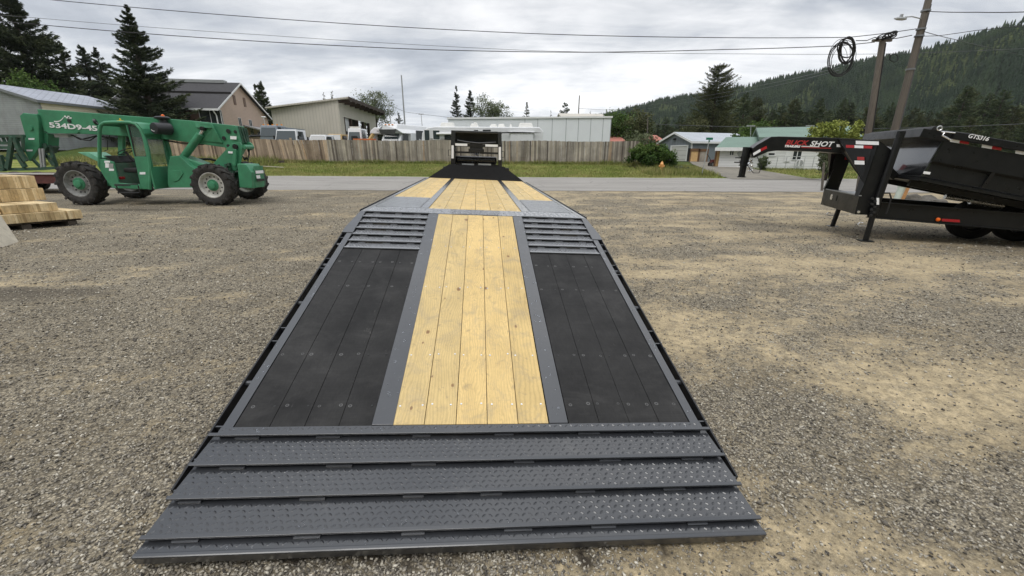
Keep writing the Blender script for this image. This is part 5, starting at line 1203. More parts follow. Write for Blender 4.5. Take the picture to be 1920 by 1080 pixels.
def blade_tris(C, Dr, Ln, Wd):
    """one narrow triangle pair (quad) per row: centre base C, direction Dr, length, width"""
    n = len(C); Dr = Dr/np.linalg.norm(Dr, axis=1)[:,None]; r = rng.normal(0,1,(n,3)); S = np.cross(Dr, r); S /= np.linalg.norm(S, axis=1)[:,None]+1e-9
    a = C-S*Wd[:,None]*.5; b = C+S*Wd[:,None]*.5; t = C+Dr*Ln[:,None]; m = C+Dr*Ln[:,None]*.45
    return np.stack([C-Dr*Ln[:,None]*.1, m-S*Wd[:,None]*.5, t, m+S*Wd[:,None]*.5], 1)
def conifer(label, px, top, Y, hw, nb=260, ncl=34, clump=.42, mat='needle', low=.08, name='spruce_tree', cat='tree', group=None, px_lean=0, shape=1.0, base=None, dens=1, fan=.62):
    """px, top: where the tip stands; hw: crown radius in metres"""
    tip = D(px, top, Y); z0 = Hf(tip.x, Y)-.2 if base is None else base; h = tip.z-z0
    clump = min(clump, .058*hw+.05 if hw > 4.6 else .12*hw); ncl = int(ncl*(4.0 if hw > 4.6 and Y < 80 else 2.2)); nb = int(nb*(fan if hw > 4.6 else 1))
    t = thing(name, label, cat, (tip.x, Y, z0), group=group)
    mb = MB(); mb.tube([(tip.x,Y,z0),(tip.x+.02*h*.1,Y,z0+h*.5),(tip.x,Y,z0+h*.97)], [hw*.085+.06, hw*.05+.03, .02], 8); mb.build('trunk', M_['bark'], t, smooth=True)
    q = rng.random(nb)**.85; q = low+(1-low)*(1-q)*.995 if False else low+(1-low)*rng.random(nb)**1.25*.99
    az = np.arange(nb)*2.39996+rng.normal(0,.25,nb); prof = np.clip(1-q, 0, 1)**shape*np.minimum(1, (q-low+.10)/.16)
    Lb = hw*prof*rng.uniform(.62,1.22,nb)*(1+.12*np.sin(az*2+h)) + .012*hw; Lb *= .85+.35*vnoise(az*1.3+px, q*9, 5)
    el = np.where(q > .86, .28, np.where(q > .6, .20, np.where(q > .3, .05, -.12)))+rng.normal(0,.10,nb)
    s = rng.random((nb, ncl))**.75; s = .06+s*.94; k = (Lb/hw) > rng.random(nb)*.0; sag = -.16+.30*s
    rx = s*Lb[:,None]; zz = q[:,None]*h+rx*np.tan(el)[:,None]*.6+rx*(s*.34-.20)
    side = rng.normal(0,1,(nb,ncl))*Lb[:,None]*.17*(1.12-s)
    ca, sa = np.cos(az)[:,None], np.sin(az)[:,None]
    C = np.stack([tip.x+ca*rx-sa*side, Y+sa*rx+ca*side, z0+zz-np.abs(side)*.30+rng.normal(0,.16,(nb,ncl))*clump],2).reshape(-1,3)
    out = np.stack([np.broadcast_to(ca,(nb,ncl)), np.broadcast_to(sa,(nb,ncl)), np.full((nb,ncl),.10)],2).reshape(-1,3)
    Dr = out+rng.normal(0,.55,(nb*ncl,3))*np.array([1,1,.55]); n = len(C)
    keep = rng.random(n) < dens; C = C[keep]; Dr = Dr[keep]; n = len(C)
    lf = clump*np.clip(.42+1.1*np.repeat(Lb/hw, ncl)[keep], 0, 1)
    V = blade_tris(C, Dr, rng.uniform(.6,1.3,n)*lf, rng.uniform(.16,.30,n)*lf)
    tone = (np.repeat(vnoise(az*3, q*7, 3), ncl)[keep]*.55+rng.random(n)*.35+.30*(s.reshape(-1)[keep]-.5))
    put_foliage('crown', V, 4, tone, M_[mat], t); return t
def leafy(label, cx, cy, zc, rx, ry, rz, n=6000, leaf=.16, mat='leaf', name='tree', cat='tree', ncl=60, trunk=None, group=None, open_=.45, seed=0):
    """broadleaf crown: leaf clumps round limb ends inside an uneven ellipsoid"""
    r2 = np.random.default_rng(seed+5); z0 = Hf(cx, cy)
    t = thing(name, label, cat, (cx, cy, z0), group=group)
    d = r2.normal(0,1,(ncl,3)); d /= np.linalg.norm(d,axis=1)[:,None]; rad = r2.random(ncl)**.45; E = d*rad[:,None]*np.array([rx,ry,rz])*r2.uniform(.75,1.12,(ncl,1)); E[:,2] += zc
    lo = z0+.02; E[:,2] = np.maximum(E[:,2], lo+.05)
    mb = MB(); zb = trunk if trunk is not None else zc-rz*.6
    for q in range(0, ncl, max(1, ncl//14)):
        e = Vector((cx+E[q,0]*.8, cy+E[q,1]*.8, E[q,2]*.9+zc*.1)); m = Vector((cx+E[q,0]*.25, cy+E[q,1]*.25, (zb+e.z)/2)); mb.tube([(cx,cy,z0-.05),(cx+.03,cy,zb),m,e], [rx*.05+.03,rx*.045+.02,rx*.02+.015,.012], 6)
    mb.build('trunk', M_['bark'], t, smooth=True)
    ci = r2.integers(0, ncl, n); sp = min(rx,rz)*open_*r2.uniform(.5,1.1,ncl); C = E[ci]+r2.normal(0,.5,(n,3))*sp[ci][:,None]*np.array([1,1,.75]); C[:,0] += cx; C[:,1] += cy; C[:,2] = np.maximum(C[:,2], z0+.02)
    V = blade_tris(C, r2.normal(0,1,(n,3))+np.array([0,0,.2]), r2.uniform(.7,1.3,n)*leaf, r2.uniform(.55,.9,n)*leaf)
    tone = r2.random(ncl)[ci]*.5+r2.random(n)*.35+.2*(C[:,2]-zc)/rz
    put_foliage('crown', V, 4, tone+.1, M_[mat], t); return t
def wpx(dpx, Y): return dpx/780*Y/.95
# ================================================================== WOODEN FENCE
def fence_mat():
    m = NT('weathered_boards'); r = m.island(); g = m.ramp(m.noise(1, m.map((38,38,1.6)), 6, .75), [(.28,.50),(.72,1.22)])
    c = m.ramp(r, [(0,(.15,.125,.105)),(.2,(.27,.235,.195)),(.5,(.36,.32,.27)),(.8,(.45,.40,.34)),(.93,(.55,.49,.40)),(1,(.42,.30,.20))])
    a = m.math('GREATER_THAN', m.math('MULTIPLY', m.sep()[0], -1), 15.2); c = m.mix(m.math('MULTIPLY', a, .40), c, m.mix(1, c, (1.30,.95,.66), 'MULTIPLY'))
    c = m.mix(.85, c, g, 'MULTIPLY'); kn = m.vor(1, m.map((9,9,3.2))); kk = m.math('MULTIPLY', m.ramp(kn.outputs['Distance'], [(.09,1),(.17,0)]), m.math('GREATER_THAN', m.sep(kn.outputs['Color'])[0], .6))
    c = m.mix(m.math('MULTIPLY', kk, .8), c, (.05,.04,.032)); z = m.sep()[2]; gz = m.ramp(m.noise(.9, detail=4), [(.4,.82),(.6,1.1)]); c = m.mix(1, c, gz, 'MULTIPLY')
    m.set('Base Color', c); m.set('Roughness', .92); m.set('Specular IOR Level', .15); m.bump(g, .4, .01); return m.m
M_['fence'] = fence_mat()
def fence():
    Y = 36.0; xa, xb = D(318,265,Y).x, D(1199,266,Y).x
    t = thing('wooden_fence', 'weathered grey plank fence running along the verge', 'fence', ((xa+xb)/2, Y, .8))
    def run(x0, x1, name, leanf, zt=2.60, p0=None, direction=None):
        mb = MB(); s = 0.0; o = Vector((x0,Y,0)) if p0 is None else p0; d = Vector((1,0,0)) if direction is None else direction; L_ = (x1-x0)
        while s < L_:
            w_ = random.choice((.135,.14,.14,.15,.11)); p = o+d*s; z0 = Hf(p.x, p.y)-.03+random.uniform(0,.05); top = zt+.03*math.sin(p.x*.8)+random.uniform(-.018,.018); ln = leanf(p.x)+random.uniform(-.012,.012)
            n = Vector((-d.y, d.x, 0)); off = n*random.uniform(-.012,.012)
            a = p+off; b = p+d*(w_-.006)+off; q = [Vector((a.x,a.y,z0)), Vector((b.x,b.y,z0)), Vector((b.x,b.y,top))+d*ln, Vector((a.x,a.y,top))+d*ln]
            mb.prism(q, n*.02); s += w_
        return mb.build(name, M_['fence'], t)
    xg0 = D(545,285,Y).x; xg1 = D(550.5,285,Y).x
    run(xa, D(533,262,Y).x+.55, 'board_panel', lambda x: -.02-.42*max(0, min(1, (x-(xg0-3.6))/3.4))*.55, 2.61)
    run(xg1+.10, xb, 'board_panel', lambda x: -.32*math.exp(-(x-xg1)/2.2), 2.585)
    run(0, 6.0, 'board_panel', lambda x: 0, 2.56, Vector((xb,Y,0)), Vector((.22,.975,0)))
    mb = MB()
    for (x0, x1) in ((xa, xg0-.2),(xg1+.2, xb)):
        for z in (1.15, 2.2): mb = MB(); mb.box(((x0+x1)/2, Y+.07, z), (x1-x0, .09, .04)); mb.build('fence_rail', M_['old_wood'], t)
    x = xa
    while x < xb:
        mb = MB(); mb.box((x, Y+.12, 1.6), (.09,.09,1.9)); mb.build('fence_post', M_['old_wood'], t); x += 2.44
    mb = MB(); c = D(543.5,262,Y-.05); mb.box((c.x+.1,Y-.06,1.85), (.17,.05,1.75), M=Matrix.Rotation(R_(-3),3,'Y')); mb.build('loose_board', M_['fence'], t)
    # low timber edging left of the gap
    e = thing('timber_edging', 'low dark timber edging at the foot of the leaning fence boards', 'edging', (D(500,303,35.4).x,35.4,.7))
    mb = MB(); a, b = D(300,299,35.4), D(532,305,35.4); mb.bar((a.x,35.5,Hf(a.x,35.5)+.12), (b.x,35.5,Hf(b.x,35.5)+.10), .12, .22); mb.build('beam', M_['old_wood'], e)
fence()
# ================================================================== BUILDINGS
def siding(name, col, step=.18, axis=2, depth=.02, var=.1, rough=.6, dirt=None):
    m = NT(name); co = m.sep()
    if axis == 'h':   # vertical ribs on walls of any heading: use x+y mixed
        s_ = m.math('ADD', co[0], m.math('MULTIPLY', co[1], .83))
    else: s_ = co[axis]
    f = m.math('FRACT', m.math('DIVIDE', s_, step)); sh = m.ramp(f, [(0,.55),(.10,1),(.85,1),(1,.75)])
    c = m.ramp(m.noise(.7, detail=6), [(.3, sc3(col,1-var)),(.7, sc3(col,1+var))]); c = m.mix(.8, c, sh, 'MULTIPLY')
    if dirt: c = m.mix(m.ramp(m.noise(2.2, m.map((1,1,.25)), 7, .7), [(.5,0),(.75,dirt[1])]), c, dirt[0])
    m.set('Base Color', c); m.set('Roughness', rough); m.bump(m.ramp(f, [(0,0),(.12,1),(.85,.9),(1,0)]), .6, depth); return m.m
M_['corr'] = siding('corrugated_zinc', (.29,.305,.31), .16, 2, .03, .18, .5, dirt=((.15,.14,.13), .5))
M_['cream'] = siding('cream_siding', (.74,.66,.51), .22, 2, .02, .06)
M_['zincroof'] = siding('zinc_roof', (.38,.40,.45), .5, 'h', .02, .15, .4, dirt=((.24,.22,.22), .5))
M_['tan'] = siding('tan_siding', (.55,.41,.32), .17, 2, .02, .06)
M_['brown'] = siding('brown_siding', (.17,.105,.075), .17, 2, .02, .08)  # darker tone stands in for shade on the house's front wall
M_['beige_metal'] = siding('beige_metal', (.52,.485,.415), .32, 'h', .02, .06, .5)
M_['white_metal'] = siding('white_metal', (.66,.67,.68), .3, 'h', .01, .05, .5)
M_['greyblue'] = siding('grey_blue_metal', (.20,.225,.245), .25, 'h', .02, .08, .5)
M_['white_block'] = siding('white_block_wall', (.80,.80,.79), .22, 2, .01, .05, .8)
def shingle(name, c1, c2):
    m = NT(name); c = m.ramp(m.noise(5, detail=6, rough=.8), [(.3,c1),(.7,c2)]); f = m.math('FRACT', m.math('DIVIDE', m.sep()[2], .12)); c = m.mix(.5, c, m.ramp(f, [(0,.6),(.2,1)]), 'MULTIPLY'); m.set('Base Color', c); m.set('Roughness', .95); m.bump(f, .3, .02); return m.m
M_['shingle'] = shingle('dark_shingles', (.035,.034,.036), (.075,.072,.075))
M_['green_roof'] = siding('green_metal_roof', (.125,.205,.155), .4, 'h', .02, .12, .5)
M_['white_roof'] = siding('pale_metal_roof', (.40,.43,.46), .4, 'h', .02, .08, .4)
M_['red_roof'] = shingle('faded_red_roof', (.34,.12,.09), (.48,.20,.15))
M_['trim'] = pm('white_trim', (.80,.80,.79), .5, 0, .05, 3)
M_['dark_in'] = pm('dark_interior', (.012,.011,.010), .9)
M_['win'] = glassy('window_glass', (.03,.035,.04), .08)
class Frame:
    """local building frame: o corner, a along the long side, b across"""
    def __init__(s, o, ang): s.o = Vector((o[0],o[1],0)); s.a = Vector((math.cos(ang),math.sin(ang),0)); s.b = Vector((-math.sin(ang),math.cos(ang),0))
    def __call__(s, x, y, z): return s.o+s.a*x+s.b*y+Vector((0,0,z))
def gable(F, L_, W, zb, ze, zr, t, wall, roof, trim=None, ov=.35, endwall=None, th=.16, ridge=.5):
    """ridge runs along a; gable ends at x=0 and x=L"""
    mb = MB(); mb.add([F(0,0,zb),F(L_,0,zb),F(L_,W,zb),F(0,W,zb),F(0,0,ze),F(L_,0,ze),F(L_,W,ze),F(0,W,ze)], [(0,1,5,4),(2,3,7,6),(3,2,1,0),(4,5,6,7)]); mb.build('wall', wall, t)
    for x in (0, L_):
        mb = MB(); mb.prism([F(x,0,zb),F(x,W,zb),F(x,W,ze),F(x,W*ridge,zr),F(x,0,ze)], F.a*(.02 if x else -.02)); mb.build('gable_wall', endwall or wall, t)
    s0 = (zr-ze)/(W*ridge); s1 = (zr-ze)/(W*(1-ridge))
    mb = MB(); up = Vector((0,0,th)); e0 = ze-s0*ov; e1 = ze-s1*ov
    for (y0, z0, y1, z1) in ((-ov,e0,W*ridge,zr),(W+ov,e1,W*ridge,zr)):
        q = [F(-ov,y0,z0),F(L_+ov,y0,z0),F(L_+ov,y1,z1),F(-ov,y1,z1)]; q = [p+Vector((0,0,.02)) for p in q]; mb.add(q+[p+up for p in q], [(0,1,2,3),(7,6,5,4),(0,4,5,1),(1,5,6,2),(2,6,7,3),(3,7,4,0)])
    r = mb.build('roof', roof, t)
    if trim:
        mb = MB()
        for x in (-ov-.03, L_+ov):
            for (y0,z0,y1,z1) in ((-ov,e0,W*ridge,zr),(W+ov,e1,W*ridge,zr)): mb.prism([F(x,y0,z0-.04),F(x,y1,z1-.04),F(x,y1,z1+th+.03),F(x,y0,z0+th+.03)], F.a*.03)
        for y, z in ((-ov-.03,e0),(W+ov,e1)): mb.prism([F(-ov,y,z-.04),F(L_+ov,y,z-.04),F(L_+ov,y,z+th+.02),F(-ov,y,z+th+.02)], F.b*.03)
        mb.build('roof_trim', trim, t)
    return r
def window(o, a, up, n, w_, h, parent, name='window', fr=.045, glass=None, bars=1, frm=None):
    """o: lower left corner on the wall, a along, n outwards"""
    a = a.normalized(); mb = MB(); P = lambda x, y, k: o+a*x+Vector((0,0,y))+n*k
    for (x0,x1,y0,y1) in ((0,w_,0,fr),(0,w_,h-fr,h),(0,fr,fr,h-fr),(w_-fr,w_,fr,h-fr)): mb.prism([P(x0,y0,.01),P(x1,y0,.01),P(x1,y1,.01),P(x0,y1,.01)], n*.05)
    for k in range(1, bars+1): x = w_*k/(bars+1); mb.prism([P(x-.025,fr,.01),P(x+.025,fr,.01),P(x+.025,h-fr,.01),P(x-.025,h-fr,.01)], n*.04)
    f = mb.build(name, frm or M_['trim'], parent); g = MB(); g.prism([P(fr,fr,.012),P(w_-fr,fr,.012),P(w_-fr,h-fr,.012),P(fr,h-fr,.012)], n*.012); g.build('pane', glass or M_['win'], f); return f
def atz(px, py, z): return G(px, py, z)
def buildings():
    # --- corrugated shed at the left
    A = D(71,190,40.0); B = atz(247,209,A.z); v = (B-A); L_ = math.hypot(v.x,v.y); F = Frame(A, math.atan2(v.y,v.x)); best = None
    for W in np.arange(5, 16, .1):
        m = F(L_, W/2, 0); k = (m.x)/(m.y); 
        # height from the sight line of the ridge's far end
        zc = D(162,183,m.y).z; q = W2C @ Vector((m.x,m.y,zc-CH)); e = abs(960+F_PX*q.x/q.z-162)
        if best is None or e < best[0]: best = (e, W, zc)
    _, W, zr = best
    t = thing('metal_shed', 'grey corrugated shed with cream upper siding behind the green machine', 'shed', F(0,0,1.9))
    gable(F, L_, W, 1.7, A.z, zr, t, M_['corr'], M_['zincroof'], M_['corr_trim'], ov=.25)
    mb = MB(); zc = A.z-1.35; mb.prism([F(.15,0,zc),F(L_,0,zc),F(L_,0,A.z-.02),F(.15,0,A.z-.02)], F.b*-.03); mb.build('cream_siding', M_['cream'], t)
    # --- brown house
    C0 = D(404,203,52.0); ze = C0.z; pk = D(446,158,60.0); R0 = atz(503,222,ze-.0)
    F = Frame(C0, R_(0)); g = Vector((R0.x-C0.x, R0.y-C0.y, 0)); W = 13.0; ang = math.atan2(g.y, g.x)-math.pi/2   # gable wall runs along b
    F = Frame(C0, ang); F.a = -F.a; 
    gd_ = g.normalized(); F.b = gd_; F.a = Vector((-gd_.y, gd_.x, 0)); F.a = F.a if F.a.x < 0 else -F.a
    W = g.length*.98; m = F(0, W*.45, 0); zr = D(446,158,m.y).z
    t = thing('brown_house', 'two storey tan and brown house with dark shingle roof', 'house', C0)
    gable(F, 11, W, 1.2, ze, zr, t, M_['brown'], M_['shingle'], M_['trim'], ov=.45, endwall=M_['tan'], ridge=.45)
    mb = MB(); mb.box(F(5.8, W*.45, zr+.22), (9.0,.9,.35), math.atan2(F.a.y,F.a.x)); mb.build('ridge_cap', M_['galv'], t)
    n = -F.a
    for (px, py, w_, h) in ((413,222,1.0,1.9),(450,231,.8,1.3),(471,241,.9,2.2)):
        # on the gable wall plane
        p = PL(px, py, F(0,0,0), n); window(p-F.b*w_*.5-Vector((0,0,h*.5)), F.b, None, n, w_, h, t)
    for (px, py) in ((438.5,196),(457.5,200)):
        p = PL(px, py, F(0,0,0), n); mb = MB(); mb.prism([p+n*.02, p+n*.02+F.b*.6, p+n*.02+F.b*.6+Vector((0,0,1.1)), p+n*.02+Vector((0,0,1.1))], n*.05); mb.build('gable_vent', M_['brown'], t)
    p = PL(395, 223, F(0,0,0), -F.b); window(p-F.a*-1.1-Vector((0,0,1.2)), -F.a, None, -F.b, 2.3, 2.3, t)
    mb = MB(); mb.tube([F(.1,-.5,ze-.2),F(.0,-.1,ze-.8),F(.0,-.1,1.4)], .07, 8); mb.build('downpipe', M_['trim'], t)
    # lower wing roof step on the camera side, dark band across the slope
    mb = MB(); zq = ze+(zr-ze)*.54; yq = W*.45*.54; mb.prism([F(-.5,yq-.25,zq+.05),F(11.4,yq-.25,zq+.05),F(11.4,yq-.25,zq+.28),F(-.5,yq-.25,zq+.28)], F.b*.12); mb.build('roof_step', M_['dark_in'], t)
    # porch at its right foot
    mb = MB(); p = PL(455,234,F(0,0,0),n); mb.prism([p+n*.05, p+n*2.4-Vector((0,0,.6)), p+n*2.4-Vector((0,0,.75)), p+n*.05-Vector((0,0,.15))], F.b*6.5); mb.build('porch_roof', M_['galv'], t)
    # --- beige open barn
    C1 = D(633,186,50.0); zt = C1.z; C0 = D(508,205,52.0); E = D(703,212,66.0)
    t = thing('pole_barn', 'beige metal pole barn with open bays along its right side', 'barn', C1)
    e = Vector((E.x-C1.x, E.y-C1.y, 0)); zbm = .8
    fdir = Vector((C0.x-C1.x, C0.y-C1.y, 0)); 
    mb = MB(); mb.prism([Vector((C1.x,C1.y,zbm)),Vector((C0.x,C0.y,zbm)),Vector((C0.x,C0.y,C0.z)),Vector((C1.x,C1.y,zt))], e.normalized()*.15); mb.build('end_wall', M_['beige_metal'], t)
    # open side: header, end bay and posts
    en = e.normalized(); nn = Vector((en.y,-en.x,0)); Ls = e.length
    def S(s, z, k=0): return Vector((C1.x,C1.y,0))+en*s+nn*k+Vector((0,0,z))
    zh = zt-1.7
    for (s0, s1, z0, z1) in ((.15,Ls,zh,zt-.1),(.15,1.6,zbm,zh),(Ls*.76,Ls,zbm,zh)):
        mb = MB(); mb.prism([S(s0,z0),S(s1,z0),S(s1,z1),S(s0,z1)], nn*-.12); mb.build('side_wall', M_['beige_metal'], t)
    for s in np.linspace(1.6, Ls*.76, 5): mb = MB(); mb.prism([S(s-.15,zbm,.02),S(s+.15,zbm,.02),S(s+.15,zh,.02),S(s-.15,zh,.02)], nn*-.3); mb.build('bay_post', M_['bay_brown'], t)
    mb = MB(); mb.prism([S(1.7,zh-1.4,-.3),S(5.2,zh-1.6,-.3),S(5.2,zh,-.3),S(1.7,zh,-.3)], nn*-.05); mb.build('half_door', M_['white_metal'], t)
    mb = MB(); bk_ = [S(1.3,zbm,-2.6),S(Ls,zbm,-2.6),S(Ls,zt-.4,-2.6),S(1.3,zt-.4,-2.6)]; mb.prism(bk_, nn*-.1); mb.build('back_wall', M_['dark_in'], t)
    mb = MB(); q = [S(-.5,zt+.05,1.3),S(Ls+.5,zt+.05,1.3),Vector((C0.x,C0.y,0))+en*(Ls+.5)-nn*.4+Vector((0,0,C0.z+.05)),Vector((C0.x,C0.y,0))-en*.5-nn*.4+Vector((0,0,C0.z+.05))]; mb.prism(q, (0,0,.16)); mb.build('roof', M_['beige_metal'], t)
    for s in np.linspace(.2, Ls, 9): mb = MB(); mb.prism([S(s,zt-.35,1.25),S(s+.12,zt-.35,1.25),S(s+.12,zt+.03,1.25),S(s,zt+.03,1.25)], nn*-1.25); mb.build('rafter', M_['bay_brown'], t)
    mb = MB(); mb.prism([S(-.5,zt-.12,1.32),S(Ls+.5,zt-.12,1.32),S(Ls+.5,zt+.24,1.32),S(-.5,zt+.24,1.32)], nn*.03); mb.build('fascia', M_['bay_brown'], t)
    mb = MB(); C0b = Vector((C0.x,C0.y,0)); mb.prism([C0b+Vector((0,0,zbm)), C0b+en*Ls+Vector((0,0,zbm)), C0b+en*Ls+Vector((0,0,C0.z)), C0b+Vector((0,0,C0.z))], nn*.1); mb.build('far_wall', M_['beige_metal'], t)
    # --- long white building
    Y = 48.5; a, b = D(840,224,Y), D(1146,221.5,Y); t = thing('white_building', 'long low white metal building behind the motorhome', 'building', ((a.x+b.x)/2,Y,.8))
    F = Frame((a.x,Y), 0); Lw = b.x-a.x; mb = MB(); mb.add([F(0,0,.7),F(Lw,0,.7),F(Lw,14,.7),F(0,14,.7),F(0,0,a.z),F(Lw,0,b.z),F(Lw,14,b.z),F(0,14,a.z)], [(0,1,5,4),(1,2,6,5),(2,3,7,6),(3,0,4,7)]); mb.build('wall', M_['smooth_white'], t)
    mb = MB(); mb.prism([F(-.1,-.1,a.z+.02),F(Lw+.15,-.1,b.z+.02),F(Lw+.15,-.1,b.z+.20),F(-.1,-.1,a.z+.20)], (0,14.3,0)); mb.build('roof', M_['trim'], t)
    for px in (984,1008,1035,1061,1084,1107,1130,1144.5):
        x = D(px,245,Y).x-a.x; mb = MB(); mb.prism([F(x-.03,-.02,.7),F(x+.03,-.02,.7),F(x+.03,-.02,b.z),F(x-.03,-.02,b.z)], (0,.05,0)); mb.build('wall_seam', M_['seam'], t)
    F2 = Frame((D(1060,216,62).x,62), R_(4)); t = thing('tan_roofed_building', 'low pale roofed building peeping over the white building', 'building', F2(0,0,.8)); zz = D(1085,221,62).z
    gable(F2, 6.2, 9, .8, zz-.5, D(1085,214.5,66).z, t, M_['beige_metal'], M_['beige_metal'], None, ov=.2)
    # --- red roofed houses
    for (pa, pb, ye, yr, Y, lab) in ((1144,1172,267,258.5,58,'low red roofed house just right of the white building'),(1206,1243,265,255.5,64,'red roofed house with tan wall behind the dark shrub')):
        a, b = D(pa,ye,Y), D(pb,ye,Y); F = Frame((a.x,Y), R_(3)); t = thing('red_roofed_house', lab, 'house', F(0,0,.8)); gable(F, b.x-a.x, 7, .7, a.z, D(pa,yr,Y+3.5).z, t, M_['tan_red'], M_['red_roof'], None, ov=.3)
    # --- grey garage
    c = D(1297.5,266.5,50.0); ze = c.z; F = Frame(c, R_(17)); Wd = 6.0; zr = D(1268,250.5,F(0,Wd/2,0).y).z; zb = Hf(c.x,50)-.1
    t = thing('grey_garage', 'blue grey metal garage with a white roll up door', 'garage', c)
    gable(F, 8.6, Wd, zb, ze, zr, t, M_['greyblue'], M_['white_roof'], M_['trim'], ov=.25)
    n = -F.a
    def gpt(px, py): return PL(px, py, F(0,0,0), n)
    a, b = gpt(1257,299), gpt(1286.5,299.5); zd = gpt(1271,274.5).z
    mb = MB(); d = (b-a); d.z = 0; zb_ = zb+.1; P = lambda s, z, k=.02: Vector((a.x,a.y,0))+d*s+Vector((0,0,z))+n*k
    mb.prism([P(0,zb_),P(1,zb_),P(1,zd),P(0,zd)], n*.03); dr = mb.build('garage_door', M_['door_white'], t)
    mb = MB()
    for (s0,s1,z0,z1) in ((-.05,0,zb_,zd),(1,1.05,zb_,zd),(-.05,1.05,zd,zd+.13)): mb.prism([P(s0,z0),P(s1,z0),P(s1,z1),P(s0,z1)], n*.07)
    mb.build('door_frame', M_['trim'], t)
    a2, b2 = gpt(1288,299), gpt(1293.2,299.5); mb = MB(); q0, q1 = Vector((a2.x,a2.y,zb_)), Vector((b2.x,b2.y,zb_)); hh = Vector((0,0,gpt(1290,278).z-zb_)); mb.prism([q0+n*.02,q1+n*.02,q1+hh+n*.02,q0+hh+n*.02], n*.02); mb.build('side_door', M_['dark_in'], t)
    mb = MB(); p = gpt(1266.5,261); mb.box(p+n*.1, (.3,.3,.2)); mb.build('wall_lamp', M_['black_steel'], t)
    mb = MB(); mb.prism([F(-.03,-.03,zb),F(.12,-.03,zb),F(.12,-.03,ze),F(-.03,-.03,ze)], F.b*.08); mb.build('corner_trim', M_['trim'], t)
    # plywood gates beside it
    Y = 48.8
    for (pa, pb, yt, yb, m_, lab, nm) in ((1295.5,1309.5,281,300.5,M_['ply'],'new orange plywood gate beside the grey garage','gate'),(1310.5,1325,281.5,300,M_['fence'],'dark board fence panel next to the plywood gate','fence'),(1343.5,1352,281,304,M_['ply'],'narrow plywood gate against the white house','gate')):
        yy = Y if pa < 1340 else 40.5; a, b = D(pa,yt,yy), D(pb,yb,yy); zz = Hf(a.x,yy); t = thing('plywood_gate' if nm == 'gate' else 'fence_panel', lab, nm, (a.x,yy,zz))
        mb = MB(); mb.box(((a.x+b.x)/2,yy,(zz+a.z)/2), (b.x-a.x-.12,.05,a.z-zz-.1)); mb.build('boards', m_, t)
        mb = MB()
        for (x, z, w_, h) in ((a.x,(zz+a.z)/2,.12,a.z-zz),(b.x,(zz+a.z)/2,.12,a.z-zz)): mb.box((x,yy-.02,z), (w_,.1,h))
        mb.box(((a.x+b.x)/2,yy-.03,a.z), (b.x-a.x+.12,.1,.28)); mb.build('gate_frame', M_['brown_wood'], t)
    # --- white house with green roof
    Yh = 38.0; HA = R_(-24); a = D(1351,280,Yh+2.2); F3 = Frame((a.x,a.y), HA); za = a.z; n3 = -F3.b
    b = PL(1438,280,F3(0,0,0),n3); La = (b-F3(0,0,0)).dot(F3.a); zb = Hf(b.x,b.y)-.25
    F = Frame(F3(La-.2,.9,0), HA); c = F(0,0,0); n_ = -F.b; ze = PL(1438,259,c,n_).z; Wd = 8.0; zr = D(1427,243,F(0,Wd*.5,0).y).z
    t = thing('white_house', 'white block house with a pale green metal roof', 'house', c)
    gable(F, 6.4, Wd, zb, ze, zr, t, M_['white_block'], M_['green_roof'], M_['sage_trim'], ov=.5, endwall=M_['white_block'])
    mb = MB(); mb.add([F3(0,0,zb),F3(La,0,zb),F3(La,5,zb),F3(0,5,zb),F3(0,0,za),F3(La,0,za),F3(La,5,za+.8),F3(0,5,za+.8)], [(0,1,5,4),(1,2,6,5),(2,3,7,6),(3,0,4,7)]); aw = mb.build('addition_wall', M_['white_block'], t)
    mb = MB(); q = [F3(-.45,-.5,za),F3(La+.1,-.5,za),F3(La+.1,3.4,za+1.05),F3(.4,3.4,za+1.05)]; mb.prism(q, (0,0,.12)); ar = mb.build('addition_roof', M_['green_roof'], t)
    mb = MB(); mb.prism([F3(-.46,-.53,za-.14),F3(La+.1,-.53,za-.14),F3(La+.1,-.53,za+.16),F3(-.46,-.53,za+.16)], (0,.03,0)); mb.build('fascia', M_['trim'], ar)
    n = -F3.b; pl = F3(0,0,0)
    def hp(px, py): return PL(px, py, pl, n)
    p = hp(1367,291.5); window(p, F3.a, None, n, hp(1376.5,291).x-p.x, hp(1367,280.5).z-p.z, t)
    mb = MB(); p = hp(1388,288); s = .38; mb.prism([p+n*.02+F3.a*s*.7, p+n*.02+Vector((0,0,s)), p+n*.02-F3.a*s*.7, p+n*.02-Vector((0,0,s))], n*.04); mb.build('diamond_plaque', M_['galv'], t)
    n = -F.b; pl = F(0,0,0)
    p = hp(1437.5,293.5); window(p, F.a, None, n, hp(1456,293).x-p.x, hp(1437,284.5).z-p.z, t, bars=0, fr=.12)
    p = hp(1484,300); window(p, F.a, None, n, hp(1503,300).x-p.x, hp(1484,282.5).z-p.z, t, bars=1)
    p = hp(1470,303); mb = MB(); w_ = hp(1481,303).x-p.x; hh = hp(1470,283).z-p.z; mb.prism([p+n*.02,p+n*.02+F.a*w_,p+n*.02+F.a*w_+Vector((0,0,hh)),p+n*.02+Vector((0,0,hh))], n*.05); mb.build('front_door', M_['trim'], t)
    # heat pump by the wall
    p = hp(1491,313.5); w_ = hp(1501.5,313).x-p.x; hp_t = thing('heat_pump', 'white outdoor fan unit at the white house wall', 'heat pump', p+n*.4)
    mb = MB(); mb.box(p+n*.45+F.a*w_*.5+Vector((0,0,.36)), (w_,.35,.62), R_(4)); bd = mb.build('casing', M_['trim'], hp_t, bevel=.02); mb = MB(); mb.lathe([(0,.24),(.015,.24)], p+n*.64+F.a*w_*.5+Vector((0,0,.38)), n, 20); mb.build('fan_grille', M_['galv'], hp_t)
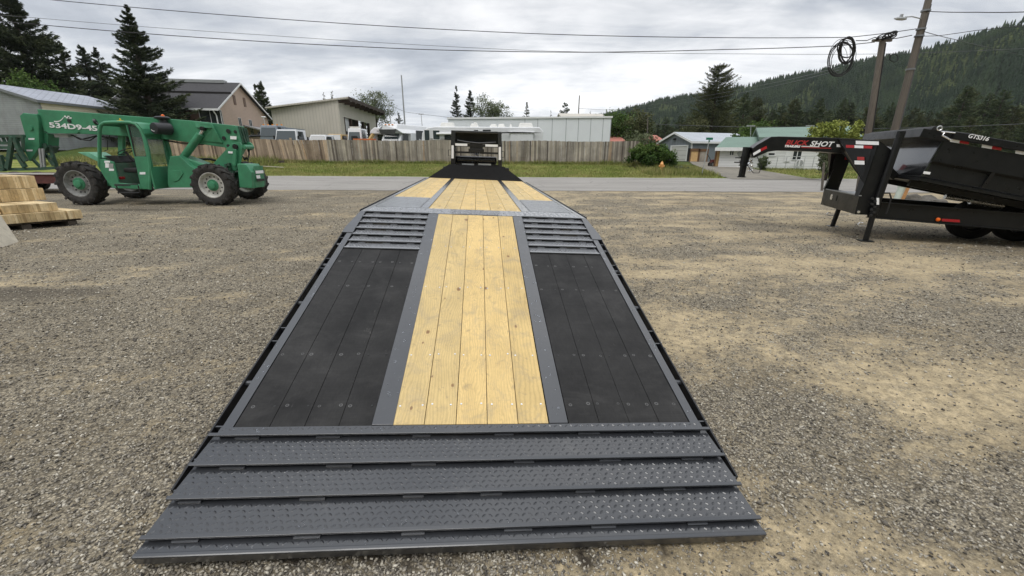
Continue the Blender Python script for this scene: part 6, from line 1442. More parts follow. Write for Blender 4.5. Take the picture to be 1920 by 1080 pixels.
    # chain link railing
    yy = Yh-3.4; rl = thing('metal_railing', 'thin grey metal railing in front of the white house', 'railing', (D(1480,313,yy).x,yy,Hf(26,yy)))
    x0, x1 = D(1438,313,yy).x, D(1540,313,yy).x; zg = D(1480,314.5,yy).z; mb = MB(); mb.tube([(x0,yy,zg+.85),(x1,yy,zg+.85)], .022, 6); mb.tube([(x0,yy,zg+.12),(x1,yy,zg+.12)], .015, 6); mb.build('top_rail', M_['galv'], rl)
    for x in np.linspace(x0, x1, 7): mb = MB(); mb.tube([(x,yy,zg-.05),(x,yy,zg+.87)], .022, 6); mb.build('post', M_['galv'], rl)
M_['corr_trim'] = pm('zinc_trim', (.22,.23,.24), .5, .3, .1, 4)
M_['bay_brown'] = pm('dark_brown_timber', (.055,.038,.03), .8, 0, .3, 8)
M_['smooth_white'] = pm('white_wall_panels', (.78,.80,.82), .5, 0, .03, .8)
M_['seam'] = pm('panel_seam', (.40,.42,.43), .5)
M_['tan_red'] = pm('tan_red_wall', (.36,.22,.14), .8, 0, .15, 3)
M_['door_white'] = siding('roll_up_door', (.62,.61,.58), .5, 2, .02, .04)
M_['ply'] = pm('new_plywood', (.62,.40,.18), .7, 0, .15, 3)
M_['brown_wood'] = pm('brown_wood', (.16,.085,.04), .8, 0, .2, 6)
M_['sage_trim'] = pm('sage_trim', (.14,.20,.16), .6, 0, .1, 4)
buildings()
# ================================================================== VEHICLES BEHIND THE FENCE
M_['bus_white'] = pm('vehicle_white', (.74,.75,.76), .4, 0, .05, 1.5)
M_['rv_grey'] = pm('rv_taupe', (.34,.33,.30), .35, 0, .05, 2)
M_['screen'] = glassy('windscreen', (.05,.065,.07), .05)
M_['truck_grey'] = pm('truck_grey', (.22,.25,.28), .4, 0, .12, 3)
M_['yel_paint'] = pm('mustard_paint', (.42,.28,.10), .4, 0, .1, 3)
M_['loader_orange'] = pm('orange_paint', (.60,.16,.05), .5, 0, .1, 3)
def car_wheels(t, F, xs, y0, y1, r, w_=.25):
    for x in xs:
        for y, s in ((y0,-1),(y1,1)): wheel(F(x,y,F.z+r), F.b*s, r, w_, t, M_['rim_grey'])
def vframe(px, py, Y, ang):
    p = D(px,py,Y); F = Frame((p.x,Y), ang); F.z = Hf(p.x,Y)+.03; return F
def body(mb, F, x0, x1, y0, y1, z0, z1, dx0=0, dx1=0, dy=0):
    """box whose top is pulled in by dx0/dx1 at the ends and dy at the sides"""
    P = [F(x0,y0,z0),F(x1,y0,z0),F(x1,y1,z0),F(x0,y1,z0),F(x0+dx0,y0+dy,z1),F(x1-dx1,y0+dy,z1),F(x1-dx1,y1-dy,z1),F(x0+dx0,y1-dy,z1)]
    mb.add(P, [(3,2,1,0),(4,5,6,7),(0,1,5,4),(1,2,6,5),(2,3,7,6),(3,0,4,7)])
def side_panel(F, pts, y, th, name, mat, parent):
    mb = MB(); mb.prism([F(x,y,z) for x, z in pts], F.b*th); return mb.build(name, mat, parent)
def front_panel(F, pts, x, th, name, mat, parent, slope=0, z0=0):
    mb = MB(); mb.prism([F(x+slope*(z-z0),y,z) for y, z in pts], F.a*th); return mb.build(name, mat, parent)
def motorhome():
    # nose at the left, long side to the camera
    Y = 40.0; F = vframe(783,262,Y,R_(1.5)); z = F.z; Ln = D(1020,262,Y).x-D(783,262,Y).x; zt = D(900,237.5,Y).z
    t = thing('motorhome', 'long white and taupe motorhome parked behind the fence', 'motorhome', F(0,0,z))
    mb = MB(); W = 2.5
    prof = [(.0,z+.45),(-.05,z+1.4),(.35,zt-1.15),(.45,zt-.55),(.85,zt-.12),(1.6,zt),(Ln-.4,zt),(Ln-.05,zt-.35),(Ln,z+.45)]
    mb.prism([F(x,0,zz) for x, zz in prof], F.b*W); b = mb.build('body', M_['bus_white'], t, bevel=.08)
    side_panel(F, [(.75,z+.5),(.75,zt-1.0),(7.6,zt-1.0),(7.6,z+.5)], -.02, .03, 'taupe_panel', M_['rv_grey'], t)
    for (p0, p1, y0, y1) in ((795,806,243,264),(811,825,243.5,262),(833,845,249.5,262),(905,920,243,262)):
        x0, x1 = D(p0,250,Y).x-F.o.x, D(p1,250,Y).x-F.o.x; za, zb = D(p0,y0,Y).z, D(p0,y1,Y).z
        f = side_panel(F, [(x0,zb),(x0,za),(x1,za),(x1,zb)], -.04, .03, 'window', M_['trim'] if p0 < 830 else M_['dark_in'], t); side_panel(F, [(x0+.05,zb+.05),(x0+.05,za-.05),(x1-.05,za-.05),(x1-.05,zb+.05)], -.055, .02, 'pane', M_['screen'] if p0 < 830 else M_['win'], f)
    front_panel(F, [(.15,z+1.5),(W-.15,z+1.5),(W-.15,zt-1.05),(.15,zt-1.05)], -.06, .03, 'windscreen', M_['screen'], t, .28, z+1.5)
    # awning tube and slide-out
    xa, xb = D(818,240,Y).x-F.o.x, D(906,240,Y).x-F.o.x; mb = MB(); mb.tube([F(xa,-.12,zt-.62),F(xb,-.12,zt-.60)], .10, 10); mb.build('awning', M_['trim'], t)
    xa, xb = D(957,243,Y).x-F.o.x, D(1000,243,Y).x-F.o.x; mb = MB(); mb.prism([F(xa,-.22,z+1.0),F(xb,-.22,z+1.0),F(xb,-.22,zt-.55),F(xa,-.22,zt-.55)], F.b*.24); so = mb.build('slide_out', M_['bus_white'], t); mb = MB(); mb.prism([F(xa-.1,-.26,zt-.56),F(xb+.1,-.26,zt-.56),F(xb+.1,-.26,zt-.46),F(xa-.1,-.26,zt-.46)], F.b*.3); mb.build('slide_topper', M_['trim'], so)
    # dark swoosh along the side
    mb = MB(); up_ = []; dn = []
    for q in np.linspace(0,1,12):
        px = 905+q*110; zq = D(px, 252-3.2*math.sin(min(1,q*1.25)*math.pi*.62)-1*(1-q), Y).z; x = D(px,250,Y).x-F.o.x; th = .045*math.sin(math.pi*q)**.6+.01; up_.append((x,zq+th)); dn.append((x,zq-th))
    side_panel(F, up_+dn[::-1], -.275, .03, 'stripe', M_['dark_in'], t)
    for (px, py, w_, h) in ((836.5,228,1.35,.38),(888,229.5,.8,.30),(890,226.5,.5,.4),(925,232,.7,.28),(940,233.5,.7,.30),(987,231,1.35,.40),(958,237,.3,.3)):
        x = D(px,230,Y).x-F.o.x; mb = MB(); body(mb, F, x-w_/2, x+w_/2, .6, 1.5, zt-.02, zt+h, .12, .12, .1); mb.build('roof_unit', M_['offwhite'], t, bevel=.04)
    car_wheels(t, F, (2.4, 8.6, 9.7), .2, 2.3, .48)
def shuttle_bus():
    Y = 42.0; F = vframe(706,262,Y,R_(38)); z = F.z; zt = D(745,231.5,Y).z
    F = Frame((D(703,262,Y).x-.1, Y), R_(0)); F.z = z
    F.a = Vector((math.cos(R_(-150)), math.sin(R_(-150)), 0)); F.a = Vector((.86,.51,0)).normalized(); F.b = Vector((-F.a.y,F.a.x,0))
    # bus drawn with its nose to the camera: a = backwards, b = across
    o = D(706,262,Y); o2 = D(750,262,Y); F.b = Vector((-.97,.10,0)).normalized(); F.a = Vector((.46,.89,0)).normalized(); F.o = Vector((o2.x,Y,0)); W = (o2.x-o.x)*1.0
    t = thing('shuttle_bus', 'white shuttle bus with a raised front cap facing the camera', 'bus', F(0,W/2,z))
    zb = D(725,247.5,Y).z
    mb = MB(); P = [F(.35,-.1,zb-.1),F(.35,W+.1,zb-.1),F(.0,W-.25,zt-.45),F(.35,W-.4,zt),F(.35,.4,zt),F(.0,.25,zt-.45)]; mb.prism(P, F.a*7.0); mb.build('body_cap', M_['bus_white'], t, bevel=.08)
    mb = MB(); body(mb, F, 1.5, 7.3, -.1, W+.1, z+.4, zb); mb.build('body', M_['bus_white'], t, bevel=.03)
    mb = MB(); P = [F(.2,.15,z+.4),F(-1.0,.2,z+.6),F(-1.0,.2,z+1.15),F(-.1,.15,z+1.35),F(.75,.25,zb)]; P2 = [Vector(p)+F.b*(W-.35) for p in P]; n = 5
    mb.prism(P+[F(1.6,.25,zb),F(1.6,.15,z+.4)], F.b*(W-.4)); mb.build('cab', M_['bus_white'], t, bevel=.05)
    mb = MB(); mb.prism([F(-.08,.35,z+1.40),F(-.08,W-.45,z+1.40),F(.62,W-.5,zb-.03),F(.62,.4,zb-.03)], F.a*-.06); mb.build('windscreen', M_['screen'], t)
    mb = MB(); mb.prism([F(-.02,.45,zt-.95),F(-.02,W-.45,zt-.95),F(-.04,W-.28,zt-.52),F(-.04,.28,zt-.52)], F.a*-.05); mb.build('destination_sign', M_['rv_dark'], t)
    mb = MB(); mb.prism([F(.3,.10,z+1.45),F(1.3,.10,z+1.45),F(1.3,.10,zb-.1),F(.75,.10,zb-.1)], F.b*-.04); mb.build('side_window', M_['win'], t)
    mb = MB(); mb.prism([F(2.2,-.12,z+1.35),F(6.6,-.12,z+1.35),F(6.6,-.12,zb+.25),F(2.2,-.12,zb+.25)], F.b*-.03); w_ = mb.build('window', M_['win'], t)
    mb = MB()
    for k in range(1,4): x = 2.2+1.1*k; mb.prism([F(x-.03,-.16,z+1.35),F(x+.03,-.16,z+1.35),F(x+.03,-.16,zb+.25),F(x-.03,-.16,zb+.25)], F.b*-.02)
    mb.build('window_bars', M_['trim'], w_)
    mb = MB(); mb.box(F(-.1,-.35,z+1.6), (.15,.25,.45)); mb.build('side_mirror', M_['rubber'], t)
    for y in (W*.35,W*.5,W*.65): mb = MB(); mb.box(F(.2,y,zt-.08), (.16,.1,.07)); mb.build('roof_light', M_['amber'], t)
    car_wheels(t, F, (0,5.4), .25, W-.25, .42)
def small_camper():
    Y = 47.0; F = vframe(694,262,Y,R_(0)); z = F.z; zt = D(705,239,Y).z; W = D(719,250,Y).x-D(693,250,Y).x
    t = thing('camper_van', 'white cab over camper half hidden left of the shuttle bus', 'camper', F(0,0,z))
    zb = D(700,251,Y).z
    mb = MB(); mb.prism([F(0,0,zb),F(W,0,zb),F(W,0,zt),F(.5,0,zt),F(.1,0,zt-.35)], F.b*6); mb.build('body', M_['bus_white'], t, bevel=.08)
    mb = MB(); body(mb, F, .1, W, .8, 6, z+.4, zb); mb.build('cab', M_['bus_white'], t); mb = MB(); mb.prism([F(.6,.76,z+1.2),F(W-.2,.76,z+1.2),F(W-.2,.76,zb-.05),F(.6,.76,zb-.05)], F.b*-.03); mb.build('windscreen', M_['win'], t)
    mb = MB(); mb.prism([F(.8,-.03,zb+.25),F(1.5,-.03,zb+.25),F(1.5,-.03,zt-.3),F(.8,-.03,zt-.3)], F.b*-.02); mb.build('front_window', M_['galv'], t)
    car_wheels(t, F, (0.5,), 1.2, 5, .4)
def facing_cab(name, label, cat, p0, p1, top, Y, mat, hw=.8, screen_top=.10, screen_h=.75, back=3.0, ang=0, extras=None):
    """vehicle seen from the front above the fence"""
    a, b = D(p0,262,Y), D(p1,262,Y); zt = D((p0+p1)/2, top, Y).z; z = Hf(a.x,Y)+.03; W = b.x-a.x
    F = Frame((a.x,Y), R_(ang)); F.z = z; t = thing(name, label, cat, F(W/2,0,z))
    zs0 = zt-screen_top-screen_h
    mb = MB(); P = [F(.0,0,z+.45),F(W,0,z+.45),F(W,-.02,zs0),F(W-.10,.28,zt),F(.10,.28,zt),F(0,-.02,zs0)]
    Q = [p+F.b*1.9 for p in P]; mb.add(P+Q, [(0,1,2,5),(5,2,3,4),(6,11,8,7),(11,10,9,8),(0,6,7,1),(1,7,8,2),(2,8,9,3),(3,9,10,4),(4,10,11,5),(5,11,6,0)]); cab = mb.build('cab', mat, t, bevel=.05)
    mb = MB(); mb.prism([F(.10,-.04,zs0+.04),F(W-.10,-.04,zs0+.04),F(W-.2,.22,zt-screen_top),F(.2,.22,zt-screen_top)], F.b*-.02); mb.build('windscreen', M_['screen'], t)
    mb = MB(); mb.prism([F(W+.01,.35,zs0+.05),F(W+.01,1.5,zs0+.05),F(W-.07,1.5,zt-.15),F(W-.06,.5,zt-.15)], F.a*.02); mb.build('side_window', M_['win'], t)
    mb = MB(); body(mb, F, .1, W-.1, 2.0, 2.0+back, z+.6, z+1.2); mb.build('bed', mat, t)
    for s in (-.18, W+.06): mb = MB(); mb.box(F(s+.06,.1,zs0+.25), (.14,.1,.32)); mb.build('side_mirror', M_['rubber'], t)
    car_wheels(t, Frame2(F), (.8,2.9), 0, W, .40) if False else None
    for x in (.12, W-.12):
        for y in (.8, 3.6): wheel(F(x,y,z+.4), F.a*(1 if x > 1 else -1), .4, .25, t, M_['rim_grey'])
    return t, F, W, z, zt, zs0
def trucks():
    t, F, W, z, zt, zs = facing_cab('flatbed_truck', 'grey cab over truck nearest the brown house', 'truck', 488, 521, 234.5, 44, M_['truck_grey'], screen_top=.22, screen_h=.85)
    mb = MB(); body(mb, F, .3, W+.25, 1.0, 5.5, z+.9, zt-.12); mb.build('sleeper', M_['truck_grey'], t)
    mb = MB(); mb.bar(F(W/2,-.03,zs), F(W/2,.25,zt-.2), .05, .03); mb.build('screen_divider', M_['truck_grey'], t)
    for k in range(5): mb = MB(); mb.box(F(.3+k*.45,.5,zt+.06), (.12,.12,.10)); mb.build('roof_light', M_['amber'], t)
    mb = MB(); mb.tube([F(.55,.3,zt), F(.5,.32,zt+.8)], .03, 6); mb.tube([F(.35,.3,zt+.75), F(.75,.3,zt+.75)], .06, 8); mb.build('air_horn', M_['chrome'], t)
    facing_cab('box_truck', 'white cab over truck with a wide windscreen behind the fence', 'truck', 516, 557, 242.5, 42, M_['bus_white'], screen_top=.12, screen_h=.85)
    facing_cab('pickup_truck', 'white pickup with its roof just above the fence', 'pickup', 579, 611, 252.5, 43, M_['bus_white'], screen_top=.08, screen_h=.55)
    facing_cab('pickup_truck', 'mustard pickup beside the white pickup', 'pickup', 613, 641, 251, 45, M_['yel_paint'], screen_top=.07, screen_h=.55)
    # loader tractor
    t, F, W, z, zt, zs = facing_cab('wheel_loader', 'white and orange wheel loader in front of the open barn', 'loader', 651, 678, 240.5, 46, M_['bus_white'], screen_top=.35, screen_h=1.1)
    mb = MB(); mb.box(F(W*.5,.6,zt+.1), (1.0,.5,.18)); mb.build('roof_light_bar', M_['offwhite'], t)
    mb = MB(); mb.bar(F(W+.2,-.3,z+1.0), F(W+.9,1.2,zt-.5), .25, .3); mb.build('lift_arm', M_['yel_paint'], t); mb = MB(); body(mb, F, W*.7, W+1.6, -1.2, -.2, z+.6, D(660,260.5,46).z); mb.build('bucket', M_['loader_orange'], t)
    mb = MB()
    for (a, b, c, d_) in ((-.5,.4,-.5,2.1),(-.5,2.1,.2,2.0),(-.3,1.0,.1,1.6)): mb.tube([F(a,.2,z+b), F(c,.2,z+d_)], .04, 6)
    mb.build('guard_frame', M_['galv'], t)
    mb = MB(); mb.prism([F(W*.3,-.08,z+1.2),F(W*.75,-.08,z+1.2),F(W*.72,-.04,zs+.7),F(W*.33,-.04,zs+.7)], F.b*-.06); mb.build('dark_grille', M_['rubber'], t)
M_['rv_dark'] = pm('dark_sign_panel', (.06,.06,.06), .4, 0, .1, 10)
motorhome(); shuttle_bus(); small_camper(); trucks()
# ================================================================== TREES
conifer('huge spruce cut by the left edge of the frame', 8, -22, 56, 7.6, 620, 60, .62, low=.0, group=None)
conifer('many tipped spruce between the two big ones', 108, 76, 63, 5.0, 330, 46, .60, low=.0)
conifer('shorter leaning spruce top beside the tallest spruce', 150, 84, 66, 5.6, 380, 46, .60, low=.0)
conifer('dense low spruce at the foot of the tallest spruce', 178, 88, 69, 5.4, 330, 44, .60, low=.0)
conifer('tallest full spruce standing over the cream shed', 234, 8, 49, 4.7, 640, 56, .56, low=.0)
leafy('pale green bush behind the ridge of the corrugated shed', D(70,165,50).x, 50, D(70,168,50).z, 2.6, 2, 1.6, 3500, .22, 'leaf', 'bush', 'bush', seed=2)
conifer('green fir behind the right gable of the brown house', 487, 152, 72, 3.6, 260, 40, .50, 'needle2', low=.05, name='fir_tree')
conifer('second fir tip close behind the brown house gable', 478, 156, 76, 3.0, 160, 34, .50, 'needle2', low=.05, name='fir_tree')
for px, tp, hw_, lab in ((606,172,2.2,'pine top over the left of the barn roof'),(622,169,2.4,'pine top nearest the barn ridge'),(680,187,2.4,'dark pine tip at the right end of the barn roof')):
    conifer(lab, px, tp, 92, hw_, 110, 26, .75, 'pine_n', low=.2, name='pine_tree', dens=.8)
leafy('airy grey green tree behind the right end of the barn', D(703,210,78).x, 78, D(703,208,78).z, 3.6, 3, 3.6, 6500, .20, 'leaf_g', seed=3, open_=.28, ncl=80)
conifer('small round topped dark conifer between two poles', 746, 209, 84, 2.2, 130, 30, .55, 'needle', low=.05)
conifer('slender spruce, left of the pair above the motorhome', 855, 160, 105, 3.1, 260, 36, .70, 'needle', low=.02)
conifer('wider spruce, right of the pair above the motorhome', 881, 169, 102, 3.7, 300, 36, .70, 'needle', low=.02)
leafy('light green tree right of the spruce pair', D(920,212,98).x, 98, D(920,213,98).z, 4.6, 3, 3.8, 6000, .24, 'leaf_g', seed=8, open_=.3, ncl=80)
conifer('ragged spruce above the middle of the white building', 988, 190, 112, 2.6, 150, 28, .75, 'needle2', low=.1)
conifer('tiny spruce tip over the white building roof', 1033, 206, 125, 1.9, 90, 22, .7, 'needle', low=.05)
conifer('dark rounded pine left of the bare pole', 1060, 192, 115, 3.0, 150, 28, .8, 'needle2', low=.3, shape=.6)
conifer('small ragged pine right of the bare pole', 1107, 207, 130, 2.2, 80, 20, .7, 'needle2', low=.2, dens=.7)
conifer('dark pointed conifer above the red roofs', 1177, 206, 90, 1.9, 150, 30, .6, 'needle', low=.05)
leafy('green broadleaf tree right of the white building', D(1160,240,62).x, 62, D(1160,243,62).z, 2.9, 2.5, 2.4, 6000, .22, 'leaf', seed=4)
leafy('green broadleaf tree behind the red roofed house', D(1180,238,66).x, 66, D(1180,243,66).z, 2.6, 2.5, 2.3, 5000, .22, 'leaf', seed=5)
leafy('thin olive pine beside the thin wooden pole', D(1200,240,50).x, 50, D(1198,243,50).z, 2.0, 1.6, 2.6, 3800, .17, 'pine_n', 'pine_tree', seed=6, open_=.3)
leafy('rust tinged shrub in front of the red roofed house', D(1196,262,46).x, 46, D(1196,262,46).z, 1.6, 1, .9, 1800, .15, 'leaf_g', 'bush', 'bush', seed=7, open_=.3)
leafy('big dark green bush at the right end of the fence', D(1218,290,34).x, 34, 1.45, 1.75, 1.3, .95, 12000, .13, 'leaf', 'bush', 'bush', seed=9, open_=.30, ncl=120)
leafy('small green sapling bush right of the big fence bush', D(1250,298,34).x, 34, 1.15, .75, .8, .75, 3500, .11, 'leaf', 'bush', 'bush', seed=10)
leafy('small dark weed mound by the driveway edge', D(1276,308,33).x, 33, .55, .8, .4, .22, 1500, .09, 'leaf_g', 'weeds', 'weeds', seed=11)
# big ponderosa right of centre
conifer('large bushy ponderosa pine in front of the hill', 1350, 122, 84, 5.0, 560, 44, .85, 'pine_n', low=.08, name='ponderosa_pine', shape=.42, fan=1)
leafy('low olive tree at the foot of the ponderosa', D(1306,248,80).x, 80, D(1306,247,80).z, 3, 2.5, 2.3, 3500, .26, 'pine_n', seed=12)
leafy('green tree between the garage and the white house', D(1418,253,60).x, 60, D(1418,252,60).z, 2.2, 2, 1.9, 4000, .2, 'leaf', seed=13)
leafy('small drooping tree over the garage roof end', D(1386,262,47).x, 47, D(1386,262,47).z, 1.0, 1, .7, 1500, .14, 'leaf', seed=14, open_=.3)
leafy('clipped dark evergreen shrub at the white house', D(1432,302,36.4).x, 36.4, Hf(24,36.4)+.55, .42, .42, .62, 4000, .07, 'needle2', 'shrub', 'shrub', seed=15, open_=.35, ncl=60)
leafy('bright yellow green tree beside the small utility pole', D(1567,250,27).x, 27, D(1567,252,27).z, 1.55, 1.2, .85, 6500, .13, 'leaf_y', seed=16, open_=.30, ncl=90, trunk=.9)
leafy('low leafy shoots under the yellow green tree', D(1552,290,27).x, 27, 1.35, .6, .5, .95, 2200, .10, 'leaf_g', 'bush', 'bush', seed=17, open_=.3)
# treeline conifers at the foot of the hill: one of each size built, the rest copied
def treeline():
    protos = [conifer('dark conifer in the treeline at the foot of the hill', 1450, 203, 125, 4.0, 230, 26, 1.15, 'needle2', low=.0, group='conifers in the treeline at the foot of the hill', shape=.7),
              conifer('dark conifer in the treeline at the foot of the hill', 1520, 206, 118, 3.4, 200, 26, 1.1, 'needle', low=.0, group='conifers in the treeline at the foot of the hill', shape=.7),
              conifer('dark conifer in the treeline at the foot of the hill', 1590, 200, 120, 4.4, 240, 26, 1.2, 'pine_n', low=.02, group='conifers in the treeline at the foot of the hill', shape=.6)]
    r2 = random.Random(5); px = 1215; k = 0
    while px < 2080:
        base = protos[k % 3]; Y = r2.uniform(105, 160); sc = r2.uniform(.72, 1.18)
        if px > 1700: sc *= 1.2
        if px < 1300: sc *= .7
        p = D(px+r2.uniform(-6,6), 250, Y); c = base.copy(); COL.objects.link(c); c.location = (p.x, Y, .7); c.rotation_euler = (0,0,r2.uniform(0,6.28)); c.scale = (sc*r2.uniform(.9,1.1),)*2+(sc,)
        for ch in [q for q in base.children]:
            d_ = ch.copy(); COL.objects.link(d_); d_.parent = c; d_.matrix_parent_inverse = ch.matrix_parent_inverse.copy()
        px += r2.uniform(7, 13); k += 1
    for i in range(16):
        p = D(1660+i*22, 250, 78+5*(i % 3)); base = protos[(i*2) % 3]; c = base.copy(); COL.objects.link(c); sc = .50+.10*((i*7) % 5)/4; c.location = (p.x, p.y, .6); c.rotation_euler = (0,0,i*1.7); c.scale = (sc,sc,sc); c['label'] = 'olive conifer in the nearer clump at the right edge'; c['group'] = 'olive conifers in the nearer clump at the right edge'
        for ch in base.children: d_ = ch.copy(); COL.objects.link(d_); d_.parent = c; d_.matrix_parent_inverse = ch.matrix_parent_inverse.copy()
treeline()
# ================================================================== POLES, WIRES AND SMALL THINGS
M_['pole_wood'] = None
def pole_mat():
    m = NT('weathered_pole'); g = m.ramp(m.noise(1, m.map((22,22,.8)), 7, .75), [(.3,.5),(.7,1.2)]); c = m.ramp(m.noise(.7, detail=5), [(.3,(.12,.103,.085)),(.7,(.20,.175,.15))]); c = m.mix(.9, c, g, 'MULTIPLY'); m.set('Base Color', c); m.set('Roughness', .9); m.bump(g, .5, .01); return m.m
M_['pole_wood'] = pole_mat(); M_['wire'] = pm('cable_black', (.02,.02,.022), .6); M_['wire_grey'] = pm('cable_grey', (.10,.10,.11), .6)
def pole(label, base_px, top_px, Yb, r, Yt=None, name='utility_pole', mat=None, cat='utility pole', base=None):
    Yt = Yt or Yb; b = D(*base_px, Yb); tp = D(*top_px, Yt)
    if base is None:
        k = (Hf(b.x,Yb)-.1-tp.z)/(b.z-tp.z) if abs(b.z-tp.z) > .1 else 1; b = tp+(b-tp)*k
    t = thing(name, label, cat, b); mb = MB(); mb.tube([b, b.lerp(tp,.5), tp], [r, r*.88, r*.74], 14); mb.build('shaft', mat or M_['pole_wood'], t, smooth=True); return t, b, tp
YP = 19.0
big, bb, bt = pole('tall leaning utility pole with the street light', (1678,242), (1741,0), YP, .155)
bt2 = bb+(bt-bb)*1.22; mb = MB(); mb.tube([bt, bt2], [.115,.10], 14); mb.build('upper_shaft', M_['pole_wood'], big, smooth=True)
sm, sb, st = pole('shorter dark utility pole left of the tall one', (1627,258), (1655,77), YP+.4, .15)
def onpole(py, b, tpt):
    """point on a pole axis seen at picture height py"""
    best = None
    for k in np.linspace(0, 1.3, 400):
        p = b+(tpt-b)*k; q = W2C @ (p-Vector((0,0,CH))); y = 540+F_PX*q.y/q.z
        if best is None or abs(y-py) < best[0]: best = (abs(y-py), p)
    return best[1]
# street light on an arm
a0 = onpole(36, bb, bt); d0 = D(1697,32,YP); mb = MB(); mb.tube([a0, D(1710,31,YP), d0], .022, 8); mb.build('light_arm', M_['galv'], big)
mb = MB(); h = D(1688,35,YP); mb.lathe([(-.24,.02),(-.1,.06),(.10,.065),(.24,.035)], h, (1,0,-.02), 14); mb.box(h+Vector((.02,0,.10)), (.08,.08,.10)); mb.build('lamp_head', M_['galv'], big, smooth=True)
for py in (20, 55, 68, 130): mb = MB(); p = onpole(py, bb, bt); mb.lathe([(-.03,.16),(.03,.16)], p, bt-bb, 14); mb.build('pole_hardware', M_['corr_trim'], big)
mb = MB(); mb.tube([onpole(10,bb,bt)+Vector((.06,-.11,0)), onpole(240,bb,bt)+Vector((.07,-.15,0))], .015, 5); mb.build('ground_wire', M_['wire_grey'], big)
# cap and bundle on the short pole
mb = MB(); mb.bar(st+Vector((-.42,0,.02)), st+Vector((.35,0,.02)), .1, .08); mb.build('cross_arm', M_['pole_wood'], sm)
mb = MB(); mb.tube([st+Vector((.06,-.12,-.1)), sb+Vector((.08,-.15,0))], .02, 6); mb.build('riser_pipe', M_['wire'], sm)
def wire(label, pts, r=.012, mat='wire', sag=.0, n=14, group=None):
    """overhead line through real points, sagging a little between them"""
    P = []
    for a, b in zip(pts[:-1], pts[1:]):
        for k in range(n): u_ = k/n; p = a.lerp(b, u_); p.z -= sag*4*u_*(1-u_)*(b-a).length*.01; P.append(p)
    P.append(pts[-1]); mb = MB(); mb.tube(P, r, 5); o = mb.build('overhead_wire', M_[mat], None); return tag(o, label, 'cable', group)
def W(*a, Y=YP): return [D(x, y, q) for (x, y, q) in a]
wire('topmost overhead wire crossing the whole sky', W((-260,-50,22),(100,0,21),(600,41,20),(1000,63,19.5),(1300,70,19.3),(1590,70,19.2),(1655,63,19.2),(1718,54,19)), .014, sag=.3)
wire('thick overhead wire below the topmost one', W((-200,22,22),(50,44,21),(400,72,20),(800,93,19.6),(1100,98,19.3),(1350,93,19.2),(1570,86,19.1),(1640,79,19.2)), .015, sag=.3)
wire('thin grey overhead wire between the two thick ones', W((-200,10,26),(50,32,25),(500,66,25),(1000,95,25),(1400,101,25),(1660,101,25),(1920,91,25),(2200,80,25)), .010, 'wire_grey', .3)
wire('short looping wire from the coil to the short pole', W((1605,76,19.1),(1625,76,19.2),(1640,70,19.2),(1655,74,19.3),(1680,72,19.1),(1710,66,19)), .016, sag=.5)
wire('wire leaving the tall pole at the upper right', W((1735,21,19),(1830,23,16.5),(1920,22.5,15),(2150,22,12)), .014, sag=.6)
wire('wire leaving the tall pole below the street light', W((1715,68,19),(1760,67,18),(1830,57,17),(1920,48,16),(2100,38,14)), .011, sag=.4)
wire('descending service wire right of the tall pole', W((1722,56,19),(1790,74,24),(1860,90,30),(1960,112,40)), .014, sag=.2)
wire('long thin service wire falling towards the ponderosa', W((1575,126,19.3),(1480,149,30),(1350,175,48),(1200,200,75)), .012, 'wire_grey', .1)
wire('second service wire falling beside the first', W((1575,131,19.3),(1480,155,30),(1350,182,48),(1200,206,75)), .012, 'wire_grey', .1)
wire('low wire over the garage roof', W((1213,232,52),(1300,235.5,52),(1410,238,52)), .022, 'wire_grey', .3)
wire('low wire over the green roof towards the right edge', W((1410,238,52),(1520,238,50),(1640,241,46),(1780,238,40),(1920,232,36),(2100,225,30)), .022, 'wire_grey', .2)
wire('thin wire between the distant poles behind the barn', W((727,195,90),(760,210,95),(860,222,100),(1060,221,110)), .03, 'wire_grey', .3)
wire('sloping wires by the bare pole', W((1086,203,100),(1130,206,110),(1200,203,130)), .03, 'wire_grey', .2)
# coil of spare cable hanging from the wires
ct = thing('cable_coil', 'big black coil of spare cable hanging from the overhead wires', 'cable', D(1580,75,19.1))
def loop(cx, cy, rx, ry, tilt, r, Y, k=28, x0=0):
    pts = []
    for q in range(k+1):
        a = 2*math.pi*q/k; x = rx*math.cos(a); y = ry*math.sin(a); c, s = math.cos(tilt), math.sin(tilt); pts.append(D(cx+x*c-y*s, cy+x*s+y*c, Y+.12*math.sin(a)))
    mb = MB(); mb.tube(pts, r, 6, False); return mb
for (cx, cy, rx, ry, ti, r) in ((1588,95,14,25,.18,.034),(1586,94,13,24,.25,.030),(1590,93,13,24,.12,.03),(1576,111,23,33,.30,.026),(1577,110,21,30,.33,.022),(1573,108,20,36,.25,.010),(1578,112,18,31,.4,.010),(1582,108,22,33,.3,.010),(1570,114,18,30,.2,.008),(1587,90,17,18,.2,.024)):
    loop(cx, cy, rx, ry, ti, r, 19.1).build('cable_loop', M_['wire'], ct)
ct2 = thing('cable_bundle', 'tangle of black cable on top of the shorter utility pole', 'cable', st)
for (cx, cy, rx, ry, ti) in ((1668,66,14,4.5,-.35),(1670,67,11,5,-.2),(1663,69,9,4,-.5),(1674,63,9,3.5,-.4),(1655,72,12,3,-.1),(1660,67,16,4,-.3)): loop(cx, cy, rx, ry, ti, .024, 19.3).build('cable_loop', M_['wire'], ct2)
ct3 = thing('cable_loop_small', 'small ring of cable between the two utility poles', 'cable', D(1675,110,19.1))
loop(1676,109,8,7,.3,.016,19.1).build('cable_ring', M_['wire'], ct3); loop(1665,107,5,6,.3,.010,19.1).build('cable_ring', M_['wire'], ct3)
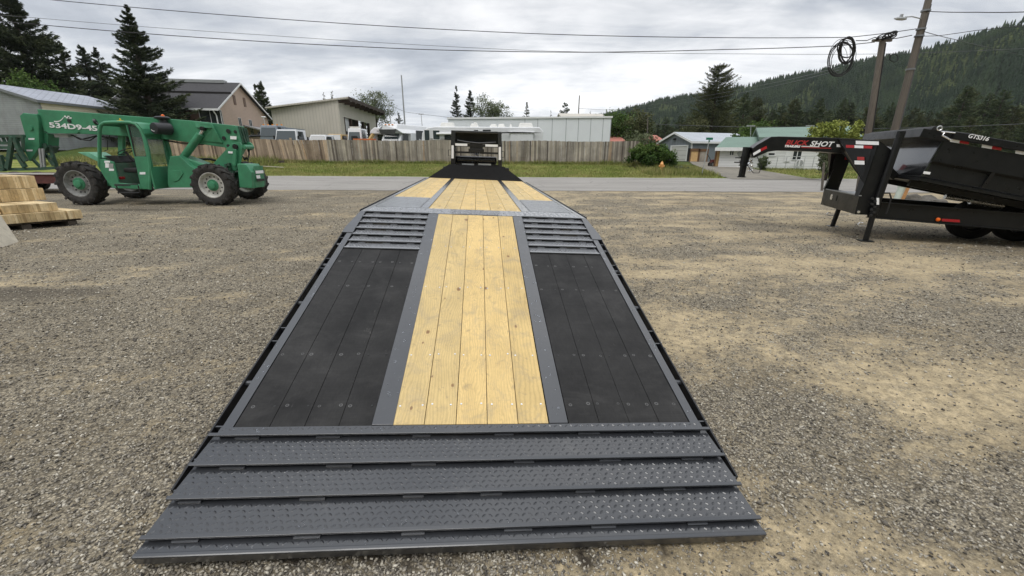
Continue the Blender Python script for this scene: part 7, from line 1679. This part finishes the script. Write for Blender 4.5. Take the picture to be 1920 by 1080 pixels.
# distant poles
pole('tall thin grey antenna mast behind the shuttle bus', (759,231), (752.5,141), 72, .13, name='antenna_mast', mat=M_['galv_dark'] if 'galv_dark' in M_ else M_['galv'], cat='mast')
t, b, tp = pole('thin street light pole right of the barn', (733,231), (727,189), 76, .09, name='street_light', mat=M_['galv'], cat='street light'); mb = MB(); mb.tube([tp, tp+Vector((.5,0,.1))], .05, 6); mb.box(tp+Vector((.8,0,.1)), (.6,.2,.12)); mb.build('lamp_head', M_['galv'], t)
t, b, tp = pole('short thin pole with a cross piece above the motorhome', (791,230), (789.5,214), 80, .05, name='utility_pole'); mb = MB(); mb.box(tp, (.9,.1,.1)); mb.build('cross_arm', M_['pole_wood'], t)
pole('bare wooden pole above the white building', (1084,225), (1086.5,179), 95, .14)
pole('thin wooden pole behind the big fence bush', (1213,285), (1214.5,221), 48, .075)
for px, lab in ((1408,'thin pole with a light behind the white house'),(1519,'thin pole with a light over the green roof')):
    t, b, tp = pole(lab, (px-1,262), (px,236), 52, .05, name='yard_light', mat=M_['galv'], cat='yard light'); mb = MB(); mb.box(tp, (.9,.2,.12)); mb.build('lamp_head', M_['galv'], t)
# wooden marker post in front of the dump trailer neck
pole('grey wooden post between the road and the black trailer', (1541,357), (1545,305), 20.0, .055, name='wooden_post', cat='post')
# street name sign
sp_ = D(1317,322,30.2); tpx = D(1330,263,30.2); t = thing('street_sign', 'green street name sign on a leaning post', 'sign', (sp_.x,30.2,Hf(sp_.x,30.2)))
mb = MB(); mb.tube([sp_-(tpx-sp_)*.05, tpx], .03, 8); mb.build('post', M_['galv'], t)
M_['sign_green'] = pm('sign_green', (.01,.16,.09), .4); 
for dz, rz in ((.10,.3),(-.06,1.3)): mb = MB(); mb.box(tpx+Vector((0,0,dz)), (.55,.02,.15), rz); mb.build('name_blade', M_['sign_green'], t)
# fire hydrant
g = D(1240,317,32.0); zg = Hf(g.x,32.0); k = (D(1240,302,32).z-zg); t = thing('fire_hydrant', 'orange yellow fire hydrant on the grass verge', 'hydrant', (g.x,32,zg)); c = Vector((g.x,32,zg))
M_['hyd'] = pm('hydrant_paint', (.72,.36,.11), .5, 0, .12, 8)
mb = MB(); mb.lathe([(0,.15*k),(.04*k,.19*k),(.07*k,.13*k),(.62*k,.13*k),(.66*k,.19*k),(.71*k,.19*k),(.74*k,.15*k),(.88*k,.11*k),(.95*k,.05*k),(k,.05*k)], c, (0,0,1), 18); hb = mb.build('barrel', M_['hyd'], t, smooth=True)
for d_ in ((1,0,0),(-1,0,0),(0,-1,0)): mb = MB(); mb.lathe([(0,.075*k),(.20*k,.075*k),(.20*k,.095*k),(.26*k,.095*k),(.27*k,.03*k)], c+Vector((0,0,.52*k)), d_, 12); mb.build('outlet', M_['hyd'], t, smooth=True)
# pvc pipe, stake and rubble behind the trailer frame
t = thing('standpipe', 'pale green white plastic pipe standing behind the trailer frame', 'pipe', D(1682,382,13.6)); mb = MB(); a, b = D(1681,384,13.6), D(1694,348,13.6); mb.tube([a,b], .125, 20); mb.lathe([(-.04,.135),(0,.135)], b, b-a, 20); mb.build('pipe', pm('pvc', (.55,.62,.55), .4), t, smooth=True)
t = thing('survey_stake', 'orange brown wooden stake leaning by the plastic pipe', 'stake', D(1688,384,13.4)); mb = MB(); mb.bar(D(1687,386,13.4), D(1706,345,13.4), .09, .03, (0,1,0)); mb.build('stake_board', pm('orange_wood', (.48,.25,.10), .8), t)
def rubble():
    m = bmesh.new(); bmesh.ops.create_icosphere(m, subdivisions=4, radius=1.0)
    from mathutils import noise
    c = D(1712,378,13.8)
    for v in m.verts: n_ = noise.noise(v.co*2.1)*.25+noise.noise(v.co*6)*.12; v.co = Vector((v.co.x*1.15*(1+n_), v.co.y*.6*(1+n_), max(-.1,v.co.z)*.34*(1+n_*1.6)))
    me = bpy.data.meshes.new('gravel_pile'); m.to_mesh(me); m.free(); me.materials.append(M_['rubble']); o = bpy.data.objects.new('gravel_pile', me); COL.objects.link(o); o.location = (c.x, 13.8, 0); tag(o, 'low mound of dark rubble behind the black trailer frame', 'rubble')
M_['rubble'] = pm('dark_rubble', (.10,.09,.075), .95, 0, .4, 12, .8, 20)
rubble()
# striped barrier boards far right
t = thing('barrier', 'white and grey striped barrier by the road behind the dump trailer', 'barrier', D(1890,390,17)); 
a, b = D(1850,382,17), D(2010,388,17); n = 9
for k in range(n):
    p, q = a.lerp(b,k/n), a.lerp(b,(k+1)/n); mb = MB(); mb.prism([p,q,Vector((q.x,q.y,.02)),Vector((p.x,p.y,.02))], (0,.06,0)); mb.build('barrier_panel', M_['trim'] if k % 2 == 0 else M_['rv_grey'], t)
# small stick on the verge
s = D(512,316,32.5); mb = MB(); z = Hf(s.x,32.5)+.12; mb.bar((s.x-.9,32.6,z+.05), (s.x+.9,32.3,z-.02), .14, .05); o = mb.build('fallen_board', pm('bleached_board', (.45,.40,.32), .85), None); tag(o, 'pale fallen board lying on the grass verge', 'board')
# bicycle and bits near the drive
def bike():
    c = D(1338,306,41); z = Hf(c.x,41); t = thing('garden_tools', 'dark red wheeled yard tool parked by the driveway gate', 'yard tool', (c.x,41,z))
    mb = MB(); mb.box((c.x+.2,41,z+.45), (1.0,.5,.35)); mb.build('engine_deck', pm('dark_red', (.12,.02,.02), .5), t, bevel=.05)
    mb = MB(); mb.tube([(c.x-.2,41,z+.4),(c.x-.7,41,z+1.1),(c.x-.85,41,z+1.1)], .03, 6); mb.build('handle', M_['black_steel'], t)
    for dx in (-.2,.6):
        for y in (40.7,41.3): wheel((c.x+dx,y,z+.2), (0,-1 if y < 41 else 1,0), .2, .1, t, M_['rim_grey'])
bike()
# water drips on the gravel behind the tail lip
# ================================================================== AIR
def haze():
    mb = MB(); mb.box((150, 480, 129), (2500, 1700, 262)); m = bpy.data.materials.new('haze'); m.use_nodes = True; n = m.node_tree.nodes; n.clear()
    o = n.new('ShaderNodeOutputMaterial'); v = n.new('ShaderNodeVolumePrincipled'); v.inputs['Color'].default_value = (.95,.97,1,1); v.inputs['Density'].default_value = .00009; m.node_tree.links.new(v.outputs[0], o.inputs['Volume'])
    h = mb.build('haze', m); tag(h, kind='stuff')
haze()
